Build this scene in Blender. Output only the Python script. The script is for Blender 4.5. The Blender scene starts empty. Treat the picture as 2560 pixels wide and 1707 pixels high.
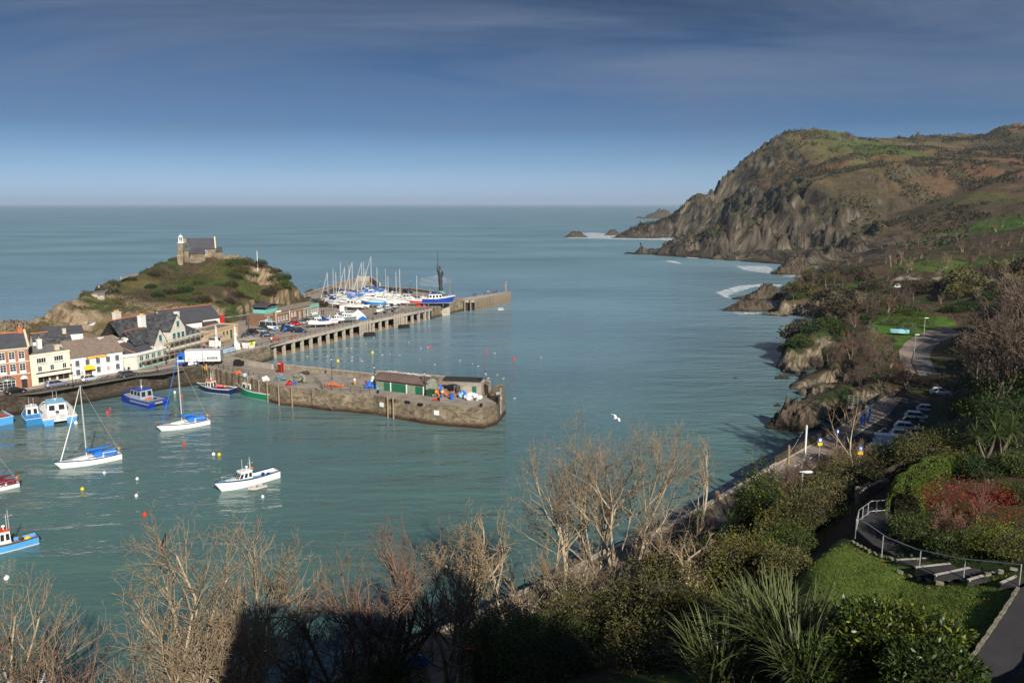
import bpy,math,random
import numpy as np
from mathutils import Vector,Matrix,noise as mnoise
from mathutils.geometry import delaunay_2d_cdt
R=math.radians
random.seed(7)
rng=np.random.default_rng(11)
SC=bpy.context.scene
COL=SC.collection
CAM_H=42.0
PITCH=R(9.8)
FPX=1991.0
cam_d=bpy.data.cameras.new('camera')
cam_d.sensor_width=36.0
cam_d.lens=36.0*FPX/2560.0
cam_d.clip_start=0.5
cam_d.clip_end=90000.0
cam=bpy.data.objects.new('camera',cam_d)
COL.objects.link(cam)
cam.location=(0,0,CAM_H)
cam.rotation_euler=(R(90)-PITCH,0,R(0))
SC.camera=cam
SUN_EL,SUN_AZ=31.0,156.0
to_sun=Vector((math.sin(R(SUN_AZ))*math.cos(R(SUN_EL)),math.cos(R(SUN_AZ))*math.cos(R(SUN_EL)),math.sin(R(SUN_EL))))
sun_d=bpy.data.lights.new('sun','SUN')
sun_d.energy=3.7
sun_d.angle=R(0.5)
sun_d.color=(1.0,0.93,0.82)
sun=bpy.data.objects.new('sun',sun_d)
COL.objects.link(sun)
sun.location=(60,-120,150)
sun.rotation_euler=(-to_sun).to_track_quat('-Z','Y').to_euler()
W=bpy.data.worlds.new('World')
SC.world=W
W.use_nodes=True
nt=W.node_tree
for n in list(nt.nodes):nt.nodes.remove(n)
def WN(t,**k):
 n=nt.nodes.new(t)
 for a,b in k.items():setattr(n,a,b)
 return n
w_out=WN('ShaderNodeOutputWorld')
w_bg=WN('ShaderNodeBackground')
w_bg.inputs['Strength'].default_value=0.074
sky=WN('ShaderNodeTexSky',sky_type='NISHITA',sun_disc=False)
sky.sun_elevation=R(SUN_EL)
sky.sun_rotation=R(SUN_AZ)
sky.altitude=0
sky.air_density=1.0
sky.dust_density=0.6
sky.ozone_density=4.0
tc=WN('ShaderNodeTexCoord')
sep=WN('ShaderNodeSeparateXYZ')
nt.links.new(tc.outputs['Generated'],sep.inputs[0])
er=WN('ShaderNodeValToRGB')
nt.links.new(sep.outputs['Z'],er.inputs[0])
els=er.color_ramp.elements
els[0].position=0.0;els[0].color=(0.53,0.70,1.18,1)
els[1].position=0.62;els[1].color=(0.15,0.18,0.25,1)
e=els.new(0.09);e.color=(0.200,0.275,0.415,1)
e=els.new(0.045);e.color=(0.34,0.455,0.70,1)
e=els.new(0.22);e.color=(0.125,0.155,0.205,1)
mul=WN('ShaderNodeMix',data_type='RGBA',blend_type='MULTIPLY')
mul.inputs[0].default_value=1.0
nt.links.new(sky.outputs[0],mul.inputs[6])
nt.links.new(er.outputs[0],mul.inputs[7])
dv=WN('ShaderNodeMath',operation='ADD');dv.inputs[1].default_value=0.12
nt.links.new(sep.outputs['Z'],dv.inputs[0])
dx=WN('ShaderNodeMath',operation='DIVIDE');nt.links.new(sep.outputs['X'],dx.inputs[0]);nt.links.new(dv.outputs[0],dx.inputs[1])
dy=WN('ShaderNodeMath',operation='DIVIDE');nt.links.new(sep.outputs['Y'],dy.inputs[0]);nt.links.new(dv.outputs[0],dy.inputs[1])
cb=WN('ShaderNodeCombineXYZ')
nt.links.new(dx.outputs[0],cb.inputs[0]);nt.links.new(dy.outputs[0],cb.inputs[1])
mp=WN('ShaderNodeMapping')
mp.inputs['Scale'].default_value=(0.55,1.05,1.0)
mp.inputs['Rotation'].default_value=(0,0,R(-14))
nt.links.new(cb.outputs[0],mp.inputs[0])
n1=WN('ShaderNodeTexNoise');n1.inputs['Scale'].default_value=0.9;n1.inputs['Detail'].default_value=7;n1.inputs['Roughness'].default_value=0.62;n1.inputs['Distortion'].default_value=0.7
nt.links.new(mp.outputs[0],n1.inputs['Vector'])
cr=WN('ShaderNodeValToRGB')
cr.color_ramp.elements[0].position=0.38;cr.color_ramp.elements[0].color=(0,0,0,1)
cr.color_ramp.elements[1].position=0.68;cr.color_ramp.elements[1].color=(1,1,1,1)
nt.links.new(n1.outputs[0],cr.inputs[0])
cm=WN('ShaderNodeMath',operation='MULTIPLY');cm.inputs[1].default_value=0.72
cf=WN('ShaderNodeMapRange');cf.inputs[1].default_value=.03;cf.inputs[2].default_value=.15;nt.links.new(sep.outputs['Z'],cf.inputs[0])
cq=WN('ShaderNodeMath',operation='MULTIPLY');nt.links.new(cr.outputs[0],cq.inputs[0]);nt.links.new(cf.outputs[0],cq.inputs[1])
nt.links.new(cq.outputs[0],cm.inputs[0])
cmix=WN('ShaderNodeMix',data_type='RGBA',blend_type='MIX')
nt.links.new(cm.outputs[0],cmix.inputs[0])
nt.links.new(mul.outputs[2],cmix.inputs[6])
cmix.inputs[7].default_value=(1.25,1.68,2.55,1)
nt.links.new(cmix.outputs[2],w_bg.inputs[0])
nt.links.new(w_bg.outputs[0],w_out.inputs[0])
SC.view_settings.view_transform='Standard'
SC.view_settings.look='None'
SC.view_settings.exposure=0.85
SC.view_settings.gamma=1.0
SC.view_settings.use_curve_mapping=False
SP,CP=math.sin(PITCH),math.cos(PITCH)
def P(px,py,z=0.0):
 """world point on height z seen at photo position (px, py)"""
 u,v=(px-1280)/FPX,(py-853.5)/FPX
 t=(CAM_H-z)/(SP+v*CP)
 return Vector((u*t,(CP-v*SP)*t,z))
def PD(px,py,Y):
 """world point at forward distance Y"""
 u,v=(px-1280)/FPX,(py-853.5)/FPX
 t=Y/(CP-v*SP)
 return Vector((u*t,Y,CAM_H-(SP+v*CP)*t))
def pxm(p):
 """pixels per metre at world point"""
 return FPX/(p.y*CP+(CAM_H-p.z)*SP)
def tag(o,label=None,cat=None,group=None,kind=None):
 if label:o['label']=label
 if cat:o['category']=cat
 if group:o['group']=group
 if kind:o['kind']=kind
 return o
def empty(name,loc=(0,0,0),rz=0.0,label=None,cat=None,group=None):
 o=bpy.data.objects.new(name,None)
 o.empty_display_size=0.3
 COL.objects.link(o)
 o.location=loc;o.rotation_euler=(0,0,rz)
 return tag(o,label,cat,group)
KIDS={}
def link(name,me,parent=None,loc=None,rot=None,scale=None):
 o=bpy.data.objects.new(name,me)
 COL.objects.link(o)
 if parent is not None:
  o.parent=parent
  KIDS.setdefault(parent.name,[]).append(o)
 if loc is not None:o.location=loc
 if rot is not None:o.rotation_euler=rot
 if scale is not None:o.scale=scale if hasattr(scale,'__len__')else(scale,)*3
 return o
def copy_tree(root,loc=None,rz=None,scale=None,label=None,group=None,remap=None,drop=None,parent=None):
 c=root.copy();COL.objects.link(c)
 if parent is not None:
  c.parent=parent
  KIDS.setdefault(parent.name,[]).append(c)
 if loc is not None:c.location=loc
 if rz is not None:c.rotation_euler=(c.rotation_euler[0],c.rotation_euler[1],rz)
 if scale is not None:c.scale=scale if hasattr(scale,'__len__')else(scale,)*3
 if label:c['label']=label
 if group:c['group']=group
 if remap and c.type=='MESH':recolor(c,remap)
 for ch in KIDS.get(root.name,[]):
  if drop and ch.name.split('.')[0]in drop:continue
  copy_tree(ch,remap=remap,drop=drop,parent=c)
 return c
REM={}
def recolor(o,remap):
 me=o.data
 if me is None:return
 hit=[m for m in me.materials if m and m.name in remap]
 if not hit:return
 key=(me.name,tuple(sorted((k,v.name)for k,v in remap.items()if k in[m.name for m in hit])))
 if key not in REM:
  nm=me.copy()
  for i,m in enumerate(nm.materials):
   if m and m.name in remap:nm.materials[i]=remap[m.name]
  REM[key]=nm
 o.data=REM[key]
MATS={}
def mat(name,col,rough=0.75,var=0.18,scale=1.5,bump=0.0,bscale=None,metal=0.0,spec=0.3,col2=None,island=0.0,trans=0.0,detail=5,coat=0.0,thr=None):
 if name in MATS:return MATS[name]
 m=bpy.data.materials.new(name);MATS[name]=m
 m.use_nodes=True
 t=m.node_tree;N=t.nodes;L=t.links
 b=N['Principled BSDF']
 b.inputs['Roughness'].default_value=rough
 b.inputs['Metallic'].default_value=metal
 b.inputs['Specular IOR Level'].default_value=spec
 b.inputs['Coat Weight'].default_value=coat
 c1=tuple(max(0,x*(1-var))for x in col)+(1,)
 c2=tuple(x for x in(col2 if col2 else tuple(min(1,x*(1+var))for x in col)))+(1,)
 if var==0 and col2 is None and not bump and not island:
  b.inputs['Base Color'].default_value=tuple(col)+(1,)
  return m
 co=N.new('ShaderNodeTexCoord')
 no=N.new('ShaderNodeTexNoise');no.inputs['Scale'].default_value=scale;no.inputs['Detail'].default_value=detail;no.inputs['Roughness'].default_value=0.62
 L.new(co.outputs['Object'],no.inputs['Vector'])
 r=N.new('ShaderNodeValToRGB')
 lo,hi=thr if thr else(0.32,0.68)
 r.color_ramp.elements[0].position=lo;r.color_ramp.elements[1].position=hi
 r.color_ramp.elements[0].color=c1;r.color_ramp.elements[1].color=c2
 L.new(no.outputs[0],r.inputs[0])
 src=r.outputs[0]
 if island:
  g=N.new('ShaderNodeNewGeometry')
  mr=N.new('ShaderNodeMapRange');mr.inputs[3].default_value=1-island;mr.inputs[4].default_value=1+island
  L.new(g.outputs['Random Per Island'],mr.inputs[0])
  mx=N.new('ShaderNodeMix');mx.data_type='RGBA';mx.blend_type='MULTIPLY';mx.inputs[0].default_value=1
  L.new(src,mx.inputs[6]);L.new(mr.outputs[0],mx.inputs[7]);src=mx.outputs[2]
 L.new(src,b.inputs['Base Color'])
 if bump:
  n2=N.new('ShaderNodeTexNoise');n2.inputs['Scale'].default_value=bscale or scale*4;n2.inputs['Detail'].default_value=5
  L.new(co.outputs['Object'],n2.inputs['Vector'])
  bp=N.new('ShaderNodeBump');bp.inputs['Strength'].default_value=1.0;bp.inputs['Distance'].default_value=bump
  L.new(n2.outputs[0],bp.inputs['Height']);L.new(bp.outputs[0],b.inputs['Normal'])
 if trans:
  b.inputs['Subsurface Weight'].default_value=0
  tr=N.new('ShaderNodeBsdfTranslucent');L.new(src,tr.inputs['Color'])
  ms=N.new('ShaderNodeMixShader');ms.inputs[0].default_value=trans
  L.new(b.outputs[0],ms.inputs[1]);L.new(tr.outputs[0],ms.inputs[2])
  L.new(ms.outputs[0],N['Material Output'].inputs['Surface'])
 return m
def stone_mat(name,ca,cb_,mortar,sx=2.2,sz=3.4,bump=0.06,stain=None):
 """rubble masonry: stretched voronoi cells with recessed joints"""
 if name in MATS:return MATS[name]
 m=bpy.data.materials.new(name);MATS[name]=m
 m.use_nodes=True
 t=m.node_tree;N=t.nodes;L=t.links;b=N['Principled BSDF']
 b.inputs['Roughness'].default_value=0.9;b.inputs['Specular IOR Level'].default_value=0.15
 co=N.new('ShaderNodeNewGeometry')
 mp=N.new('ShaderNodeMapping');mp.inputs['Scale'].default_value=(sx,sx,sz)
 L.new(co.outputs['Position'],mp.inputs[0])
 v=N.new('ShaderNodeTexVoronoi');v.inputs['Scale'].default_value=1.0;v.inputs['Randomness'].default_value=0.9
 L.new(mp.outputs[0],v.inputs['Vector'])
 ve=N.new('ShaderNodeTexVoronoi');ve.feature='DISTANCE_TO_EDGE';ve.inputs['Randomness'].default_value=0.9
 L.new(mp.outputs[0],ve.inputs['Vector'])
 sp=N.new('ShaderNodeSeparateColor');L.new(v.outputs['Color'],sp.inputs[0])
 mx=N.new('ShaderNodeMix');mx.data_type='RGBA'
 mx.inputs[6].default_value=ca+(1,);mx.inputs[7].default_value=cb_+(1,)
 L.new(sp.outputs[0],mx.inputs[0])
 no=N.new('ShaderNodeTexNoise');no.inputs['Scale'].default_value=0.35;no.inputs['Detail'].default_value=6
 L.new(co.outputs['Position'],no.inputs['Vector'])
 rr=N.new('ShaderNodeMapRange');rr.inputs[1].default_value=0.3;rr.inputs[2].default_value=0.7;rr.inputs[3].default_value=0.6;rr.inputs[4].default_value=1.35
 L.new(no.outputs[0],rr.inputs[0])
 m2=N.new('ShaderNodeMix');m2.data_type='RGBA';m2.blend_type='MULTIPLY';m2.inputs[0].default_value=1
 L.new(mx.outputs[2],m2.inputs[6]);L.new(rr.outputs[0],m2.inputs[7])
 jr=N.new('ShaderNodeMapRange');jr.inputs[1].default_value=0.0;jr.inputs[2].default_value=0.07
 L.new(ve.outputs['Distance'],jr.inputs[0])
 m3=N.new('ShaderNodeMix');m3.data_type='RGBA'
 m3.inputs[6].default_value=mortar+(1,)
 L.new(jr.outputs[0],m3.inputs[0]);L.new(m2.outputs[2],m3.inputs[7])
 src=m3.outputs[2]
 if stain:
  sz_=N.new('ShaderNodeSeparateXYZ');L.new(co.outputs['Position'],sz_.inputs[0])
  ad=N.new('ShaderNodeMath');ad.operation='MULTIPLY_ADD';L.new(no.outputs[0],ad.inputs[0]);ad.inputs[1].default_value=-1.6
  L.new(sz_.outputs[2],ad.inputs[2])
  sr=N.new('ShaderNodeMapRange');sr.inputs[1].default_value=-0.55;sr.inputs[2].default_value=0.35
  L.new(ad.outputs[0],sr.inputs[0])
  m4=N.new('ShaderNodeMix');m4.data_type='RGBA';m4.inputs[6].default_value=stain+(1,)
  L.new(sr.outputs[0],m4.inputs[0]);L.new(src,m4.inputs[7]);src=m4.outputs[2]
 L.new(src,b.inputs['Base Color'])
 mr=N.new('ShaderNodeMapRange');mr.inputs[1].default_value=0;mr.inputs[2].default_value=0.25
 L.new(ve.outputs['Distance'],mr.inputs[0])
 n5=N.new('ShaderNodeTexNoise');n5.inputs['Scale'].default_value=4;n5.inputs['Detail'].default_value=4
 L.new(co.outputs['Position'],n5.inputs['Vector'])
 ad2=N.new('ShaderNodeMath');ad2.operation='ADD';L.new(mr.outputs[0],ad2.inputs[0]);L.new(n5.outputs[0],ad2.inputs[1])
 bp=N.new('ShaderNodeBump');bp.inputs['Distance'].default_value=bump
 L.new(ad2.outputs[0],bp.inputs['Height']);L.new(bp.outputs[0],b.inputs['Normal'])
 return m
class MB:
 def __init__(s):s.v=[];s.f=[];s.m=[];s.mi=0
 def mat(s,i):s.mi=i;return s
 def add(s,vs,fs):
  o=len(s.v)
  s.v.extend([tuple(v)for v in vs])
  for f in fs:s.f.append(tuple(i+o for i in f));s.m.append(s.mi)
  return s
 def box(s,c,d,rz=0.0,rx=0.0,ry=0.0,taper=1.0):
  x,y,z=d[0]/2,d[1]/2,d[2]/2
  M=Matrix.Rotation(rz,3,'Z')@Matrix.Rotation(ry,3,'Y')@Matrix.Rotation(rx,3,'X')
  vs=[]
  for sz in(-1,1):
   k=taper if sz>0 else 1
   for sx,sy in((-1,-1),(1,-1),(1,1),(-1,1)):
    vs.append(M@Vector((sx*x*k,sy*y*k,sz*z))+Vector(c))
  return s.add(vs,[(3,2,1,0),(4,5,6,7),(0,1,5,4),(1,2,6,5),(2,3,7,6),(3,0,4,7)])
 def b2(s,x0,x1,y0,y1,z0,z1):return s.box(((x0+x1)/2,(y0+y1)/2,(z0+z1)/2),(abs(x1-x0),abs(y1-y0),abs(z1-z0)))
 def prism(s,poly,z0,z1):
  """vertical prism over xy polygon (ccw)"""
  n=len(poly)
  z0=z0 if hasattr(z0,'__len__')else[z0]*n;z1=z1 if hasattr(z1,'__len__')else[z1]*n
  vs=[(p[0],p[1],z0[i])for i,p in enumerate(poly)]+[(p[0],p[1],z1[i])for i,p in enumerate(poly)]
  fs=[tuple(range(n-1,-1,-1)),tuple(range(n,2*n))]
  fs+=[(i,(i+1)%n,n+(i+1)%n,n+i)for i in range(n)]
  return s.add(vs,fs)
 def ext(s,prof,x0,x1,axis='x'):
  """extrude a profile; axis x: profile in (y,z); axis y: profile in (x,z)"""
  n=len(prof)
  if axis=='x':
   vs=[(x0,a,b)for a,b in prof]+[(x1,a,b)for a,b in prof]
  else:
   vs=[(a,x0,b)for a,b in prof]+[(a,x1,b)for a,b in prof]
  fs=[tuple(range(n)),tuple(range(2*n-1,n-1,-1))]+[(i,n+i,n+(i+1)%n,(i+1)%n)for i in range(n)]
  return s.add(vs,fs)
 def tube(s,pts,r,n=6,cap=True):
  pts=[Vector(p)for p in pts]
  rs=r if hasattr(r,'__len__')else[r]*len(pts)
  o=[];up=Vector((0,0,1));fs=[]
  for i,p in enumerate(pts):
   d=(pts[min(i+1,len(pts)-1)]-pts[max(i-1,0)]).normalized()
   a=d.cross(up)
   if a.length<0.05:a=d.cross(Vector((1,0,0)))
   a.normalize();b=d.cross(a)
   for k in range(n):
    t=2*math.pi*k/n
    o.append(p+(a*math.cos(t)+b*math.sin(t))*rs[i])
  for i in range(len(pts)-1):
   for k in range(n):
    fs.append((i*n+k,i*n+(k+1)%n,(i+1)*n+(k+1)%n,(i+1)*n+k))
  if cap:fs+=[tuple(range(n-1,-1,-1)),tuple(range((len(pts)-1)*n,len(pts)*n))]
  return s.add(o,fs)
 def cyl(s,c,r,h,n=10,r2=None):
  c=Vector(c)
  return s.tube([c,c+Vector((0,0,h))],[r,r if r2 is None else r2],n)
 def ball(s,c,r,n=8,m=5,sc=(1,1,1)):
  vs=[];fs=[]
  for j in range(m+1):
   ph=math.pi*j/m
   for k in range(n):
    t=2*math.pi*k/n
    vs.append((c[0]+r*sc[0]*math.sin(ph)*math.cos(t),c[1]+r*sc[1]*math.sin(ph)*math.sin(t),c[2]+r*sc[2]*math.cos(ph)))
  for j in range(m):
   for k in range(n):fs.append((j*n+k,(j+1)*n+k,(j+1)*n+(k+1)%n,j*n+(k+1)%n))
  return s.add(vs,fs)
 def loft(s,rings,closed=True,caps=True):
  n=len(rings[0]);vs=[p for r_ in rings for p in r_];fs=[]
  for i in range(len(rings)-1):
   for k in range(n if closed else n-1):
    fs.append((i*n+k,i*n+(k+1)%n,(i+1)*n+(k+1)%n,(i+1)*n+k))
  if caps:fs+=[tuple(range(n-1,-1,-1)),tuple(range((len(rings)-1)*n,len(rings)*n))]
  return s.add(vs,fs)
 def mesh(s,name,mats,smooth=False):
  me=bpy.data.meshes.new(name)
  me.from_pydata(s.v,[],s.f)
  for m in(mats if isinstance(mats,(list,tuple))else[mats]):me.materials.append(m)
  me.polygons.foreach_set('material_index',s.m)
  if smooth:me.polygons.foreach_set('use_smooth',[True]*len(s.f))
  me.update()
  return me
 def build(s,name,mats,parent=None,loc=None,rot=None,smooth=False):
  return link(name,s.mesh(name,mats,smooth),parent,loc,rot)
def npmesh(name,V,F,mats,smooth=False,mi=None):
 """V (n,3), F (m,k) constant k"""
 me=bpy.data.meshes.new(name)
 V=np.ascontiguousarray(V,dtype=np.float32);F=np.ascontiguousarray(F,dtype=np.int32)
 m,k=F.shape
 me.vertices.add(len(V));me.vertices.foreach_set('co',V.ravel())
 me.loops.add(m*k);me.loops.foreach_set('vertex_index',F.ravel())
 me.polygons.add(m);me.polygons.foreach_set('loop_start',np.arange(0,m*k,k,dtype=np.int32))
 for q in(mats if isinstance(mats,(list,tuple))else[mats]):me.materials.append(q)
 if mi is not None:me.polygons.foreach_set('material_index',np.asarray(mi,dtype=np.int32))
 if smooth:me.polygons.foreach_set('use_smooth',np.ones(m,dtype=bool))
 me.update(calc_edges=True)
 return me
def _hash(ix,iy,seed):
 h=(ix.astype(np.int64)*374761393+iy.astype(np.int64)*668265263+seed*1442695041)&0xffffffff
 h=((h^(h>>13))*1274126177)&0xffffffff
 h=h^(h>>16)
 return(h&0xffffff)/float(0xffffff)
def vn(x,y,seed=0):
 x=np.asarray(x,dtype=float);y=np.asarray(y,dtype=float)
 ix,iy=np.floor(x),np.floor(y);fx,fy=x-ix,y-iy
 fx=fx*fx*fx*(fx*(fx*6-15)+10);fy=fy*fy*fy*(fy*(fy*6-15)+10)
 a=_hash(ix,iy,seed);b=_hash(ix+1,iy,seed);c=_hash(ix,iy+1,seed);d=_hash(ix+1,iy+1,seed)
 return(a*(1-fx)+b*fx)*(1-fy)+(c*(1-fx)+d*fx)*fy
def fbm(x,y,seed=0,o=5,g=0.5):
 s=0;a=1;t=0
 for i in range(o):
  s=s+a*vn(x*2**i+17.3*i,y*2**i-9.1*i,seed+i);t+=a;a*=g
 return s/t
def ridged(x,y,seed=0,o=4,g=0.55):
 s=0;a=1;t=0
 for i in range(o):
  s=s+a*(1-np.abs(2*vn(x*2**i+5.7*i,y*2**i+3.3*i,seed+i)-1));t+=a;a*=g
 return s/t
def tin(pts,X,Y,fill=-8.0):
 """heights on a grid from surveyed points (triangulated)"""
 vs=[Vector((p[0],p[1]))for p in pts];zs=[p[2]for p in pts]
 ov,oe,of,ovi,_,_=delaunay_2d_cdt(vs,[],[],0,0.01,True)
 zz=[zs[o[0]]for o in ovi]
 Z=np.full(X.shape,fill)
 for f in of:
  (ax,ay),(bx,by),(cx,cy)=[ov[i]for i in f]
  za,zb,zc=[zz[i]for i in f]
  i0=max(0,int(np.searchsorted(X[0],min(ax,bx,cx))-1));i1=min(X.shape[1],int(np.searchsorted(X[0],max(ax,bx,cx))+1))
  j0=max(0,int(np.searchsorted(Y[:,0],min(ay,by,cy))-1));j1=min(X.shape[0],int(np.searchsorted(Y[:,0],max(ay,by,cy))+1))
  if i1<=i0 or j1<=j0:continue
  x=X[j0:j1,i0:i1];y=Y[j0:j1,i0:i1]
  d=(by-cy)*(ax-cx)+(cx-bx)*(ay-cy)
  if abs(d)<1e-9:continue
  l1=((by-cy)*(x-cx)+(cx-bx)*(y-cy))/d
  l2=((cy-ay)*(x-cx)+(ax-cx)*(y-cy))/d
  l3=1-l1-l2
  k=(l1>=-1e-6)&(l2>=-1e-6)&(l3>=-1e-6)
  Z[j0:j1,i0:i1][k]=(l1*za+l2*zb+l3*zc)[k]
 return Z
def blur(Z,n=1):
 for _ in range(n):
  Q=np.pad(Z,1,mode='edge')
  Z=(Q[:-2,1:-1]+Q[2:,1:-1]+Q[1:-1,:-2]+Q[1:-1,2:]+4*Q[1:-1,1:-1])/8
 return Z
def steep(Z,dx):
 gy,gx=np.gradient(Z,dx)
 return np.sqrt(gx*gx+gy*gy)
class Ground:
 def __init__(s,x0,x1,y0,y1,dx):
  s.xs=np.arange(x0,x1+dx*.5,dx);s.ys=np.arange(y0,y1+dx*.5,dx);s.dx=dx
  s.X,s.Y=np.meshgrid(s.xs,s.ys);s.Z=None
 def h(s,x,y):
  fx=(x-s.xs[0])/s.dx;fy=(y-s.ys[0])/s.dx
  i=int(min(max(fx,0),len(s.xs)-2));j=int(min(max(fy,0),len(s.ys)-2))
  fx-=i;fy-=j
  Z=s.Z
  return float((Z[j,i]*(1-fx)+Z[j,i+1]*fx)*(1-fy)+(Z[j+1,i]*(1-fx)+Z[j+1,i+1]*fx)*fy)
 def hv(s,x,y):
  fx=np.clip((x-s.xs[0])/s.dx,0,len(s.xs)-1.001);fy=np.clip((y-s.ys[0])/s.dx,0,len(s.ys)-1.001)
  i=fx.astype(int);j=fy.astype(int);fx=fx-i;fy=fy-j;Z=s.Z
  return(Z[j,i]*(1-fx)+Z[j,i+1]*fx)*(1-fy)+(Z[j+1,i]*(1-fx)+Z[j+1,i+1]*fx)*fy
 def build(s,name,m,col,zmin=-3.0,jx=None,jy=None):
  ny,nx=s.Z.shape
  X=s.X+(jx if jx is not None else 0);Y=s.Y+(jy if jy is not None else 0)
  V=np.stack([X,Y,s.Z],-1).reshape(-1,3)
  idx=np.arange(ny*nx).reshape(ny,nx)
  F=np.stack([idx[:-1,:-1],idx[:-1,1:],idx[1:,1:],idx[1:,:-1]],-1).reshape(-1,4)
  zf=V[:,2][F].max(1)
  F=F[zf>zmin]
  used=np.unique(F);rm=np.zeros(len(V),dtype=np.int64);rm[used]=np.arange(len(used))
  me=npmesh(name,V[used],rm[F],m,smooth=True)
  at=me.color_attributes.new('cover','FLOAT_COLOR','POINT')
  c=np.concatenate([col.reshape(-1,3)[used],np.ones((len(used),1))],1).astype(np.float32)
  at.data.foreach_set('color',c.ravel())
  o=link(name,me)
  tag(o,kind='structure')
  return o
def terrain_mat(name,ra,rb,s0=0.62,s1=0.80,cell=0.12,bump=0.5,fine=1.0,wet=1.2,vegbump=0.25,low=4.0):
 """rock on steep faces, cover colour (vertex attribute) elsewhere, dark wet band at the tide line"""
 m=bpy.data.materials.new(name);m.use_nodes=True
 t=m.node_tree;N=t.nodes;L=t.links;b=N['Principled BSDF']
 b.inputs['Roughness'].default_value=0.92;b.inputs['Specular IOR Level'].default_value=0.12
 g=N.new('ShaderNodeNewGeometry')
 sx=N.new('ShaderNodeSeparateXYZ');L.new(g.outputs['Normal'],sx.inputs[0])
 px=N.new('ShaderNodeSeparateXYZ');L.new(g.outputs['Position'],px.inputs[0])
 n1=N.new('ShaderNodeTexNoise');n1.inputs['Scale'].default_value=cell;n1.inputs['Detail'].default_value=8;n1.inputs['Roughness'].default_value=0.65
 L.new(g.outputs['Position'],n1.inputs['Vector'])
 ad=N.new('ShaderNodeMath');ad.operation='MULTIPLY_ADD';ad.inputs[1].default_value=0.55
 lw=N.new('ShaderNodeMapRange');lw.inputs[1].default_value=0;lw.inputs[2].default_value=low;lw.inputs[3].default_value=-.5;lw.inputs[4].default_value=0;L.new(px.outputs[2],lw.inputs[0])
 la=N.new('ShaderNodeMath');L.new(sx.outputs[2],la.inputs[0]);L.new(lw.outputs[0],la.inputs[1])
 L.new(n1.outputs[0],ad.inputs[0]);L.new(la.outputs[0],ad.inputs[2])
 mr=N.new('ShaderNodeMapRange');mr.inputs[1].default_value=s0+0.27;mr.inputs[2].default_value=s1+0.27
 L.new(ad.outputs[0],mr.inputs[0])
 mp=N.new('ShaderNodeMapping');mp.vector_type='TEXTURE';mp.inputs['Rotation'].default_value=(R(14),R(-56),R(20));mp.inputs['Scale'].default_value=(2.6*.12/cell,2.6*.12/cell,.32*.12/cell)
 L.new(g.outputs['Position'],mp.inputs[0])
 n2=N.new('ShaderNodeTexNoise');n2.inputs['Scale'].default_value=0.22;n2.inputs['Detail'].default_value=7;n2.inputs['Roughness'].default_value=0.6;n2.inputs['Distortion'].default_value=0.6
 L.new(mp.outputs[0],n2.inputs['Vector'])
 rr=N.new('ShaderNodeValToRGB')
 E=rr.color_ramp.elements
 E[0].position=0.33;E[0].color=tuple(x*0.45 for x in ra)+(1,)
 E[1].position=0.70;E[1].color=rb+(1,)
 e=E.new(0.45);e.color=ra+(1,)
 L.new(n2.outputs[0],rr.inputs[0])
 at=N.new('ShaderNodeAttribute');at.attribute_name='cover'
 n3=N.new('ShaderNodeTexNoise');n3.inputs['Scale'].default_value=0.9*fine;n3.inputs['Detail'].default_value=9;n3.inputs['Roughness'].default_value=0.72
 L.new(g.outputs['Position'],n3.inputs['Vector'])
 vr=N.new('ShaderNodeMapRange');vr.inputs[1].default_value=0.3;vr.inputs[2].default_value=0.7;vr.inputs[3].default_value=0.55;vr.inputs[4].default_value=1.45
 L.new(n3.outputs[0],vr.inputs[0])
 vm=N.new('ShaderNodeMix');vm.data_type='RGBA';vm.blend_type='MULTIPLY';vm.inputs[0].default_value=1
 L.new(at.outputs['Color'],vm.inputs[6]);L.new(vr.outputs[0],vm.inputs[7])
 mx=N.new('ShaderNodeMix');mx.data_type='RGBA'
 L.new(mr.outputs[0],mx.inputs[0]);L.new(rr.outputs[0],mx.inputs[6]);L.new(vm.outputs[2],mx.inputs[7])
 wa=N.new('ShaderNodeMath');wa.operation='MULTIPLY_ADD';wa.inputs[1].default_value=-3.0
 L.new(n1.outputs[0],wa.inputs[0]);L.new(px.outputs[2],wa.inputs[2])
 wr=N.new('ShaderNodeMapRange');wr.inputs[1].default_value=-1.5;wr.inputs[2].default_value=-1.5+wet
 L.new(wa.outputs[0],wr.inputs[0])
 mw=N.new('ShaderNodeMix');mw.data_type='RGBA';mw.inputs[6].default_value=(0.028,0.024,0.018,1)
 L.new(wr.outputs[0],mw.inputs[0]);L.new(mx.outputs[2],mw.inputs[7])
 L.new(mw.outputs[2],b.inputs['Base Color'])
 s_=N.new('ShaderNodeMix');s_.data_type='FLOAT'
 L.new(mr.outputs[0],s_.inputs[0])
 k1=N.new('ShaderNodeMath');k1.operation='MULTIPLY';k1.inputs[1].default_value=bump;L.new(n2.outputs[0],k1.inputs[0])
 k2=N.new('ShaderNodeMath');k2.operation='MULTIPLY';k2.inputs[1].default_value=vegbump;L.new(n3.outputs[0],k2.inputs[0])
 L.new(k1.outputs[0],s_.inputs[2]);L.new(k2.outputs[0],s_.inputs[3])
 bp=N.new('ShaderNodeBump');bp.inputs['Distance'].default_value=1.0;bp.inputs['Strength'].default_value=1.0
 L.new(s_.outputs[0],bp.inputs['Height']);L.new(bp.outputs[0],b.inputs['Normal'])
 return m
GRASS=np.array([0.055,0.085,0.018]);DRY=np.array([0.15,0.125,0.055]);BRACK=np.array([0.150,0.084,0.044])
SCRUB=np.array([0.068,0.050,0.030]);DKGREEN=np.array([0.028,0.040,0.014]);EARTH=np.array([0.075,0.052,0.032]);BRIGHT=np.array([0.062,0.125,0.018])
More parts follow.
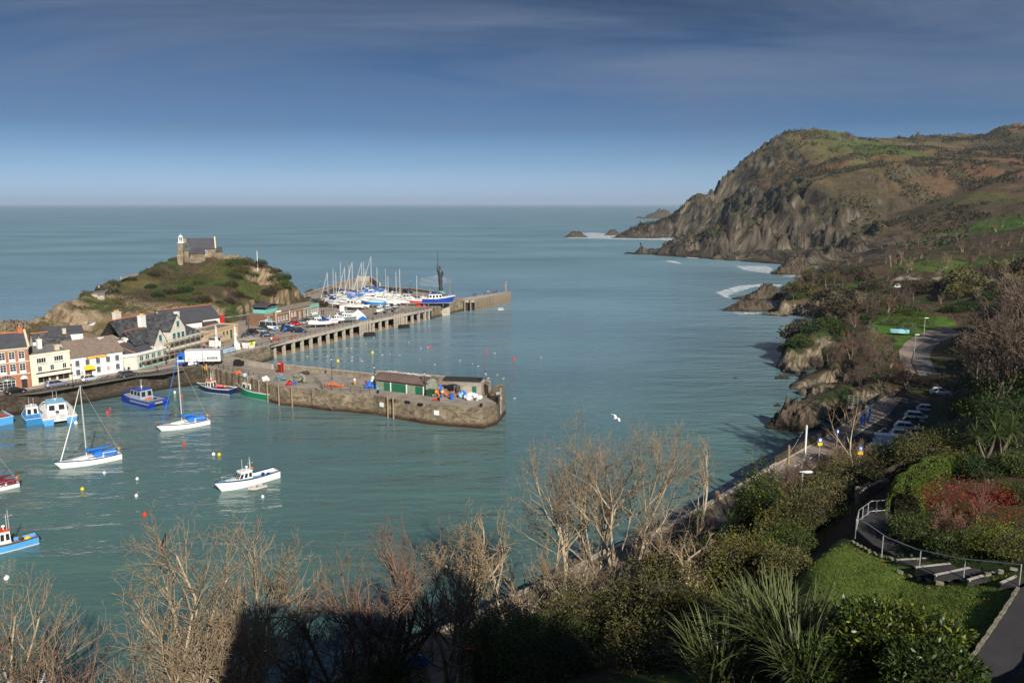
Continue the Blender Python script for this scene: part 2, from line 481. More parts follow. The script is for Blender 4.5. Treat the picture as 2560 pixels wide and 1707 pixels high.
def lerp(a,b,k):return a+(b-a)*np.clip(k,0,1)[...,None]
def C1(cx,cy):return 1400+cx/2.0276,300+cy/2.0276
def C2(cx,cy):return 1760+cx/2.904,640+cy/2.904
def C3(cx,cy):return 1700+cx/2.5837,1100+cy/2.5837
def C4(cx,cy):return 900+cx/2.2178,1000+cy/2.2178
def C6(cx,cy):return 1880+cx/4.523,980+cy/4.523
def polymask(poly,soft=1.2):
 poly=[(p[0],p[1])for p in poly]
 ins=np.zeros(X.shape,bool);n=len(poly);dmin=np.full(X.shape,1e9)
 for i in range(n):
  x1,y1=poly[i];x2,y2=poly[(i+1)%n]
  c=((y1>Y)!=(y2>Y))&(X<(x2-x1)*(Y-y1)/((y2-y1)if abs(y2-y1)>1e-9 else 1e-9)+x1)
  ins^=c
  t=np.clip(((X-x1)*(x2-x1)+(Y-y1)*(y2-y1))/((x2-x1)**2+(y2-y1)**2+1e-9),0,1)
  dmin=np.minimum(dmin,np.hypot(X-x1-t*(x2-x1),Y-y1-t*(y2-y1)))
 return np.clip(0.5+np.where(ins,dmin,-dmin)/soft,0,1)
 # ============================================================ HEADLAND (far right)
G1=Ground(60,960,440,1500,2.6)
hp=[]
def s1(cx,cy,Y=None,z=None):
 q=C1(cx,cy)
 p=PD(q[0],q[1],Y)if Y is not None else P(q[0],q[1],z)
 hp.append((p.x,p.y,p.z));return p
for x,y in((60,440),(60,700),(60,1000),(60,1500),(130,1130),(150,1250),(150,560),(150,700),(200,640),(300,1500),(180,950),(130,440),(100,850),(215,760),(225,850)):
 hp.append((x,y,-8))
for cx,cy in((318,596),(430,597),(545,598),(650,596),(765,600)):s1(cx,cy,z=-0.5)
for cx,cy in((330,585),(440,585),(560,585),(660,583)):p=s1(cx,cy,z=3.0)
for cx,cy,Y in((370,562,1042),(430,545,1040),(540,505,1040),(620,462,1035),(700,425,1032),(780,388,1030),(830,308,1042),(900,228,1055),(975,170,1065),(1060,98,1080),(1150,60,1095),(1240,38,1110),(1400,50,1115),(1500,92,1130),(1650,92,1200),(1780,98,1260),(1900,82,1280),(2030,95,1300),(2150,70,1290),(2250,30,1280),(2352,24,1280)):
 p=s1(cx,cy,Y=Y)
 hp.append((p.x-10+20,p.y+130,p.z*0.45));hp.append((p.x,p.y+230,-8))
for cx,cy,Y in((860,470,990),(900,330,1010),(1000,260,1030),(1080,180,1045),(1160,110,1058),(1300,95,1075),(1480,122,1080),(1440,190,1000),(1300,230,985),(1150,290,975),(1050,350,960),(960,440,945),(900,520,935),(1500,180,950),(1560,215,930),(1380,260,900),(1260,300,875),(1180,350,850),(1620,140,1020),(1700,170,960),(1900,140,1080),(2100,150,1100),(2300,110,1120),(1800,200,920),(2000,190,960),(2200,170,1000),(2340,190,950)):
 s1(cx,cy,Y=Y)
for cx,cy,z in((790,600,-2),(820,590,0.5)):s1(cx,cy,z=z)
for cx,cy,Y in((840,560,900),(930,540,860),(1020,520,820),(1080,440,830)):s1(cx,cy,Y=Y)
for cx,cy in((735,672),(800,694),(900,697),(990,684),(1100,683),(1200,688),(1300,690),(1395,694)):s1(cx,cy,z=-1.2)
for cx,cy in((760,660),(830,680),(920,684)):s1(cx,cy,z=3.5)
for cx,cy in((1130,672),(1250,676),(1390,680)):s1(cx,cy,z=0.7)
for cx,cy,Y in((1140,660,680),(1260,664,682),(1400,664,668),(1340,610,692)):s1(cx,cy,Y=Y)
for cx,cy,Y in((790,560,655),(850,515,662),(900,500,668),(950,560,655),(1050,560,665),(1000,510,685),(1100,420,712),(1145,372,722),(1240,330,742),(1330,292,760),(1450,262,785),(1600,240,802),(1750,236,812),(1900,240,820),(2050,236,832),(2200,222,842),(2352,250,800),(1200,520,690),(1180,440,705),(1350,480,705),(1420,400,722),(1350,560,688),(1500,540,690),(1560,420,725),(1640,520,690),(1650,330,770),(1700,470,720),(1800,440,735),(1850,300,800),(1950,400,755),(2050,330,785),(2150,330,780),(1440,620,668),(1550,560,678)):
 s1(cx,cy,Y=Y)
for cx,cy in((1402,712),(1330,760),(1240,812)):s1(cx,cy,z=-1.5)
for cx,cy,Y in((1410,690,598),(1430,640,598),(1455,600,592),(1520,575,600),(1600,548,604),(1700,520,612),(1850,496,622),(1950,450,650),(2100,375,690),(2200,330,722),(2352,270,770),(1480,690,560),(1600,640,570),(1800,600,575),(1960,600,560),(1700,660,530),(1900,640,520),(2100,600,520),(2300,560,500),(2352,480,560),(2200,470,600),(2100,520,570),(2352,400,650),(1400,780,500),(1500,760,490),(1700,720,470),(1900,700,450),(2100,680,445),(2352,650,440)):
 s1(cx,cy,Y=Y)
hp+=[(960,440,60),(960,800,120),(960,1200,170),(960,1500,-8),(500,440,26),(700,440,42),(700,700,95),(850,640,90)]
Z=tin(hp,G1.X,G1.Y);Y_=G1.Y
Z=blur(Z,2)
S=np.clip((steep(Z,G1.dx)-0.38)/0.5,0,1);S=blur(np.maximum(S,.45*np.clip((24-Z)/10,0,1)*(Z>-2)*(Y_>560)),4)
X,Y=G1.X,G1.Y
gul=ridged(X/46+Y/120+0.5*fbm(X/60,Y/60,3),Y/150-X/260,21,4)-0.62
gul2=ridged(X/15-Y/34,Y/38+X/44,31,4)-0.6
gul3=ridged(X/6.5-Y/15,Y/16+X/19,35,3)-0.6
led=((X*.35-Y*.15+Z*.8)/12+fbm(X/40,Y/40,87)*3)%1.0
Zn=Z+S*(gul*42+gul2*17+gul3*7+(led-.5)*7)+(1-S)*(fbm(X/30,Y/30,5)-0.5)*6
Zn+=(fbm(X/7,Y/7,9,3)-0.5)*(1.2+3.0*S)
land=np.clip((Z+1.0)/4.0,0,1)
G1.Z=np.where(Z>-7.5,Z+(Zn-Z)*(0.15+0.85*land),-8)
br=fbm(X/90+Y/200,Y/90,41);gr=fbm(X/55,Y/75,43);sc_=fbm(X/26,Y/30,47,5)
cov=np.ones(X.shape+(3,))*SCRUB*1.2
cov=lerp(cov,GRASS*.95,(gr-0.58)*5)
top=np.clip((G1.Z-42)/30,0,1)*(1-S)
cov=lerp(cov,BRACK*1.0,top*np.clip((br-0.30)*6,0,1))
cov=lerp(cov,DRY*0.75,top*np.clip((gr-0.52)*9,0,1))
cov=lerp(cov,SCRUB,np.clip((sc_-0.53)*12,0,1)*0.9)
cov=lerp(cov,DKGREEN*1.5,S*0.45)
q=P(*C1(1650,150),110)
cov=lerp(cov,GRASS*1.25,np.exp(-(((X-PD(*C1(1640,140),1020).x)/45)**2+((Y-1030)/90)**2))*1.2)
nearc=np.clip((620-Y)/60,0,1)*np.clip((X-190)/30,0,1)
cov=lerp(cov,SCRUB*1.25,nearc*np.clip((fbm(X/22,Y/22,77)-0.38)*8,0,1))
fld=np.clip((X-195-(560-Y)*0.10)/12,0,1)*np.clip((575-Y-(X-250)*0.06)/14,0,1)*np.clip((X-250+(Y-440)*.3)/20+1,0,1)
cov=lerp(cov,BRIGHT*(0.9+0.0*X[...,None]),fld*np.clip((G1.Z-12)/3,0,1))
m_head=terrain_mat('headland_rock',(0.052,0.043,0.033),(0.180,0.152,0.114),0.66,0.80,0.05,6.0,0.32,1.5,1.6,26)
head=G1.build('headland',m_head,cov,jx=(fbm(X/9,Y/9,61)-.5)*4*S,jy=(fbm(X/9,Y/9,62)-.5)*4*S)
# ============================================================ NEAR AND MIDDLE SHORE (right)
G2=Ground(-46,330,-6,452,.75)
sp=[]
def s2(q,z=None,Y=None,dx=0,dy=0,dz=0):
 p=PD(q[0],q[1],Y)if Y is not None else P(q[0],q[1],z)
 sp.append((p.x+dx,p.y+dy,p.z+dz));return p
for x,y in((-46,62),(-46,100),(-46,452),(0,110),(0,452),(60,452),(60,240),(40,160),(25,125),(80,400),(110,452),(90,260),(12,98),(-20,75),(-8,88),(60,330),(75,300),(56,190),(60,205)):
 sp.append((x,y,-6))
quay=[Vector((-60,18,5)),Vector((-36,37.5,5)),P(1004,1618,5),P(1243,1505,5),P(1423,1424,5),P(1504,1379,5),P(1666,1316,5),P(1800,1240,5),P(1940,1157,5),P(2057,1093,5),P(2156,1024,5),P(2215,988,5)]
for i,a in enumerate(quay):
 d=(quay[min(i+1,len(quay)-1)]-quay[max(i-1,0)]).normalized();nrm=Vector((d.y,-d.x,0))
 for off,z in((-1.2,-5.5),(0.8,-5.0),(1.4,4.9),(6.5,4.9)):
  b=a+nrm*off
  if-46<b.x<330 and-6<b.y:sp.append((b.x,b.y,z))
for q in((700,1000),(930,950),(960,640),(1270,690),(1560,480),(1500,300),(1700,380),(1900,300),(1850,560)):s2(C6(*q),z=4.9)
for q,z in(((2242,905),5.6),((2300,880),6),((2290,850),6.2),((2330,860),6.2),((2380,822),6.8),((2400,812),7),((2350,812),7),((2230,940),5.2),((2260,960),5.2)):s2(q,z=z)
for q,z in((C2(1180,520),7),(C2(1380,690),6.2),(C2(1150,640),6.5),(C2(1250,440),7.6),(C2(1500,440),7.8),(C2(1800,445),8.2),(C2(1850,470),8.0),(C2(1600,520),7.2)):s2(q,z=z)
for q in(C2(500,800),C2(520,760),C2(570,720),C2(490,840),C2(460,800),C2(640,620),C2(640,560),C2(690,480),C2(560,640),C2(500,300),C2(500,415),C2(530,360),C2(560,320),C2(600,270),C2(640,215),C2(690,165),C2(600,190),C2(400,300),C2(400,400),C2(540,960),C2(530,985),C2(430,1230)):s2(q,z=0,dz=-4)
for q in(C2(492,822),C2(560,842),C2(700,846),C2(800,838)):s2(q,z=-0.6)
s2(C2(640,690),Y=201);s2(C2(560,780),Y=197);s2(C2(600,735),Y=200);s2(C2(700,660),Y=204);s2(C2(850,700),Y=203);s2(C2(760,640),Y=207);s2(C2(730,560),Y=213);s2(C2(900,560),Y=212);s2(C2(860,500),Y=222)
s2(C2(780,470),z=-0.6);s2(C2(840,452),z=-0.6);s2(C2(690,520),z=-3)
for q in(C2(560,975),C2(640,1000),C2(760,1003),C2(900,992),C2(1010,975)):s2(q,z=-0.6)
s2(C2(860,850),z=-1.5);s2(C2(880,860),z=-2);s2(C2(740,900),z=-2.0);s2(C2(600,930),z=-2.2)
s2(C2(700,940),Y=174);s2(C2(820,915),Y=175);s2(C2(900,860),Y=178);s2(C2(960,780),Y=181);s2(C2(1000,740),Y=184);s2(C2(1010,900),Y=172);s2(C2(980,940),Y=170.5)
s2(C2(900,740),z=3.0,dy=3)
for q,Y in((C2(1060,700),188),(C2(1100,800),178),(C2(1200,850),170),(C2(1300,760),176),(C2(1060,560),205),(C2(1200,900),160),(C2(1050,960),160)):sp.append((PD(*q,Y).x,Y,5.6))
s2(C2(1040,1060),z=-1.5);s2(C2(960,1120),z=-1.5);s2(C2(1010,1180),z=-3)
sp.append((71,152,1.5));sp.append((66,143,0.8));sp.append((64,136,0.3))
for q in(C2(525,430),C2(600,440),C2(720,446),C2(860,440)):s2(q,z=-0.6)
s2(C2(590,330),Y=306);s2(C2(640,310),Y=308);s2(C2(760,340),Y=306);s2(C2(880,350),Y=302);s2(C2(560,390),Y=303);s2(C2(700,400),Y=302)
s2(C2(650,225),Y=330);s2(C2(800,235),Y=326);s2(C2(950,230),Y=322);s2(C2(655,235),z=-0.6)
s2(C2(700,190),z=-0.6);s2(C2(730,160),z=-0.6)
s2(C2(750,165),Y=370);s2(C2(850,120),Y=385);s2(C2(950,60),Y=440,dz=-3);s2(C2(900,190),Y=345)
for q,z in((C2(1070,210),8.5),(C2(1170,195),9),(C2(1300,230),10),(C2(1240,340),7.5),(C2(1100,380),7),(C2(900,420),3),(C2(1000,440),5.5),(C2(1000,300),7.5),(C2(1380,170),12),(C2(1550,180),13),(C2(1800,190),14),(C2(2100,190),15),(C2(1800,260),12.5),(C2(1500,250),11),(C2(1300,400),8),(C2(1600,410),8.5),(C2(1850,410),9.5),(C2(1450,330),9.0),(C2(1700,330),10),(C2(1100,60),14),(C2(1300,60),16),(C2(1600,80),16),(C2(1800,110),15),(C2(2100,80),18)):s2(q,z=z)
for x,y,z in((88,132,15),(110,152,19),(128,180,19),(168,225,20),(150,120,38),(200,180,40),(200,240,30),(230,300,24),(300,300,34),(330,452,40),(250,400,24),(330,200,50),(330,-6,60),(58,90,18.5),(74,104,20),(56,104,12),(78,118,17),(68,126,6),(92,150,6.5),(105,176,7.5),(140,222,9.5),(95,90,29),(120,60,36),(70,60,28),(180,30,46),(60,118,5.2),(84,150,5.2),(100,174,6.3),(57,110,5.2)):
 sp.append((x,y,z))
for q,z in((C3(1250,480),21.0),(C3(1150,600),21.0),(C3(1000,680),20.9),(C3(850,850),20.9),(C3(900,1000),21.3),(C3(1300,740),21.1),(C3(1640,870),22.0),(C3(1640,755),22.0),(C3(2190,940),23.6),(C3(2222,850),24.0),(C3(1400,1000),21.6),(C3(1900,1150),23.3),(C3(1800,1500),24.0),(C3(1200,1500),22.8),(C3(600,1300),20.5),(C3(100,1450),17.6),(C3(400,1500),19.6),(C3(700,1020),19.0),(C3(780,620),15.5),(C3(1100,560),20.4),(C3(1060,700),20.5)):
 s2(q,z=z)
for q,z in((C3(1340,270),21.0),(C3(1600,120),20.5),(C3(1140,380),20.2),(C3(1050,350),17)):s2(q,z=z)
for x,y,z in((33,46,22.6),(37,50,23.4),(44,60,24),(30,38,24.6),(30,20,30),(60,40,30),(26,-6,34),(0,-6,34),(12,22,26),(0,14,27),(-20,-6,30),(-46,-6,22),(-46,12,12),(-30,10,20),(-10,18,23),(2,28,21),(-16,30,16),(-25,28,13),(8,38,18.2),(16,33,22),(2,44,14.5),(-8,38,14.5),(-16,42,9.5),(10,48,15.5),(16,46,18.5),(18,60,14),(26,66,12.5),(24,76,8),(14,64,8.5),(34,70,16),(45,84,15),(44,96,9),(34,88,7.5),(6,56,9.5),(-4,52,7.5),(-30,32,8),(-4,57,5.3),(-14,49,5.3),(4,64,5.3),(12,71,5.4),(22,81,5.4),(33,93,5.3),(42,100,5.3)):
 sp.append((x,y,z))
sp+=[(330,0,60),(330,60,58),(330,120,55)]
X,Y=G2.X,G2.Y
Z=blur(tin(sp,X,Y,-6.0),2)
S=np.clip((steep(Z,.75)-0.5)/0.8,0,1);S=blur(S,3)
rockz=((Y>160)&(X<175)).astype(float);rockz=blur(rockz,3)
flat=np.clip(S*1.4+0.08,0,1)
rg=ridged((X*0.8+Y*0.5)/9,(Y-X*0.6)/20,71,4)-0.6
rg2=ridged((X-Y*0.4)/3.4,(Y+X*.3)/5.5,73,3)-0.6
led=((X*.5-Y*.25+Z*.9)/2.3+fbm(X/6,Y/6,83)*2.2)%1.0
rg3=ridged((X+Y*.6)/1.7,(Y-X*.5)/3.4,85,2)-.6
Z2=Z+rockz*S*(rg*8.5+rg2*4.2+rg3*1.5+(led-.5)*1.5)+(fbm(X/9,Y/9,75)-0.5)*1.0*flat+(fbm(X/2.4,Y/2.4,79,3)-0.5)*0.25*flat
G2.Z=np.where(Z>-5.5,Z2,Z)
for pl_,dz_ in(([P(*C3(*q),21.5)for q in((1195,440),(1370,425),(1420,600),(1660,745),(1640,770),(1395,785),(1250,712),(1120,600))],.2),([P(*C3(*q),22.6)for q in((1395,775),(1640,745),(2060,830),(2330,830),(2330,935),(2170,960),(1850,912),(1640,880),(1500,830))],.3),([P(*C3(*q),24.0)for q in((2180,965),(2320,900),(2500,1700),(1700,1700),(1760,1567),(1940,1330),(2110,1080))],.6)):
 G2.Z=G2.Z-dz_*polymask([(p.x,p.y)for p in pl_],1.0)
G2.Z=G2.Z+.12*polymask([v2_ for v2_ in[(P(*C3(*q),22.2).x,P(*C3(*q),22.2).y)for q in((1395,790),(1640,892),(1860,922),(2180,965),(2080,1060),(1800,1010),(1500,950),(1330,840))]],2.4)
cov=np.ones(X.shape+(3,))*EARTH
k=fbm(X/6,Y/6,81)
cov=lerp(cov,DKGREEN*1.3,(k-0.42)*7)
mid=np.clip((Y-150)/20,0,1)
cov=lerp(cov,SCRUB*1.2,mid*(1-np.clip((k-0.5)*8,0,1)))
def masked(color,pts,soft=1.2):
 global cov
 cov=lerp(cov,color,polymask(pts,soft))
lawn_poly=[P(*C3(1090,650),20.8),P(*C3(1300,760),21.2),P(*C3(1640,890),22),P(*C3(2180,950),23.5),P(*C3(1940,1330),23.8),P(*C3(1760,1567),24),P(*C3(1500,1800),24),P(*C3(1000,1700),23),P(*C3(900,1250),21.5),P(*C3(760,1000),20),P(*C3(800,830),20.3)]
masked(GRASS*2.0,lawn_poly,1.0)
masked(BRIGHT,[P(*C2(1190,500),7),P(*C2(1300,440),7.6),P(*C2(1750,445),8),P(*C2(1840,480),8),P(*C2(1700,520),7.2),P(*C2(1480,600),6.8),P(*C2(1395,700),6.2),P(*C2(1150,660),6.4)],1.5)
masked(BRIGHT,[P(*C2(960,225),8),P(*C2(1170,185),9),P(*C2(1175,235),9),P(*C2(1010,245),8)],2)
masked(GRASS*1.2,[P(*C2(1500,195),11.5),P(*C2(1850,220),13),P(*C2(1850,250),12.5),P(*C2(1500,235),11)],2)
masked(GRASS*1.2,[P(*C2(1000,30),14),P(*C2(1500,100),15),P(*C2(2200,120),16),P(*C2(2323,0),20),P(*C2(1300,-20),20)],5)
masked(np.array([0.30,0.25,0.2]),[P(*C2(1370,170),12),P(*C2(1450,145),12.6),P(*C2(1560,165),13),P(*C2(1900,175),14),P(*C2(2100,190),14.5),P(*C2(2080,215),14),P(*C2(1850,205),13.4),P(*C2(1560,185),12.6),P(*C2(1400,178),12)],1.5)
masked(np.array([0.22,0.18,0.13]),[P(*C2(1185,505),7),P(*C2(1197,500),7),P(*C2(1290,590),6.8),P(*C2(1400,690),6.4),P(*C2(1385,693),6.4),P(*C2(1270,600),6.8)],0.8)
masked(GRASS,[Vector((-4,30)),Vector((8,26)),Vector((14,34)),Vector((6,38))],1.5)
m_shore=terrain_mat('shore_rock_and_soil',(0.14,0.115,0.08),(0.33,0.27,0.19),0.60,0.76,0.35,1.3,2.2,0.9,0.10,4.5)
shore=G2.build('shore',m_shore,cov)
# ============================================================ CHAPEL HILL (left)
G3=Ground(-190,-60,168,345,0.9)
lp=[(-190,345,-8),(-60,345,-8),(-60,168,-6),(-190,168,4),(-100,345,-8),(-130,345,-8)]
def s3(cx,cy,Y=None,z=None):
 q=(cx/3.564,560+cy/3.564)
 p=PD(q[0],q[1],Y)if Y is not None else P(q[0],q[1],z)
 lp.append((p.x,p.y,p.z));return p
ridge=((-500,1010,186),(0,890,200),(150,850,206),(300,808,214),(430,760,222),(560,700,230),(700,600,246),(850,545,256),(960,520,262),(1050,512,268),(1180,460,276),(1300,405,284),(1400,345,291),(1500,305,298),(1570,300,303))
for cx,cy,Y in ridge:
 p=s3(cx,cy,Y)
 lp.append((p.x-7,p.y+14,-1.0));lp.append((p.x-14,p.y+30,-8))
for cx,cy,Y in((1640,298,303),(1780,296,303),(1960,294,304),(2120,300,304),(2180,345,303),(2290,360,303)):s3(cx,cy,Y);
for cx,cy,Y in((1800,200,330),(2000,200,330)):lp.append((-110 if cx<1900 else-92,326,10))
def s3b(bx,by,Y=None,z=None):
 q=(560+bx/3.178,620+by/3.178)
 p=PD(q[0],q[1],Y)if Y is not None else P(q[0],q[1],z)
 lp.append((p.x,p.y,p.z));return p
for bx,by,Y in((200,115,302),(267,132,302),(370,128,302),(470,200,303),(520,250,303),(560,300,304),(600,350,305)):
 p=s3b(bx,by,Y);lp.append((p.x+2,p.y+12,p.z*0.55));lp.append((p.x+4,p.y+26,-8))
s3b(625,400,z=3.6);s3b(640,345,z=2)
for bx,by in((600,425),(480,440),(330,470),(150,540),(0,590),(0,560)):s3b(bx,by,z=4.0)
for bx,by,Y in((420,400,282),(250,400,272),(100,440,264),(0,420,262),(300,300,288),(450,300,294),(150,250,290)):s3b(bx,by,Y)
for cx,cy,Y in((1600,450,290),(1900,450,289),(1300,480,275),(1500,600,270),(1850,620,268),(2150,640,270),(1100,560,266),(1200,640,255),(1500,690,256),(1900,690,258),(1000,640,255),(830,600,250),(930,620,250),(870,660,244),(1300,760,244),(1100,700,246),(1700,740,252),(900,720,238),(700,680,238),(600,760,228),(760,800,228),(950,800,232),(1150,850,230),(1000,950,222),(800,960,217),(620,900,215),(450,850,213),(450,950,208),(250,900,205),(100,950,199),(0,960,195),(1100,1000,214)):
 s3(cx,cy,Y)
for cx,cy in((250,1100),(500,1040),(700,1040),(900,1030),(1100,1110),(0,1180),(-300,1250)):
 p=s3(cx,cy,z=4.0)
lp+=[(-125,190,3.5),(-112,200,3.5),(-98,212,3.5),(-88,228,3.5),(-78,242,3.5),(-150,172,3.5),(-70,250,3.5),(-60,300,3.4),(-60,260,3.4)]
X,Y=G3.X,G3.Y
Z=blur(tin(lp,X,Y),1)
S=np.clip((steep(Z,.9)-0.55)/0.7,0,1);S=blur(S,3)
lefty=np.clip((-96-X)/14,0,1)
str_=ridged((X*0.5+Y*0.9)/5.5+Z/5,(Y-X)/15,91,4)-0.6
G3.Z=np.where(Z>0.5,Z+S*(lefty*.8+.2)*str_*3.4+(fbm(X/5,Y/5,93)-0.5)*1.5*np.clip((Z-4.5)/3,0,1),Z)
dk=polymask([v for v in[(P(556,889,4).x,P(556,889,4).y),(P(1078,771,4).x,P(1078,771,4).y),(P(1103,737,4).x,P(1103,737,4).y),(P(837,717,4).x,P(837,717,4).y),(P(761,743,4).x,P(761,743,4).y),(P(728,768,4).x,P(728,768,4).y),(P(600,800,4).x,P(600,800,4).y),(P(500,845,4).x,P(500,845,4).y)]],.01)
G3.Z=np.where(dk>.5,np.minimum(G3.Z,3.4),G3.Z)
cov=np.ones(X.shape+(3,))*(GRASS*0.62+DRY*.18)
k=fbm(X/14,Y/14,95);k2=fbm(X/4,Y/4,97)
cov=lerp(cov,DRY*0.66,(k-0.36)*6)
cov=lerp(cov,np.array([0.075,0.052,0.038]),(fbm(X/12,Y/16,99)-0.49)*10)
cov=lerp(cov,DKGREEN*1.3,(k2-0.55)*8)
rk=np.clip((-97-X)/8,0,1)*np.clip((256-Y)/8,0,1)*np.clip((fbm(X/9,Y/9,98)-.36)*9,0,1)
cov=lerp(cov,np.array([.235,.18,.118])*(.6+.8*fbm((X+Y)/2.2,(Y-X)/7,96,3))[...,None],rk)
G3.Z+=rk*((((X*.6+Y*.3+G3.Z*.8)/2.4+fbm(X/6,Y/6,94)*2)%1.0)-.5)*1.5
m_hill=terrain_mat('chapel_hill_rock_and_turf',(0.17,0.125,0.078),(0.36,0.28,0.19),0.55,0.70,0.3,0.5,1.6,0.5,0.35)
hill=G3.build('chapel_hill',m_hill,cov,zmin=1.0)
# ============================================================ WATER
def water_mat():
 m=bpy.data.materials.new('sea_water');m.use_nodes=True
 t=m.node_tree;N=t.nodes;L=t.links;b=N['Principled BSDF']
 g=N.new('ShaderNodeNewGeometry');sp_=N.new('ShaderNodeSeparateXYZ');L.new(g.outputs['Position'],sp_.inputs[0])
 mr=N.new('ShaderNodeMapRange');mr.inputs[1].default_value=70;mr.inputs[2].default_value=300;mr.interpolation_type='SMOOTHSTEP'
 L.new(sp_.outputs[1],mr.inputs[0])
 n0=N.new('ShaderNodeTexNoise');n0.inputs['Scale'].default_value=0.012;n0.inputs['Detail'].default_value=4
 mp0=N.new('ShaderNodeMapping');mp0.inputs['Scale'].default_value=(0.5,1.0,1);mp0.inputs['Rotation'].default_value=(0,0,R(12))
 L.new(g.outputs['Position'],mp0.inputs[0]);L.new(mp0.outputs[0],n0.inputs['Vector'])
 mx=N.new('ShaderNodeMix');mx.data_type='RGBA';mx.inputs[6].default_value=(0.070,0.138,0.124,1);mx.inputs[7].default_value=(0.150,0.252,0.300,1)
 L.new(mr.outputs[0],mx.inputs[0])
 vr=N.new('ShaderNodeMapRange');vr.inputs[1].default_value=0.3;vr.inputs[2].default_value=0.7;vr.inputs[3].default_value=0.78;vr.inputs[4].default_value=1.22
 L.new(n0.outputs[0],vr.inputs[0])
 mm=N.new('ShaderNodeMix');mm.data_type='RGBA';mm.blend_type='MULTIPLY';mm.inputs[0].default_value=1
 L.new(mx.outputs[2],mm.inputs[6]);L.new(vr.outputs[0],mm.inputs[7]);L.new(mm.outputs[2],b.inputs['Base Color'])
 b.inputs['IOR'].default_value=1.33
 b.inputs['Specular IOR Level'].default_value=0.5
 rr=N.new('ShaderNodeMapRange');rr.inputs[1].default_value=110;rr.inputs[2].default_value=600;rr.inputs[3].default_value=0.06;rr.inputs[4].default_value=0.36
 L.new(sp_.outputs[1],rr.inputs[0]);L.new(rr.outputs[0],b.inputs['Roughness'])
 def wave(scale,sx,sy,rot,dist,det=3):
  mp=N.new('ShaderNodeMapping');mp.inputs['Scale'].default_value=(sx,sy,1);mp.inputs['Rotation'].default_value=(0,0,R(rot))
  L.new(g.outputs['Position'],mp.inputs[0])
  n=N.new('ShaderNodeTexNoise');n.inputs['Scale'].default_value=scale;n.inputs['Detail'].default_value=det;n.inputs['Roughness'].default_value=0.55
  L.new(mp.outputs[0],n.inputs['Vector'])
  k=N.new('ShaderNodeMath');k.operation='MULTIPLY';k.inputs[1].default_value=dist
  L.new(n.outputs[0],k.inputs[0]);return k.outputs[0]
 a=wave(1.0,0.5,1.25,-14,0.17)
 b2=wave(0.30,0.4,1.15,-10,0.42)
 c=wave(0.085,0.35,1.2,-6,1.1,3)
 s1_=N.new('ShaderNodeMath');s1_.operation='ADD';L.new(a,s1_.inputs[0]);L.new(b2,s1_.inputs[1])
 ex=N.new('ShaderNodeMapRange');ex.inputs[1].default_value=-60;ex.inputs[2].default_value=60;ex.inputs[3].default_value=0.55;ex.inputs[4].default_value=1.25
 L.new(sp_.outputs[0],ex.inputs[0])
 ey=N.new('ShaderNodeMapRange');ey.inputs[1].default_value=180;ey.inputs[2].default_value=330;ey.inputs[3].default_value=0.0;ey.inputs[4].default_value=1.6
 L.new(sp_.outputs[1],ey.inputs[0])
 em=N.new('ShaderNodeMath');em.operation='MAXIMUM';L.new(ex.outputs[0],em.inputs[0]);L.new(ey.outputs[0],em.inputs[1])
 s3_=N.new('ShaderNodeMath');s3_.operation='MULTIPLY';L.new(s1_.outputs[0],s3_.inputs[0]);L.new(em.outputs[0],s3_.inputs[1])
 s2_=N.new('ShaderNodeMath');s2_.operation='ADD';L.new(s3_.outputs[0],s2_.inputs[0]);L.new(c,s2_.inputs[1])
 bp=N.new('ShaderNodeBump');bp.inputs['Distance'].default_value=1.0;bp.inputs['Strength'].default_value=1.0
 L.new(s2_.outputs[0],bp.inputs['Height']);L.new(bp.outputs[0],b.inputs['Normal'])
 return m
wm=MB();wm.add([(-60000,-200,0),(60000,-200,0),(60000,60000,0),(-60000,60000,0)],[(0,1,2,3)])
sea=tag(wm.build('sea',water_mat()),kind='structure')
sb=MB();sb.add([(-60000,-200,-9),(60000,-200,-9),(60000,60000,-9),(-60000,60000,-9)],[(0,1,2,3)])
tag(sb.build('seabed',mat('seabed_silt',(0.1,0.09,0.07))),kind='structure')
def foam_mat():
 m=bpy.data.materials.new('sea_foam');m.use_nodes=True
 t=m.node_tree;N=t.nodes;L=t.links;b=N['Principled BSDF']
 b.inputs['Base Color'].default_value=(0.78,0.82,0.84,1);b.inputs['Roughness'].default_value=0.9
 g=N.new('ShaderNodeNewGeometry')
 at=N.new('ShaderNodeAttribute');at.attribute_name='cover'
 mp=N.new('ShaderNodeMapping');mp.inputs['Scale'].default_value=(0.32,0.55,1);L.new(g.outputs['Position'],mp.inputs[0])
 n=N.new('ShaderNodeTexNoise');n.inputs['Scale'].default_value=1.0;n.inputs['Detail'].default_value=7;n.inputs['Roughness'].default_value=0.7;n.inputs['Distortion'].default_value=0.8
 L.new(mp.outputs[0],n.inputs['Vector'])
 sc=N.new('ShaderNodeSeparateColor');L.new(at.outputs['Color'],sc.inputs[0])
 ad=N.new('ShaderNodeMath');ad.operation='ADD';L.new(n.outputs[0],ad.inputs[0]);L.new(sc.outputs[0],ad.inputs[1])
 mr=N.new('ShaderNodeMapRange');mr.inputs[1].default_value=1.02;mr.inputs[2].default_value=1.32;L.new(ad.outputs[0],mr.inputs[0])
 tr=N.new('ShaderNodeBsdfTransparent');ms=N.new('ShaderNodeMixShader')
 L.new(mr.outputs[0],ms.inputs[0]);L.new(tr.outputs[0],ms.inputs[1]);L.new(b.outputs[0],ms.inputs[2])
 L.new(ms.outputs[0],N['Material Output'].inputs['Surface'])
 return m
FOAM=foam_mat()
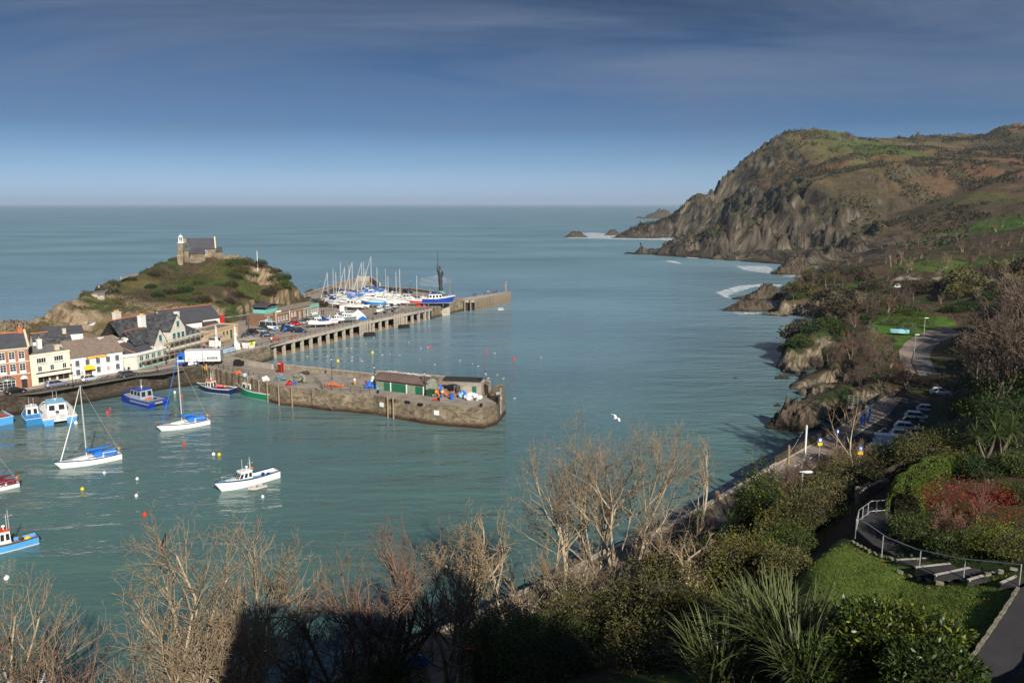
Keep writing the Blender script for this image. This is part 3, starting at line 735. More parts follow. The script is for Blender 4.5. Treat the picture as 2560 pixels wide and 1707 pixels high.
def foam(poly,amt=0.62,edge=6.0,name='foam',res=None):
 """sheet of broken foam on the water; strength fades to its edge"""
 xs=[p[0]for p in poly];ys=[p[1]for p in poly]
 w,h=max(xs)-min(xs),max(ys)-min(ys)
 d=res or max(w,h)/46
 gx=np.arange(min(xs),max(xs)+d,d);gy=np.arange(min(ys),max(ys)+d,d)
 global X,Y
 X,Y=np.meshgrid(gx,gy)
 k=polymask(poly,0.01);kk=polymask(poly,edge*2)
 a=np.clip((kk-0.5)*2,0,1)*amt
 Gf=Ground(gx[0],gx[-1],gy[0],gy[-1],d);Gf.X,Gf.Y=X,Y
 Gf.Z=np.where(k>0.5,0.03,-1.0)
 V=np.stack([X,Y,np.full(X.shape,0.03)],-1).reshape(-1,3)
 ny,nx=X.shape;idx=np.arange(ny*nx).reshape(ny,nx)
 F=np.stack([idx[:-1,:-1],idx[:-1,1:],idx[1:,1:],idx[1:,:-1]],-1).reshape(-1,4)
 F=F[(k.reshape(-1)[F]>0.5).any(1)]
 used=np.unique(F);rm=np.zeros(len(V),dtype=np.int64);rm[used]=np.arange(len(used))
 me=npmesh(name,V[used],rm[F],FOAM)
 at=me.color_attributes.new('cover','FLOAT_COLOR','POINT')
 c=np.ones((len(used),4),dtype=np.float32);c[:,0]=a.reshape(-1)[used]
 at.data.foreach_set('color',c.ravel())
 return tag(link(name,me),kind='stuff')
def fz(pts,*a,**k):return foam([P(*q,0)for q in pts],*a,**k)
fz([C1(0,592),C1(60,575),C1(160,568),C1(330,580),C1(420,585),C1(620,590),C1(780,590),C1(780,612),C1(560,612),C1(330,608),C1(120,602),C1(0,602)],0.64,9)
fz([C1(500,630),C1(600,622),C1(760,636),C1(780,665),C1(620,655),C1(520,642)],0.72,4.5)
fz([C1(500,668),C1(640,664),C1(760,668),C1(830,685),C1(1000,674),C1(1200,674),C1(1400,690),C1(1400,706),C1(1200,702),C1(1000,698),C1(830,708),C1(640,700),C1(540,684)],0.80,3.2)
fz([C1(350,492),C1(460,488),C1(590,492),C1(590,500),C1(350,502)],0.6,16)
fz([C1(480,712),C1(600,712),C1(645,728),C1(620,738),C1(560,726)],0.70,5)
fz([C1(60,660),C1(200,668),C1(420,696),C1(560,712),C1(480,716),C1(250,684)],0.45,6)
fz([C1(860,738),C1(1060,738),C1(1110,752),C1(1100,772),C1(1260,790),C1(1250,808),C1(1060,782),C1(900,762)],0.64,4)
fz([C1(760,872),C1(880,838),C1(1040,826),C1(1180,838),C1(1190,850),C1(1010,848),C1(890,888),C1(900,908),C1(1130,920),C1(1130,946),C1(1060,962),C1(960,975),C1(870,985),C1(940,945),C1(1070,926),C1(860,912),C1(800,900)],0.66,3)
fz([C2(180,415),C2(190,395),C2(215,380),C2(200,330),C2(300,322),C2(500,350),C2(530,380),C2(500,400),C2(400,425),C2(260,435)],0.64,2)
fz([C2(470,840),C2(520,832),C2(700,850),C2(800,848),C2(700,862),C2(540,856)],0.42,2)
fz([C2(430,1235),C2(520,1262),C2(700,1265),C2(690,1280),C2(500,1275),C2(420,1250)],0.42,1.5)
fz([C2(505,120),C2(560,142),C2(700,148),C2(850,140),C2(850,150),C2(690,160),C2(540,152)],0.6,3)
fz([C2(470,425),C2(530,420),C2(600,440),C2(760,450),C2(750,462),C2(560,446)],0.5,3)
fz([(1238,770),(1262,768),(1268,776),(1240,778)],0.75,1.2)
fz([(1040,694),(1110,684),(1140,700),(1120,722),(1030,716)],0.55,3)
# ============================================================ QUAYS AND PIERS
STONE=stone_mat('harbour_rubble',(0.215,0.165,0.108),(0.48,0.405,0.29),(0.09,0.075,0.055),1.5,2.8,0.10,stain=(0.085,0.040,0.020))
STONE_D=stone_mat('old_quay_rubble',(0.085,0.068,0.048),(0.19,0.155,0.115),(0.045,0.037,0.028),1.5,2.8,0.10,stain=(0.04,0.032,0.020))
STONE_W=stone_mat('parapet_rubble',(0.26,0.21,0.155),(0.40,0.34,0.26),(0.16,0.13,0.10),2.2,3.4,0.05)
CONC=mat('weathered_concrete',(0.40,0.355,0.285),0.9,0.28,0.9,0.02,9,col2=(0.46,0.41,0.34))
CONC_D=mat('stained_concrete',(0.20,0.165,0.12),0.9,0.35,0.7,0.03,7)
SURF=mat('quay_surface',(0.235,0.20,0.16),0.93,0.2,0.35,0.01,14,col2=(0.33,0.285,0.235))
DECK=mat('pier_walk_planks',(0.33,0.30,0.255),0.9,0.2,1.1,0.01,9)
ASPH=mat('asphalt',(0.034,0.033,0.035),0.93,0.2,0.6,0.006,30)
ASPH_L=mat('worn_asphalt',(0.155,0.145,0.135),0.93,0.15,0.4,0.006,20)
PAVE=mat('pinkish_paving',(0.25,0.20,0.165),0.92,0.18,0.8,0.006,20)
KERB=mat('kerb_stone',(0.36,0.33,0.29),0.9,0.2,2)
WHITE=mat('white_render',(0.74,0.73,0.70),0.8,0.06,0.5)
CREAMW=mat('cream_render',(0.70,0.64,0.51),0.85,0.06,0.5)
PALE=mat('pale_stone_render',(0.60,0.56,0.48),0.85,0.14,0.8)
BRICK=mat('red_brickwork',(0.33,0.145,0.085),0.88,0.25,2.6,0.01,12)
BRICKB=mat('brown_brickwork',(0.19,0.105,0.065),0.88,0.25,2.6,0.01,12)
SAND=mat('sandstone_render',(0.50,0.36,0.22),0.9,0.12,0.9)
SLATE=mat('grey_slate',(0.058,0.060,0.066),0.62,0.45,1.1,0.02,7,col2=(0.13,0.13,0.135),thr=(0.40,0.75))
SLATE2=mat('smooth_slate',(0.062,0.064,0.074),0.62,0.18,0.8,0.015,6)
TILEB=mat('brown_roof_tile',(0.19,0.145,0.115),0.85,0.22,1.4,0.03,3)
RIDGE=mat('orange_ridge_tile',(0.42,0.13,0.05),0.8,0.2,2)
FELT=mat('grey_roof_felt',(0.16,0.155,0.15),0.9,0.2,0.7)
GLASS=mat('dark_window_glass',(0.022,0.026,0.030),0.08,0,spec=0.8)
PWHITE=mat('white_paint',(0.78,0.78,0.76),0.5,0)
TURQ=mat('turquoise_paint',(0.16,0.46,0.42),0.6,0.08,1)
GREENP=mat('green_door_paint',(0.020,0.13,0.072),0.6,0.12,1.4)
GREYGRN=mat('faded_green_board',(0.21,0.26,0.185),0.8,0.2,1.3)
YELLOW=mat('yellow_canvas',(0.75,0.46,0.02),0.7,0.05,1)
BLUEP=mat('blue_paint',(0.022,0.085,0.34),0.45,0.08,1)
BLUEB=mat('bright_blue_plastic',(0.018,0.13,0.55),0.45,0.08,1)
SKYB=mat('sky_blue_paint',(0.075,0.30,0.62),0.45,0.06,1)
NAVY=mat('navy_paint',(0.010,0.022,0.085),0.4,0.08,1)
REDP=mat('red_paint',(0.50,0.022,0.015),0.45,0.06,1)
ORANGE=mat('orange_paint',(0.62,0.13,0.02),0.55,0.06,1)
BLACKP=mat('black_iron',(0.014,0.014,0.015),0.5,0)
GREYP=mat('grey_paint',(0.25,0.27,0.29),0.5,0.06,1)
ALU=mat('pale_alloy',(0.62,0.63,0.63),0.4,0.05,1,metal=0.3)
GALV=mat('galvanised_steel',(0.46,0.47,0.47),0.45,0.1,2,metal=0.4)
WOOD=mat('weathered_timber',(0.27,0.20,0.13),0.9,0.25,2)
WOODD=mat('dark_timber',(0.07,0.05,0.035),0.9,0.25,2)
RUBBER=mat('black_rubber',(0.012,0.012,0.012),0.8,0)
CREAMS=mat('stone_dressing',(0.56,0.47,0.33),0.85,0.1,1)
NETS=mat('orange_netting',(0.46,0.13,0.04),0.9,0.3,2)
LIME=mat('hi_vis_yellow',(0.55,0.80,0.03),0.6,0)
SKIN=mat('skin',(0.50,0.30,0.21),0.6,0)
Q=4.0
qp=[Vector((-190,88)),P(0,994,Q),P(98,979,Q),P(196,963,Q),P(310,944,Q),P(438,926,Q),P(505,919,Q),P(548,925,Q),P(620,944,Q),P(701,966,Q),P(772,972,Q)]
root_b=[P(620,905,Q),P(554,896,Q),Vector((-66,213)),Vector((-66,262)),Vector((-190,262))]
pier_top=[P(799,975,Q),P(846,980,Q),P(935,987,Q),P(1058,1008,Q),P(1150,1016,Q),P(1207,1020,Q),P(1240,1010,Q),P(1262,985,Q),P(1236,972,Q)]
back_edge=[P(1085,957,Q),P(942,945,Q),P(711,920,Q)]
poly=[(p.x,p.y)for p in qp+pier_top+back_edge+root_b]
m=MB()
def batter(poly,z0,z1,out):
 """stone body whose faces lean in toward the top"""
 n=len(poly);bot=[]
 for i in range(n):
  a,b,c=Vector(poly[i-1]),Vector(poly[i]),Vector(poly[(i+1)%n])
  e1=(b-a).normalized();e2=(c-b).normalized()
  nn=Vector((e1.y+e2.y,-e1.x-e2.x));nn=nn.normalized()if nn.length>1e-6 else Vector((0,0))
  bot.append(b+nn*out)
 return bot
bot=batter(poly,0,Q,0.55)
n_=len(poly)
m.add([(p[0],p[1],-6)for p in bot]+[(p[0],p[1],Q)for p in poly],[(i,(i+1)%n_,n_+(i+1)%n_,n_+i)for i in range(n_)])
quayo=empty('stone_quay',(0,0,0));tag(quayo,kind='structure')
qw=m.build('quay_wall',[STONE],quayo)
from mathutils.geometry import tessellate_polygon
def tess(poly):return[tuple(t)for t in tessellate_polygon([[Vector((p[0],p[1],0))for p in poly]])]
m=MB();m.add([(p[0],p[1],Q)for p in poly],[tuple(t)for t in tessellate_polygon([[Vector((p[0],p[1],0))for p in poly]])]);m.build('quay_top',SURF,quayo)
def wall_hit(px,py):
 u,v=(px-1280)/FPX,(py-853.5)/FPX
 ok,loc,nrm,_=qw.ray_cast(Vector((0,0,CAM_H)),Vector((u,CP-v*SP,-SP-v*CP)).normalized())
 if not ok:return P(px,py,2),Vector((0,-1,0))
 return loc.copy(),(nrm if nrm.y<0 else-nrm).copy()
m=MB()
seg=[(-190,88)]+[(p.x,p.y)for p in qp[1:7]]
for i in range(len(seg)-1):
 a,b=Vector(seg[i]),Vector(seg[i+1]);d=(b-a).normalized();nn=Vector((d.y,-d.x))
 a1,b1=a+nn*0.10,b+nn*0.10;a0,b0=a+nn*0.70,b+nn*0.70
 m.add([(a0.x,a0.y,-6),(b0.x,b0.y,-6),(b1.x,b1.y,Q+0.02),(a1.x,a1.y,Q+0.02)],[(0,1,2,3)])
m.build('old_wall_face',STONE_D,quayo)
def strip(pts,w0,w1,z,name,ma,parent=None,kind='structure',th=None):
 """ribbon along points from offset w0 to w1 to the left of travel"""
 m=MB();vs=[];n=len(pts)
 for i,a in enumerate(pts):
  a=Vector((a[0],a[1]));p0=Vector(pts[max(i-1,0)][:2]);p1=Vector(pts[min(i+1,n-1)][:2])
  d=(p1-p0).normalized();nn=Vector((-d.y,d.x))
  zz=z[i]if hasattr(z,'__len__')else z
  q0,q1=a+nn*w0,a+nn*w1
  if th is None:vs+=[(q0.x,q0.y,zz),(q1.x,q1.y,zz)]
  else:vs+=[(q0.x,q0.y,zz-th),(q1.x,q1.y,zz-th),(q1.x,q1.y,zz),(q0.x,q0.y,zz)]
 if th is None:m.add(vs,[(2*i,2*i+2,2*i+3,2*i+1)for i in range(n-1)])
 else:m.loft([vs[4*i:4*i+4]for i in range(n)])
 o=m.build(name,ma,parent)
 if kind and parent is None:tag(o,kind=kind)
 return o
edge=seg[1:]
cope=empty('quay_parapet',(0,0,0),label='low rough stone parapet along the harbour road above the moored boats',cat='wall')
def run_pieces(pts,step,fn):
 for i in range(len(pts)-1):
  a,b=Vector(pts[i]),Vector(pts[i+1]);L=(b-a).length;d=(b-a)/L;k=max(1,int(L/step))
  for j in range(k):fn(a+d*(j+0.5)*L/k,d,L/k)
cm_=MB().box((0,0,0.16),(1.16,0.5,0.34)).mesh('coping_stone',STONE_D)
cm2_=MB().box((0,0,0.2),(1.12,0.46,0.42),taper=0.9).mesh('coping_stone_b',STONE_D)
def cp(c,d,l):link('coping_stone',random.choice((cm_,cm2_)),cope,(c.x-d.y*0.30,c.y+d.x*0.30,Q+random.uniform(-.03,.02)),(0,0,math.atan2(d.y,d.x)+random.uniform(-.02,.02)),(l/1.2,1,random.uniform(.85,1.15)))
run_pieces([tuple(Vector(edge[0])-(Vector(edge[1])-Vector(edge[0]))*1.0)]+edge,1.22,cp)
fac=[P(-70,986,Q),P(0,973,Q),P(80,967,Q),P(182,950,Q),P(310,929,Q),P(372,924,Q),P(430,912,Q),P(470,897,Q),P(520,868,Q)]
strip([(p.x,p.y)for p in fac],-1.6,0.6,Q+0.11,'terrace_pavement',PAVE,th=0.11)
strip([(p.x,p.y)for p in fac],-1.78,-1.6,Q+0.12,'terrace_kerb',KERB,th=0.12)
strip([(p.x,p.y)for p in fac[:8]],-8.0,-1.82,Q+0.005,'harbour_road',ASPH_L)
def wallrun(name,pts,h,th,ma,label,cat='wall',z=Q,cap=None):
 e=empty(name,(pts[0][0],pts[0][1],0),label=label,cat=cat)
 m=MB();o=Vector((pts[0][0],pts[0][1]))
 n=len(pts);rings=[]
 for i,a in enumerate(pts):
  a=Vector(a[:2]);p0=Vector(pts[max(i-1,0)][:2]);p1=Vector(pts[min(i+1,n-1)][:2]);d=(p1-p0).normalized();nn=Vector((-d.y,d.x))
  q0=a-nn*th/2-o;q1=a+nn*th/2-o
  rings.append([(q0.x,q0.y,z-0.05),(q1.x,q1.y,z-0.05),(q1.x,q1.y,z+h),(q0.x,q0.y,z+h)])
 m.loft(rings);m.build('wall_body',ma,e)
 if cap:
  m=MB();rings=[]
  for r_ in rings_off(pts,th+0.12,o):rings.append([(r_[0].x,r_[0].y,z+h),(r_[1].x,r_[1].y,z+h),(r_[1].x,r_[1].y,z+h+0.1),(r_[0].x,r_[0].y,z+h+0.1)])
  m.loft(rings);m.build('coping',cap,e)
 return e
def rings_off(pts,th,o):
 n=len(pts);out=[]
 for i,a in enumerate(pts):
  a=Vector(a[:2]);p0=Vector(pts[max(i-1,0)][:2]);p1=Vector(pts[min(i+1,n-1)][:2]);d=(p1-p0).normalized();nn=Vector((-d.y,d.x))
  out.append((a-nn*th/2-o,a+nn*th/2-o))
 return out
def v2(p):return(p.x,p.y)
wallrun('pier_parapet',[v2(P(711,921,Q)),v2(P(820,933,Q)),v2(P(942,946,Q))],0.95,0.55,STONE_W,'long pale stone parapet on the seaward side of the stone pier beside the phone box',cap=CONC)
wallrun('pier_parapet',[v2(P(942,946,Q)),v2(P(1085,958,Q)),v2(P(1150,964,Q)),v2(P(1225,973,Q))],1.7,0.6,STONE_W,'taller parapet behind the green sheds at the seaward end of the pier',cap=CONC)
wallrun('pier_parapet',[v2(P(556,898,Q)),v2(P(620,912,Q)),v2(P(682,922,Q))],1.0,0.5,CONC,'short concrete parapet left of the red phone box',cap=CONC)
gp=P(697,922,Q)
m=MB();m.box((0,0,0.8),(0.9,0.6,1.6));o=m.build('gate_pillar',STONE_W,None,gp);tag(o,'square stone gate pillar just left of the red phone box','pillar')
e_=P(1254,1000,Q)
m=MB()
pe=[P(1222,996,Q),P(1246,1010,Q),P(1262,994,Q),P(1252,978,Q),P(1230,982,Q)]
m.prism([(p.x-e_.x,p.y-e_.y)for p in pe],-0.05,[0.7,1.5,1.9,1.8,1.1]);o=m.build('pier_end_block',STONE,None,e_);tag(o,'rough weathered stone mass raised at the very tip of the stone pier','masonry')
wallrun('wall_stub',[v2(P(1200,975,Q)),v2(P(1224,988,Q))],2.0,0.5,STONE_W,'short stone wall stub right of the concrete hut near the last lamp',z=Q)
front=[P(556,889,Q),P(654,867,Q),P(748,845,Q),P(900,808,Q),P(1000,787,Q),P(1078,771,Q)]
deck_back=[P(1103,737,Q),P(1032,727,Q),P(950,721,Q),P(928,703,Q),P(893,702,Q),P(837,717,Q),P(761,743,Q),Vector((-66,262)),Vector((-66,213))]
dp=[v2(p)for p in front+deck_back]
pier=empty('concrete_pier',(0,0,0),label='wide concrete pier on piles with the boatyard and car park on it',cat='pier')
m=MB();n_=len(dp);tt=tess(dp);m.add([(p[0],p[1],Q+.014)for p in dp]+[(p[0],p[1],Q-.75)for p in dp],tt+[tuple(n_+i for i in reversed(t))for t in tt]+[(i,(i+1)%n_,n_+(i+1)%n_,n_+i)for i in range(n_)]);m.build('deck',SURF,pier)
m=MB()
for i in range(len(front)-1):
 a,b=front[i],front[i+1];d=(b-a).normalized();nn=Vector((d.y,-d.x,0))
 vs=[]
 for q in(a,b):
  vs.append([(q.x+nn.x*0.0,q.y+nn.y*0.0,Q-0.8),(q.x+nn.x*0.22,q.y+nn.y*0.22,Q-0.8),(q.x+nn.x*0.22,q.y+nn.y*0.22,Q+0.06),(q.x,q.y,Q+0.06)])
 m.loft(vs)
m.build('edge_beam',CONC,pier)
m=MB();vs=[]
for i,a in enumerate(front):
 d=(front[min(i+1,len(front)-1)]-front[max(i-1,0)]).normalized();nn=Vector((-d.y,d.x,0))
 vs+=[(a.x,a.y,Q+0.065),tuple((a+nn*2.6)[:2])+(Q+0.065,)]
m.add(vs,[(2*i,2*i+2,2*i+3,2*i+1)for i in range(len(front)-1)]);m.build('walkway',DECK,pier)
def along(pts,s):
 """point and direction at arc length s of polyline"""
 for i in range(len(pts)-1):
  L=(pts[i+1]-pts[i]).length
  if s<=L or i==len(pts)-2:
   d=(pts[i+1]-pts[i]).normalized();return pts[i]+d*s,d
  s-=L
def plen(pts):return sum((pts[i+1]-pts[i]).length for i in range(len(pts)-1))
pm=MB().b2(-0.35,0.35,-0.05,0.75,-7,Q-0.76).mesh('pile',CONC)
wm_=MB().b2(-0.3,0.3,-0.1,0.3,-5,Q+0.5).mesh('fender_pile',CONC)
braces=MB()
def xs_front(px):
 for i in range(len(front)-1):
  a,b=front[i],front[i+1]
  lo,hi=0.0,1.0
  def prx(t):
   q=a.lerp(b,t);return 1280+FPX*q.x/(q.y*CP+(CAM_H-q.z)*SP)
  if prx(0)<=px<=prx(1):
   for _ in range(24):
    t=(lo+hi)/2
    if prx(t)<px:lo=t
    else:hi=t
   return a.lerp(b,lo),(b-a).normalized()
 return front[-1],(front[-1]-front[-2]).normalized()
for bx in(75,145,205,265,325,405,480,555,625,695,765,830,893,957,1018,1190,1245,1298,1450,1500,1550,1600,1630):
 q,d=xs_front(560+bx/3.178);a=math.atan2(d.y,d.x)
 link('pile',pm,pier,(q.x,q.y,0),(0,0,a))
 for k in(1,2):
  link('pile',pm,pier,(q.x-d.y*6*k,q.y+d.x*6*k,0),(0,0,a))
for bx in(1072,1090,1108,1128,1150,1346,1364,1382,1400,1414):
 q,d=xs_front(560+bx/3.178);a=math.atan2(d.y,d.x)
 link('fender_pile',wm_,pier,(q.x+d.y*0.55,q.y-d.x*0.55,0),(0,0,a))
m=MB()
for i in range(1,len(front)-1):
 a,b=front[i],front[i+1];d=(b-a).normalized();nn=Vector((-d.y,d.x,0))
 if i>=1:
  p0,p1=a+nn*0.6,b+nn*0.6
  m.loft([[(q.x,q.y,-3),(q.x,q.y,0.35),(q.x+nn.x*2.2,q.y+nn.y*2.2,0.5),(q.x+nn.x*2.2,q.y+nn.y*2.2,-3)]for q in(p0,p1)])
m.build('footing',mat('weedy_footing',(0.20,0.125,0.065),0.9,0.35,0.8,0.05,3),pier)
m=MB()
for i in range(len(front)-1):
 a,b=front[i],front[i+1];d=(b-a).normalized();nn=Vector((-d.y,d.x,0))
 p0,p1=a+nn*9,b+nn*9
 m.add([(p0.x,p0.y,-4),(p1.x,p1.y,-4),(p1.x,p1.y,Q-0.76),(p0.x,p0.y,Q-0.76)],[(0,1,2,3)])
m.build('underdeck_backing',mat('painted_underdeck_shade',(0.035,0.032,0.028),0.9,0.3,1),pier)  # near-black sheet puts the shade beneath the deck into colour
arm_f=[P(1078,771,Q),P(1092,766,Q),P(1130,757,Q),P(1158,752,Q),P(1182,752,Q),P(1232,742,Q),P(1274,730,Q)]
arm_b=[P(1272,729,Q),P(1200,738.5,Q),P(1152,744,Q),P(1128,741.5,Q),P(1103,737.5,Q)]
sr=empty('outer_stone_pier',(0,0,0),label='weathered stone and timber pier arm reaching right beyond the statue',cat='pier')
pl=[v2(p)for p in arm_f[:4]+[P(1162,744,Q)]+arm_b[2:]]
bt=batter(pl,0,0,0.5);n_=len(pl)
m=MB();m.add([(p[0],p[1],-5)for p in bt]+[(p[0],p[1],Q+.004)for p in pl],[(i,(i+1)%n_,n_+(i+1)%n_,n_+i)for i in range(n_)]);m.build('masonry',STONE,sr)
m=MB();m.add([(p[0],p[1],Q+0.006)for p in pl],[tuple(range(n_))]);m.build('top',SURF,sr)
pl=[v2(p)for p in arm_f[3:]+arm_b[:2]+[P(1160,744.5,Q)]]
m=MB();m.prism(pl,Q-0.7,Q+0.02);m.build('arm_deck',CONC,sr)
strip([v2(p)for p in arm_f[3:]],1.3,2.6,Q-.72,'arm_core',mat('painted_gap_shade',(.045,.038,.03),.9,.3,1),sr,th=9)  # near-black core paints the shade seen in the gaps between piles
ap=MB().box((0,-.3,0),(0.45,1.1,9.2)).mesh('pile',mat('weathered_pier_timber',(0.23,0.19,0.14),.9,.35,1.2))
run=[p for p in arm_f[3:]]
L=plen(run)
for k in range(17):
 q,d=along(run,L*(k+0.3)/17)
 link('pile',ap,sr,(q.x+d.y*0.25,q.y-d.x*0.25,Q-4.3+.25*random.random()),(R(random.uniform(-1,3)),0,math.atan2(d.y,d.x)))
q=P(1265,731,Q)
m=MB();m.box((0,0,2.4),(0.5,0.5,4.8));m.build('end_post',WOOD,sr,q)
a,b=P(1098,790,0.2),P(1122,772,2.6);c,d_=P(1112,768,3.0),P(1098,768,3)
m=MB()
s0,s1_,s2_,s3_=P(1096,790,0.1),P(1112,786,0.3),P(1125,765,Q-0.6),P(1108,772,Q-1.4)
m.add([s0,s1_,s2_,s3_,Vector((s0.x,s0.y,-4)),Vector((s1_.x,s1_.y,-4)),Vector((s2_.x,s2_.y,-4)),Vector((s3_.x,s3_.y,-4))],[(0,1,2,3),(0,4,5,1),(1,5,6,2),(2,6,7,3),(3,7,4,0)])
m.build('slipway',CONC,sr)
wallrun('yard_sea_wall',[v2(p)for p in(P(761,743,Q),P(800,730,Q),P(837,717,Q),P(866,708,Q),P(893,702,Q))],1.3,0.6,STONE_W,'curving pale sea wall behind the left side of the boatyard',cap=CONC)
wallrun('yard_sea_wall',[v2(p)for p in(P(893,702,Q),P(928,703,Q),P(950,721,Q))],2.4,0.7,CONC,'high concrete sea wall at the far corner of the boatyard',cap=CONC)
wallrun('yard_sea_wall',[v2(p)for p in(P(950,721,Q),P(1032,727,Q),P(1103,737,Q))],1.0,0.5,STONE_D,'low dark wall behind the parked cars at the back of the boatyard',cap=CONC)
m=MB();q=P(905,722,Q)
pr=[P(872,724,Q),P(905,727,Q),P(925,712,Q),P(893,706,Q)]
m.prism([(p.x-q.x,p.y-q.y)for p in pr],-0.05,[0.02,1.0,1.9,0.9]);tag(m.build('concrete_ramp',CONC,None,q),'sloping concrete ramp in the far corner of the boatyard','ramp')
rp_m=MB().tube([(0,0,0),(0,0,1.15)],0.045,5).mesh('post',BLACKP)
def railing(pts,label,step=2.4,z=Q,h=1.1,ma=None,postm=None,rails=(1.0,0.55),r=0.03,name='railing',cat='railing',group=None):
 e=empty(name,(pts[0].x,pts[0].y,0),label=label,cat=cat,group=group)
 o=Vector((pts[0].x,pts[0].y,0));L=plen(pts);k=max(2,int(L/step))
 for i in range(k+1):
  q,d=along(pts,L*i/k)
  link('post',postm or rp_m,e,(q.x-o.x,q.y-o.y,q.z),None,(1,1,h/1.1))
 for f in rails:
  m=MB();m.tube([(p.x-o.x,p.y-o.y,p.z+h*f)for p in pts],r,5);m.build('rail',ma or BLACKP,e)
 return e
railing([p+Vector((0,0,0.05))for p in front],'black iron railing along the open edge of the concrete pier',2.3)
fr=[P(445,921,Q),P(502,912,Q),P(548,920,Q),P(620,939,Q),P(662,950,Q)]
railing(fr[1:],'black railing on the harbour side of the narrow neck of the stone pier',2.2)
railing([P(806,974,Q),P(850,978,Q),P(925,984,Q)],'black railing on the stone pier right of the steps',2.0)
railing([P(788,955,Q),P(800,966,Q),P(805,973,Q)],'short railing guarding the head of the pier steps',1.5)
railing([P(1032,785,Q),P(1078,773,Q)],'dark railing around the yard corner beside the red hulled boat',1.8)
railing([P(920,912,Q),P(1010,912,Q)][:0]or[P(560,889,Q)+Vector((-2,-2,0)),P(528,876,Q)],'black railing where the road meets the concrete pier',2.0)
st=empty('pier_steps',(0,0,0),label='stone steps cut down the pier wall to the water beside the green boat',cat='steps')
a,b=P(786,972,Q),P(806,1010,0.1)
dirv=Vector((b.x-a.x,b.y-a.y,0));L=dirv.length;dirv.normalize()
run_dir=(Vector((P(846,980,Q).x-P(772,972,Q).x,P(846,980,Q).y-P(772,972,Q).y,0))).normalized()
outn=Vector((run_dir.y,-run_dir.x,0))
for k in range(15):
 t=k/14
 q=Vector((a.x,a.y,0))+run_dir*(0.4+4.6*t)+outn*0.35
 link('step',(lambda mb:(mb.m.__setitem__(1,1),mb)[1])(MB().box((0,0,0),(0.42,1.5,9))).mesh('step',[STONE,KERB])if k==0 else stepm,st,(q.x,q.y,Q-4.5-3.7*t),(0,0,math.atan2(run_dir.y,run_dir.x)))
 if k==0:stepm=bpy.data.meshes['step']
def on_wall(px,py,z=None):
 return P(px,py,z if z is not None else 2.0)
tp=MB().tube([(0,0,-4),(0,0,4.35)],[0.2,0.17],7).mesh('timber_pile',WOODD)
tpl=MB().tube([(0,0,-4),(0,0,4.35)],[0.2,0.17],7).mesh('timber_pile_pale',WOOD)
for i,(px,py,ma)in enumerate(((513,925,tp),(527,928,tp),(545,934,tp),(556,937,tp),(571,941,tp),(585,945,tp),(602,950,tp),(623,955,tpl),(634,957,tp),(651,961,tpl),(672,966,tpl),(700,972,tpl),(732,982,tpl),(972,1010,tpl),(986,1013,tpl))):
 q,nr=wall_hit(px,py+8)
 o=link('mooring_pile',ma,None,(q.x+nr.x*.35,q.y+nr.y*.35,0));tag(o,('timber pile on the pier face, '+['beside the orange boat\'s bow','behind the orange roofed boat','behind the buoy heap of the orange roofed boat','behind the net drum of the navy boat','just past the stern of the navy boat','between the navy and green boats','above the bow of the green boat','above the wheelhouse of the green boat','behind the mast of the green boat','behind the deck of the green boat','behind the pink buoys of the green boat','at the stern of the green boat','under the lobster pots','left one of the pair on the outer pier','right one of the pair on the outer pier'][i]),'pile','timber piles against the stone pier')
for px,py,lab in((955,1011,'left white depth board fixed to the face of the stone pier'),(1092,1031,'right white depth board fixed to the face of the stone pier')):
 q,nr=wall_hit(px,py);tag(MB().box((0,-0.12,0),(1.0,0.1,0.9)).build('depth_board',PWHITE,None,q,(0,0,math.atan2(nr.x,-nr.y))),lab,'board','white boards on the pier')
for px,py,lab in((983,998,'left'),(1020,1002,'middle'),(1052,1008,'right')):
 q,nr=wall_hit(px,py+2);tag(MB().box((0,-0.15,0),(1.1,0.3,0.4)).build('fender',RUBBER,None,q,(0,0,math.atan2(nr.x,-nr.y))),lab+' black rubber fender high on the face of the outer stone pier','fender','rubber fenders on the pier')
for px,py,lab in((945,983,'beside the blue drums at the railing end'),(1097,1002,'in front of the yellow edging'),(1203,1017,'near the pier tip')):
 m=MB();m.cyl((0,0,0),0.22,0.55,8);m.cyl((0,0,0.5),0.32,0.14,8);tag(m.build('bollard',BLACKP,None,P(px,py,Q)),'black iron mooring bollard '+lab,'bollard','bollards on the stone pier')
m=MB();m.tube([(0,0,0),(0,0,5.2)],0.11,6);m.box((0,-0.1,3.2),(0.5,0.3,0.4));m.box((-0.55,0,4.1),(0.7,0.12,0.5))
q=P(1252,1033,1.6);tag(m.build('tide_pole',GALV,None,(q.x,q.y-.4,1.6)),'tall galvanised tide pole with small sign at the pier tip','pole')
for px,py,dx in((687,838,0),):
 pass
for(px,py,lab)in((924,840,'black work raft tied under the middle of the concrete pier'),(1010,820,'black work raft tied under the far part of the concrete pier')):
 q=P(px,py,0.0);m=MB()
 m.box((0,0,0.55),(3.6,1.8,1.2),taper=0.9)
 for k in range(5):m.box((-1.5+k*0.75,-0.95,0.6),(0.16,0.16,1.3))
 tag(m.build('work_raft',RUBBER,None,q,(0,0,R(30))),lab,'raft','black rafts under the pier')
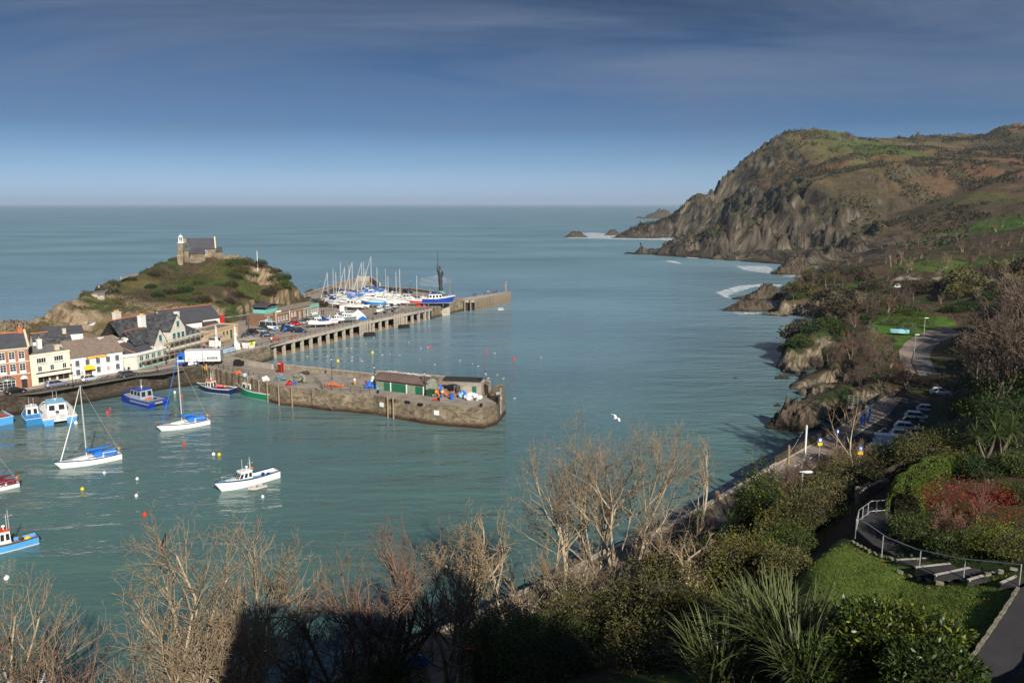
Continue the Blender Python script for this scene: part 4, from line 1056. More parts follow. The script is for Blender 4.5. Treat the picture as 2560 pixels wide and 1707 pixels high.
 # ============================================================ BUILDINGS
def frame(name,p0,p1,label,cat='building',z=Q,group=None):
 d=Vector((p1[0]-p0[0],p1[1]-p0[1]));e=empty(name,(p0[0],p0[1],z),math.atan2(d.y,d.x),label,cat,group)
 return e,d.length
def wmesh(w,h,nx,ny,bar=0.05,arch=False):
 key=(round(w,2),round(h,2),nx,ny,arch)
 if key in WC:return WC[key]
 m=MB();t=0.07
 m.b2(-w/2,-w/2+t,-0.06,0.06,0,h);m.b2(w/2-t,w/2,-0.06,0.06,0,h)
 m.b2(-w/2+t,w/2-t,-0.06,0.06,0,t);m.b2(-w/2+t,w/2-t,-0.06,0.06,h-t,h)
 for i in range(1,nx):x=-w/2+w*i/nx;m.b2(x-bar/2,x+bar/2,-0.05,0.03,t,h-t)
 for j in range(1,ny):z=h*j/ny;m.b2(-w/2+t,w/2-t,-0.045,0.025,z-bar/2,z+bar/2)
 if arch:m.ext([(-w/2,h),(w/2,h),(w*.3,h+w*.13),(0,h+w*.17),(-w*.3,h+w*.13)],-0.06,0.06,'y')
 g=MB();g.b2(-w/2+0.02,w/2-0.02,-0.012,0.012,0.02,h-0.02)
 s=MB();s.b2(-w/2-0.08,w/2+0.08,-0.17,0.02,-0.1,-0.005)
 WC[key]=(m,g,s);return WC[key]
WC={};WMESH={}
def window(par,x,z,w,h,nx=2,ny=2,fm=None,sill=True,y=-0.055,gm=None,sm=None,rz=0.0,arch=False,name='window'):
 fm=fm or PWHITE;key=(round(w,2),round(h,2),nx,ny,fm.name,(gm or GLASS).name,arch)
 if key not in WMESH:
  a,b,c=wmesh(w,h,nx,ny,arch=arch);WMESH[key]=(a.mesh('window',fm),b.mesh('pane',gm or GLASS),c.mesh('sill',sm or PWHITE))
 a,b,c=WMESH[key]
 o=link(name,a,par,(x,y,z),(0,0,rz));link('pane',b,o)
 if sill:link('sill',c,o)
 return o
def gable_roof(par,x0,x1,y0,y1,ze,zr,ma,over=0.3,ridge=None,name='roof',th=0.14,slates=None):
 """ridge along x"""
 m=MB();ym=(y0+y1)/2;k=(zr-ze)/(ym-y0)
 a=y0-over;b=y1+over;za=ze-k*over
 m.ext([(a,za),(ym,zr),(b,za),(b,za+th),(ym,zr+th),(a,za+th)],x0-0.12,x1+0.12)
 o=m.build(name,ma,par)
 if ridge:
  m=MB();m.ext([(ym-0.17,zr+th-0.06),(ym+0.17,zr+th-0.06),(ym,zr+th+0.13)],x0-0.14,x1+0.14);m.build('ridge_tiles',ridge,o)
 return o
def walls_gable(par,x0,x1,y0,y1,z1,zr,ma,name='wall',z0=-1.0):
 m=MB();ym=(y0+y1)/2
 m.ext([(y0,z0),(y0,z1),(ym,zr),(y1,z1),(y1,z0)],x0,x1)
 return m.build(name,ma,par)
def chimney(par,x,y,z0,z1,w=0.9,d=0.6,ma=None,pots=2,potm=None):
 m=MB();m.b2(x-w/2,x+w/2,y-d/2,y+d/2,z0,z1-0.2);m.b2(x-w/2-.07,x+w/2+.07,y-d/2-.07,y+d/2+.07,z1-0.2,z1)
 o=m.build('chimney',ma or PALE,par)
 for k in range(pots):
  q=MB();q.cyl((x+(k-(pots-1)/2)*w/max(pots,1)*.85,y,z1),0.13,0.5,7,0.1);q.build('chimney_pot',potm or mat('buff_clay',(0.56,0.33,0.12),0.8,0.1,1),o)
 return o
e,L=frame('brick_building',P(-60,985,Q),P(80,968,Q),'red brick building with white French windows and arched white doors at the left edge','building')
L=(P(80,968,Q)-P(-60,985,Q)).length
m=MB();m.b2(0,L,0,8,-1,8.4);m.build('wall',BRICK,e)
gable_roof(e,0,L,0,8,8.6,11.2,SLATE2,0.25,RIDGE)
m=MB()
for z in(8.1,5.55,3.0):m.b2(-0.05,L+0.05,-0.10,-0.004,z,z+0.22)
m.b2(-0.1,L+0.1,-0.28,-0.005,8.36,8.6);m.build('stone_band',CREAMS,e)
m=MB();m.ext([(-0.15,8.6),(4,11.5),(8.15,8.6),(8.15,8.95),(4,11.85),(-0.15,8.95)],L-0.1,L+0.3);m.build('gable_coping',CREAMS,e)
for k in range(7):
 x=L-1.3-k*1.72
 for z in(5.85,3.3):window(e,x,z,1.15,2.05,2,4)
 for z in(5.85,3.3):
  m=MB();m.b2(x-0.55,x+0.55,-0.17,-0.13,z+0.02,z+0.55);m.build('balustrade',PWHITE,e)
def arch(par,x,w,h,fm,nx,ny):
 """arched opening ring, with door leaf inside"""
 m=MB();n=12;r0,r1=w/2,w/2+0.32;vs=[];fs=[]
 for j in range(n+1):
  t=math.pi*j/n
  for r_ in(r0,r1):
   for y in(-0.22,0.0):vs.append((x+r_*math.cos(t),y,h+r_*0.62*math.sin(t)))
 for j in range(n):
  b=4*j;fs+=[(b,b+4,b+6,b+2),(b+2,b+6,b+7,b+3),(b,b+1,b+5,b+4)]
 m.add(vs,fs);m.b2(x-r1,x-r0,-0.22,0,0,h);m.b2(x+r0,x+r1,-0.22,0,0,h);m.build('brick_arch',mat('orange_brick_arch',(0.40,0.17,0.09),0.85,0.2,2.5),par)
 m=MB();m.ext([(x-r0,h)]+[(x-r0*math.cos(math.pi*j/10),h+r0*0.62*math.sin(math.pi*j/10))for j in range(1,10)]+[(x+r0,h)],-0.05,-0.008,'y');m.build('fanlight',GLASS,par)
 m=MB()
 for j in range(1,8):
  t=math.pi*j/8;m.tube([(x,-0.07,h+.02),(x+r0*.95*math.cos(t),-0.07,h+r0*.59*math.sin(t))],0.025,4)
 m.build('fanlight_bars',PWHITE,par)
 window(par,x,0.05,w-0.05,h-0.05,nx,ny,y=-0.07,sill=False,name='door')
arch(e,L-4.3,3.0,2.0,PWHITE,4,3)
arch(e,L-8.8,3.0,2.0,PWHITE,4,3)
m=MB();m.b2(L-1.75,L-0.75,-0.03,-0.004,0.05,2.0);m.build('doorway',mat('painted_passage_shade',(0.03,0.027,0.025),0.9,0),e)  # flat dark panel paints the shade of an open passage
m=MB();m.ext([(L-1.95,2.0),(L-1.7,2.5),(L-1.25,2.75),(L-0.8,2.5),(L-0.55,2.0)],-0.12,-0.005,'y');m.build('door_hood',PWHITE,e)
chimney(e,L-0.7,4,10.5,12.4,0.9,0.7,RIDGE,1)
a,b=P(81,967,Q),P(181,950,Q)
e,L=frame('cream_building',a,b,'cream rendered three storey shop with a long black striped awning','building')
m=MB();m.b2(0.02,L-0.02,0.05,7.5,-1,6.6);m.build('wall',CREAMW,e)
m=MB();m.b2(0.0,L,-0.06,0.3,6.3,6.75);m.build('parapet',CREAMW,e)
m=MB();m.ext([(0.2,6.55),(7.5,7.4),(7.5,6.4),(0.2,6.4)],0.1,L-0.1);m.build('roof',FELT,e)
for fx in(0.27,0.70):window(e,L*fx,4.75,1.9,1.15,4,1)
for fx in(0.22,0.52,0.83):window(e,L*fx,2.95,0.85,1.2,2,1)
for x0,x1 in((0.15,0.42),(0.64,0.93)):
 window(e,L*(x0+x1)/2,0.55,L*(x1-x0),1.35,2,1,fm=CREAMS,name='shop_window')
m=MB();m.b2(L*.46,L*.60,-0.03,-0.003,0.05,1.95);m.build('shop_door',WOODD,e)
m=MB();m.ext([(-0.95,2.05),(-0.02,2.5),(-0.02,2.44),(-0.95,1.97)],L*.12,L*.98);aw=m.build('awning',mat('cream_canvas',(0.66,0.60,0.5),0.8,0.05,1),e)
m=MB();m.b2(L*.12,L*.98,-0.1,0.03,2.5,2.72);m.build('fascia',BLACKP,e)
chimney(e,L*.52,5,6.9,9.1,0.8,0.8,WHITE,1);chimney(e,L*.80,2.2,6.7,7.9,0.9,0.6,CREAMS,0)
a,b=P(182,950,Q),P(311,929,Q)
e,L=frame('white_building',a,b,'whitewashed building with brown tiled roof, yellow sign and yellow awning','building')
walls_gable(e,0,L,0,8.5,4.9,7.9,WHITE)
rf=gable_roof(e,-0.05,L+0.1,0,8.5,4.95,8.0,TILEB,0.25)
k=(8.0-4.95)/4.25;m=MB();nrow=15
for j in range(nrow):
 y=-0.2+j*(4.4/nrow);z=4.95+k*y+0.14
 m.box((L/2,y+0.13,z+0.05),(L+0.25,0.31,0.035),rx=math.atan(k)-0.05)
 for i in range(int(L/0.6)):m.box((0.3+i*0.6,y+0.13,z+0.085),(0.10,0.29,0.05),rx=math.atan(k)-0.05)
tc_=m.build('tile_courses',TILEB,rf);tc_['kind']='stuff'
for fx in(0.11,0.30,0.50,0.695,0.875):window(e,L*fx,2.85,0.85,1.2,3,3,fm=GREYP,arch=True)
for fx in(0.11,0.50,0.875):window(e,L*fx,0.85,0.85,1.2,3,3,fm=GREYP,arch=True)
m=MB();m.b2(L*.24,L*.37,-0.03,-0.003,0.05,1.9);m.build('shop_door',mat('dark_grey_shutter',(0.05,0.055,0.06),0.6,0),e)
m=MB();m.ext([(-0.9,1.85),(-0.9,2.05),(-0.02,2.75),(-0.02,2.65)],L*.215,L*.405);m.build('awning',YELLOW,e)
m=MB();m.b2(L*.30,L*.655,-0.14,-0.02,4.1,4.55);sg=m.build('sign_board',mat('amber_sign',(0.70,0.36,0.03),0.6,0.05,1),e)
m=MB();m.b2(L*.29,L*.30,-0.16,-0.01,4.05,4.6);m.b2(L*.655,L*.665,-0.16,-0.01,4.05,4.6);m.ext([(L*.455,4.12),(L*.50,4.12),(L*.49,4.28),(L*.47,4.28)],-0.165,-0.142,'y');m.build('sign_ornament',BLACKP,sg)
m=MB();m.b2(L*.665,L*.715,-0.05,-0.003,1.0,1.9);m.build('poster',mat('poster_print',(0.5,0.3,0.27),0.7,0.3,3),e)
m=MB();m.b2(L*.165,L*.205,-0.05,-0.003,0.8,1.6);m.build('menu_board',mat('notice_print',(0.4,0.4,0.42),0.7,0.3,5),e)
m=MB();m.tube([(L-0.12,-0.08,0),(L-0.12,-0.08,4.8)],0.06,5);m.build('downpipe',GREYP,e)
e,L2=frame('rear_house',P(175,893,9.0),P(290,876,9.0),'long white rear building with flat top behind the brown tiled roof',z=Q)
e.location=(P(160,890,9.0).x,P(160,890,9).y+1.5,Q)
m=MB();m.b2(0,12.5,0,3.5,0,6.6);m.build('wall',WHITE,e);m=MB();m.b2(-0.1,12.6,-0.1,3.6,6.6,6.75);m.build('roof',FELT,e)
m=MB();m.b2(12.8,15.4,-0.6,2,3,7.0);m.build('wall',WHITE,e);m=MB();m.b2(13.2,14.0,-0.64,-0.605,6,6.5);m.build('window',GLASS,e)
e=empty('rear_house',PD(84,872,184)*1.0,R(40),'small white gabled cottage behind the cream shop, red ridge on its slate roof','building');e.location.z=Q
walls_gable(e,0,3.4,0,3.2,6.2,7.8,WHITE);gable_roof(e,0,3.4,0,3.2,6.2,7.8,SLATE,0.15,RIDGE)
e=empty('rear_house',(PD(100,880,178).x,178.5,Q),R(40),'mottled slate roofed house squeezed behind the cream shop','building')
walls_gable(e,0,6.5,0,5,5.9,7.9,WHITE);gable_roof(e,0,6.5,0,5,5.9,7.9,SLATE,0.2);chimney(e,5.6,3.5,6.5,9.2,0.7,0.7,CREAMS,0)
e=empty('rear_house',(PD(98,862,190).x,191,Q),R(30),'low pitched blue grey slate roof behind the cottages below the cliff','building')
walls_gable(e,0,9,0,6,6.4,7.9,WHITE);gable_roof(e,0,9,0,6,6.4,7.9,SLATE2,0.2)
a,b=P(318,925,Q),P(372,921,Q)
e=empty('hotel',(a.x,a.y,Q),math.atan2((P(505,880,Q)-P(345,924,Q)).y,(P(505,880,Q)-P(345,924,Q)).x),'rambling pale stone hotel with slate gables, tall white chimneys and scaffolding on its front','building')
HR=e.rotation_euler.z
def hl(px,py,z=Q):
 q=P(px,py,z)-Vector((a.x,a.y,0));c,s=math.cos(-HR),math.sin(-HR)
 return Vector((q.x*c-q.y*s,q.x*s+q.y*c,z-Q))
f0,f1=hl(345,924),hl(505,880)
yf=f0.y
Lh=f1.x-f0.x
x0=f0.x
m=MB();m.prism([(x0-5.5,yf+3.2),(x0,yf),(x0+Lh,yf),(x0+Lh,yf+7),(x0-5.5,yf+9)],-1,3.6);m.build('wall',PALE,e)
m=MB();m.prism([(x0-5.7,yf+3.0),(x0-0.1,yf-0.25),(x0+Lh*.42,yf-0.25),(x0+Lh*.42,yf+0.3),(x0,yf+0.35),(x0-5.5,yf+3.6)],3.3,3.9);m.build('cornice',WHITE,e)
m=MB();rz=3.75
m.add([(x0-5.6,yf+3.1,rz),(x0,yf-0.1,rz),(x0+5.6,yf-0.1,rz),(x0+5.6,yf+6.2,rz),(x0-5.0,yf+8,rz),(x0-1.6,yf+4.6,rz+2.2),(x0+5.6,yf+3.1,rz+2.5)],[(0,1,5),(1,2,6,5),(3,4,5,6),(4,0,5)]);rr_=m.build('roof',SLATE2,e)
m=MB();m.tube([(x0-5.6,yf+3.1,rz+.05),(x0-1.6,yf+4.6,rz+2.27),(x0+5.6,yf+3.1,rz+2.57)],0.13,5);m.tube([(x0,yf-0.1,rz+.05),(x0-1.6,yf+4.6,rz+2.27)],0.10,5);m.build('ridge_tiles',RIDGE,rr_)
def block(x,w,yd,z1,zr,gm,wy0=None):
 y0=yf+(wy0 or 0.1)
 m=MB();m.ext([(x,-0.5),(x,z1),(x+w/2,zr),(x+w,z1),(x+w,-0.5)],y0,y0+yd,'y');m.build('gable_wall',gm,e)
 m=MB();k=(zr-z1)/(w/2)
 m.ext([(x-0.3,z1-k*.3),(x+w/2,zr),(x+w+0.3,z1-k*.3),(x+w+0.3,z1-k*.3+.17),(x+w/2,zr+.17),(x-0.3,z1-k*.3+.17)],y0-0.12,y0+yd+2.0,'y');m.build('roof',SLATE,e)
block(x0+6.4,4.2,6,5.1,8.3,PALE,0.3)
block(x0+12.2,5.4,7,7.4,10.9,PALE,0.2)
m=MB();m.b2(x0+2.5,x0+16.5,yf+5.5,yf+11.5,-0.5,6.6);m.build('wall',PALE,e)
m=MB();m.ext([(yf+5.1,6.5),(yf+8.5,10.6),(yf+11.9,6.5),(yf+11.9,6.66),(yf+8.5,10.77),(yf+5.1,6.66)],x0+1.6,x0+15);r2=m.build('roof',SLATE,e)
m=MB();m.tube([(x0+1.6,yf+8.5,10.85),(x0+15,yf+8.5,10.85)],0.14,5);m.build('ridge_tiles',RIDGE,r2)
m=MB();m.ext([(yf+1.5,5.3),(yf+4.3,8.4),(yf+7.0,5.3),(yf+7,5.45),(yf+4.3,8.56),(yf+1.5,5.45)],x0+1.2,x0+8.2);r3=m.build('roof',SLATE,e)
m=MB();m.tube([(x0+1.2,yf+4.3,8.62),(x0+8.2,yf+4.3,8.62)],0.13,5);m.build('ridge_tiles',RIDGE,r3)
m=MB();m.b2(x0+17.6,x0+Lh,yf+0.1,yf+6,3.5,5.4);m.build('wall',PALE,e)
m=MB();m.add([(x0+17.4,yf-.1,5.4),(x0+Lh+.2,yf-.1,5.4),(x0+Lh+.2,yf+6.2,5.4),(x0+17.4,yf+6.2,5.4),(x0+19.5,yf+3,7.6),(x0+Lh-2.4,yf+3,7.6)],[(0,1,5,4),(1,2,5),(2,3,4,5),(3,0,4)]);m.build('roof',SLATE2,e)
chimney(e,x0-3.9,yf+6.3,3,8.0,1.1,0.9,WHITE,0);chimney(e,x0+9.6,yf+6.2,5,11.2,1.7,1.0,WHITE,4);chimney(e,x0+5.8,yf+10.0,8.5,12.4,1.9,0.9,PALE,4);chimney(e,x0+Lh-4.2,yf+3.6,6.4,11.0,1.0,0.9,WHITE,0)
TQ=mat('teal_joinery',(0.10,0.30,0.28),0.6,0)
for k in range(5):window(e,x0+1.3+k*2.0,1.9 if k<4 else 1.9,1.0,1.1,3,2,fm=TQ,y=yf-0.06)
for k in range(10):window(e,x0+1.0+k*2.2,0.35,1.2,1.1,2,1,fm=TQ,y=yf-0.06)
window(e,x0+8.5,5.3,0.9,1.5,2,3,fm=TQ,y=yf+0.24);window(e,x0+14.9,7.9,0.9,1.4,2,3,fm=TQ,y=yf+0.14)
for k in range(3):window(e,x0+13.3+k*1.6,5.1,1.0,1.4,2,2,fm=TQ,y=yf+0.14)
for k in range(4):window(e,x0+18.6+k*1.7,3.9,0.9,0.9,2,1,fm=TQ,y=yf+0.03)
m=MB();m.b2(x0,x0+9,yf-0.1,yf-0.004,0.0,0.32);m.build('plinth',TURQ,e)
sf=empty('scaffolding',e.location,HR,'steel scaffolding with plank decks along the pale hotel front','scaffolding')
tube_up=MB().tube([(0,0,0),(0,0,6.4)],0.05,5).mesh('standard',GALV)
for k in range(12):
 x=x0+1.0+k*2.0
 for yy in(-1.5,-0.35):link('standard',tube_up,sf,(x,yf+yy,0),None,(1,1,0.5 if k<2 else 0.72+0.03*k))
plank=MB().b2(0,4.0,-0.14,0.14,-0.03,0.03).mesh('plank',WOOD)
for lvl,xs in((1.75,range(0,3)),(2.6,range(2,6)),(4.6,range(2,6))):
 for i in xs:
  for j in range(4):link('plank',plank,sf,(x0+0.6+i*4.05,yf-1.45+j*0.31,lvl+random.uniform(0,.03)),(0,0,random.uniform(-.01,.01)))
for lvl in(1.7,2.55,3.5,4.55,5.5):
 m=MB();m.tube([(x0+(0.6 if lvl<2 else 7),yf-1.5,lvl),(x0+(12 if lvl<2 else 23.6),yf-1.5,lvl)],0.045,5);m.build('ledger',GALV,sf)
a,b=P(390,846,Q),P(553,830,Q)
a=PD(418,815,226);b=PD(552,818,240)
a.z=b.z=Q
e,L=frame('slate_hall',a,b,'long low hall with smooth slate roof and a blue whale on its white wall','building')
walls_gable(e,0,L,0,9.5,3.9,7.4,WHITE)
rf=gable_roof(e,0,L,0,9.5,3.9,7.5,SLATE2,0.5,RIDGE)
m=MB();m.b2(L-0.5,L+1.3,-0.1,9.6,-0.5,4.4);m.build('red_end_wall',REDP,e)
m=MB();m.b2(L-6.2,L-0.6,-0.55,-0.45,1.0,3.75);m.build('sign_panel',WHITE,e)
m=MB();wx,wz=L-2.3,2.7
m.ext([(wx-1.0,wz-.05),(wx-.85,wz+.3),(wx-.3,wz+.4),(wx+.35,wz+.2),(wx+.8,wz+.35),(wx+1.1,wz+.55),(wx+1.0,wz+.25),(wx+1.15,wz-.1),(wx+.75,wz+.08),(wx+.2,wz-.3),(wx-.1,wz-.5),(wx-.15,wz-.28),(wx-.7,wz-.35)],-0.62,-0.56,'y');m.build('whale_emblem',BLUEP,e)
m=MB();m.ext([(-4.5,1.6),(-0.6,3.4),(-0.6,1.0),(-4.5,1.0)],L-6.6,L-1.9);m.build('lean_to',mat('dark_brown_slate',(0.075,0.055,0.05),0.8,0.2,1),e)
a,b=P(543,836,Q),P(590,842,Q)
c0,c1=P(510,845,Q),P(592,841,Q)
e,L=frame('sandstone_building',P(522,861,Q),P(596,841,Q),'low flat roofed sandstone coloured building with green doors beside the kiosks','building')
m=MB();m.b2(0,L,0,6,-0.5,3.3);m.build('wall',SAND,e)
m=MB();m.b2(-0.15,L+.15,-0.15,0.25,3.3,3.75);m.b2(-0.15,L+.15,5.75,6.15,3.3,3.75);m.b2(-.15,.25,.25,5.75,3.3,3.75);m.b2(L-.25,L+.15,.25,5.75,3.3,3.75);m.build('parapet',SAND,e)
m=MB();m.b2(0.2,L-.2,0.25,5.75,3.3,3.42);m.build('roof',FELT,e)
for fx in(0.5,0.62):window(e,L*fx,1.3,0.55,1.1,1,2,fm=GREENP,arch=True)
m=MB();m.b2(L*.72,L*.79,-0.06,-0.003,0,2.5);m.build('door',GREENP,e)
m=MB();m.b2(L*.84,L*.96,-0.05,-0.003,1.2,2.2);m.build('notice',mat('faded_notice',(0.42,0.40,0.30),0.8,0.2,3),e)
def kiosk(p,w,d,h,rz,lab,roof=True,sgn=None):
 e=empty('kiosk',p,rz,lab,'kiosk')
 m=MB();m.b2(0,w,0,d,0,h);m.build('wall',WHITE,e)
 if roof:m=MB();m.b2(-0.9,w+0.9,-0.9,d+0.5,h,h+0.22);m.build('roof',CONC,e)
 m=MB();m.b2(w*.3,w*.8,-0.04,-0.003,h*.4,h*.8);m.build('window',GLASS,e)
 if sgn:
  for k,c in enumerate(sgn):m=MB();m.b2(w*(.12+.42*k),w*(.42+.42*k),-0.08,-0.045,h*.35,h*.85);m.build('poster',c,e)
 return e
AR=math.atan2((front[2]-front[0]).y,(front[2]-front[0]).x)
kiosk(P(622,872,Q),2.5,2.3,2.4,AR,'white kiosk with flat concrete roof and two bright posters at the start of the pier',True,(YELLOW,LIME))
kiosk(P(538,867,Q),2.6,2.0,2.5,AR+0.1,'white kiosk with grey canopy next to the red car',True,(mat('blue_print',(0.2,0.28,0.5),0.7,0.2,3),))
for px,py,lab,hh in((594,875,'white slanted entrance pylon with a round clock at the pier gate',3.6),(546,868,'white slanted ticket wall beside the grey kiosk canopy',3.0)):
 e=empty('entrance_pylon',P(px,py,Q),AR,lab,'pylon')
 m=MB();m.ext([(-0.9,0),(1.2,0),(0.9,hh*.45),(0.2,hh*.6),(-0.3,hh),(-0.7,hh)],0,0.3,'y');m.build('wall',WHITE,e)
 m=MB();m.tube([(-0.5,0.15,0),(-0.5,0.15,hh+3.0)],0.09,6);m.build('mast',PWHITE,e)
 m=MB();m.tube([(-0.1,0.15,0),(-0.1,0.15,hh+2.6)],0.07,6);m.build('mast',PWHITE,e)
 if hh>3.2:
  m=MB();m.tube([(-0.3,-0.02,hh+.6),(-0.3,0.32,hh+.6)],0.42,14);m.build('clock_face',PWHITE,e)
for k,(px,py)in enumerate(((560,888),(568,886),(577,884),(584,882))):
 m=MB();m.b2(-.6,.6,-.04,.04,.4,1.5);m.b2(-.55,-.48,-.03,.03,0,.4);m.b2(.48,.55,-.03,.03,0,.4)
 tag(m.build('notice_board',[mat('pale_blue_notice',(0.35,0.5,0.6),0.6,0.4,2.5)],None,P(px,py,Q),(0,0,AR)),'pale blue printed notice board on the railing by the pier gate, %s'%('leftmost','second from the left','third from the left','rightmost')[k],'notice board','notice boards at the pier gate')
e,L=frame('pier_office',P(690,811,Q),P(797,785,Q),'brown brick pier office with white windows, turquoise end and a lookout room on top','building')
m=MB();m.b2(0,L,0,7.5,-0.3,3.7);m.build('wall',BRICKB,e)
m=MB();m.b2(-4.5,0,1.0,7.5,-0.3,3.7);m.build('wall',BRICKB,e)
m=MB()
for z in(3.05,3.6):m.b2(-0.06,L+.06,-.08,-.004,z,z+.14);m.b2(-4.56,-0.07,.92,0.996,z,z+.14)
m.build('stone_band',CREAMS,e)
m=MB();m.ext([(-0.2,3.75),(3.7,4.35),(7.7,3.75),(7.7,3.7),(-0.2,3.7)],3.2,L+0.1);m.build('roof',mat('brown_felt',(0.21,0.18,0.145),0.9,0.2,1),e)
m=MB();m.b2(-4.5,3.2,1.0,7.5,3.7,3.85);m.build('roof',FELT,e)
lk=MB();lk.b2(-3.2,2.8,1.2,6,3.85,5.0);lko=lk.build('lookout_room',TURQ,e)
m=MB();m.b2(-3.1,2.7,1.3,5.9,5.0,5.9);m.build('glazing',GLASS,lko)
m=MB()
for k in range(9):m.b2(-3.2+k*.745,-3.12+k*.745,1.24,1.32,5.0,5.9)
for k in range(6):m.b2(2.68,2.78,1.3+k*.9,1.4+k*.9,5.0,5.9)
m.build('mullions',TURQ,lko)
m=MB();n=10;pr=[(-3.9+7.3*j/n,5.9+0.75*math.sin(math.pi*(j/n))**0.8)for j in range(n+1)]
m.ext(pr+[(x,z-0.14)for x,z in reversed(pr)],0.6,6.6,'y');m.build('curved_roof',SLATE2,lko)
for fx in(0.06,.12,.18,.24):window(e,L*fx,0.8,0.6,1.5,1,1)
for fx in(0.36,0.43):window(e,L*fx,1.3,0.85,1.35,2,3)
for fx in(.54,.65,.74):window(e,L*fx,0.05,1.0,2.4,2,3,sill=False,name='door')
for k in range(4):window(e,L*(.82+.05*k),1.0,0.55,1.4,1,1,fm=PWHITE)
m=MB();m.b2(L*.61,L+.12,-.14,-.09,2.75,3.1);m.b2(L*.78,L*.79,-.14,-.09,0,2.75);m.b2(L-.05,L+.14,-.14,1,0,3.9);m.b2(L*.78,L+.14,-.15,-.09,3.3,3.9);m.b2(L*.79,L-.05,-.14,-.09,0,0.25);m.build('turquoise_trim',TURQ,e)
m=MB();m.b2(L*.82,L*.96,-.16,-.1,0.3,0.85);m.build('banner',PWHITE,e)
window(e,-2.5,1.2,1.1,1.5,2,3,y=0.93);m=MB();m.b2(-4.4,-3.3,.9,.99,0,2.1);m.build('door',PWHITE,e)
m=MB();m.b2(-1.6,-.6,.9,.99,1.0,1.9);m.build('turquoise_board',TURQ,e)
for fx in(0.0,0.30):m=MB();m.tube([(L*fx+.05,-.1,0),(L*fx+.05,-.1,3.6)],0.09,5);m.build('downpipe',PWHITE,e)
m=MB();m.b2(0.3,3,-.12,-.02,3.72,4.25);m.build('white_sign',PWHITE,e)
e=empty('shipping_container',P(630,806,Q),AR,'small dark blue shipping container by the hillside wall','container')
m=MB();m.b2(0,4,0,2.2,0,2.0)
for k in range(13):m.b2(.1+k*.3,.2+k*.3,-.05,-.003,.1,1.9)
m.build('body',BLUEP,e)
wallrun('roadside_wall',[v2(P(560,806,Q)),v2(P(612,800,Q)),v2(P(660,790,Q))],1.6,0.5,STONE_D,'dark stone wall with pale coping along the foot of the grassy hill',cap=CONC)
ca,cb2=P(452,650,22.0),P(541,643,22.0)
ca=PD(446,643,298);cb2=PD(541,641,303)
zc=min(ca.z,cb2.z)-0.2
e,L=frame('chapel',ca,cb2,'small stone chapel with slate roofs and white lantern turret on top of the hill','chapel',z=zc)
CHST=stone_mat('chapel_rubble',(0.19,0.15,0.105),(0.34,0.28,0.20),(0.13,0.105,0.08),1.3,2.2,0.04)
m=MB();m.b2(0,2.2,1,5.6,-2,5.4);m.build('tower',CHST,e)
walls_gable(e,2.2,L,0.4,7.2,3.3,6.8,CHST,z0=-2)
gable_roof(e,3.3,L-.3,0.4,7.2,3.35,6.9,SLATE2,0.3)
m=MB();m.ext([(0.1,3.2),(3.8,7.15),(7.5,3.2),(7.5,3.6),(3.8,7.55),(0.1,3.6)],L-0.35,L+.12);m.build('gable_coping',CREAMS,e)
m=MB();m.b2(4.0,9.2,-2.6,0.39,-2,1.6);m.build('porch_wall',CHST,e)
m=MB();m.ext([(-2.9,1.5),(0.45,3.4),(0.45,3.6),(-2.9,1.7)],3.7,9.4);m.build('catslide_roof',SLATE2,e)
m=MB();m.b2(2.0,4.0,-0.8,0.39,-2,2.6);m.build('side_wall',CHST,e);m=MB();m.ext([(-1.0,2.55),(0.9,5.2),(.9,5.4),(-1,2.75)],1.8,4.6);m.build('catslide_roof',SLATE,e)
m=MB();m.b2(L+.1,L+2.2,1.5,6,-2,1.7);m.build('lean_to_wall',CHST,e)
m=MB();m.ext([(1.2,1.65),(3.75,3.4),(6.3,1.65),(6.3,1.8),(3.75,3.55),(1.2,1.8)],L+.1,L+2.4);m.build('lean_to_roof',SLATE2,e)
window(e,L*.72,0.9,1.0,1.5,2,3,y=0.34)
m=MB();m.prism([(-.6,0.2),(1.9,.2),(1.3,-1.6),(-.2,-1.6)],-4,[1.2,1.2,-2.5,-2.5]);m.build('buttress',CHST,e)
cx_,cy_=1.2,3.2
m=MB();m.cyl((cx_,cy_,5.4),1.4,0.25,8,1.3);m.cyl((cx_,cy_,5.65),0.85,0.35,8);lt=m.build('turret_base',PWHITE,e)
m=MB()
for k in range(8):t=2*math.pi*k/8;m.tube([(cx_+.75*math.cos(t),cy_+.75*math.sin(t),6.0),(cx_+.75*math.cos(t),cy_+.75*math.sin(t),7.5)],0.11,5)
m.cyl((cx_,cy_,7.5),0.95,0.12,8);m.tube([(cx_,cy_,7.6),(cx_,cy_,8.0),(cx_,cy_,8.35)],[0.85,0.5,0.06],8);m.tube([(cx_,cy_,8.3),(cx_,cy_,9.0)],0.05,4);m.build('turret_columns',PWHITE,lt)
m=MB();m.cyl((cx_,cy_,6.0),0.42,1.5,8);m.build('lamp',GLASS,lt)
hp1=[PD(543,643,303),PD(575,641,303),PD(598,645,303),PD(606,653,302)]
wallrun('hilltop_wall',[v2(p)for p in hp1],1.5,0.5,CHST,'low rubble wall running right from the chapel along the hilltop',z=hp1[1].z-1.0)
fp=PD(644,661,301)
m=MB();m.tube([(0,0,0),(0,0,7.6)],[0.16,0.10],7);o=m.build('flagpole',PWHITE,None,(fp.x,fp.y,G3.h(fp.x,fp.y)-.2));tag(o,'bare white flagpole on the crest of the hill right of the chapel','flagpole')
tz=G3.h(PD(250,722,254).x,252)+0.25
tp_=[PD(230,728,246),PD(262,733,246),PD(272,716,258),PD(245,713,258)]
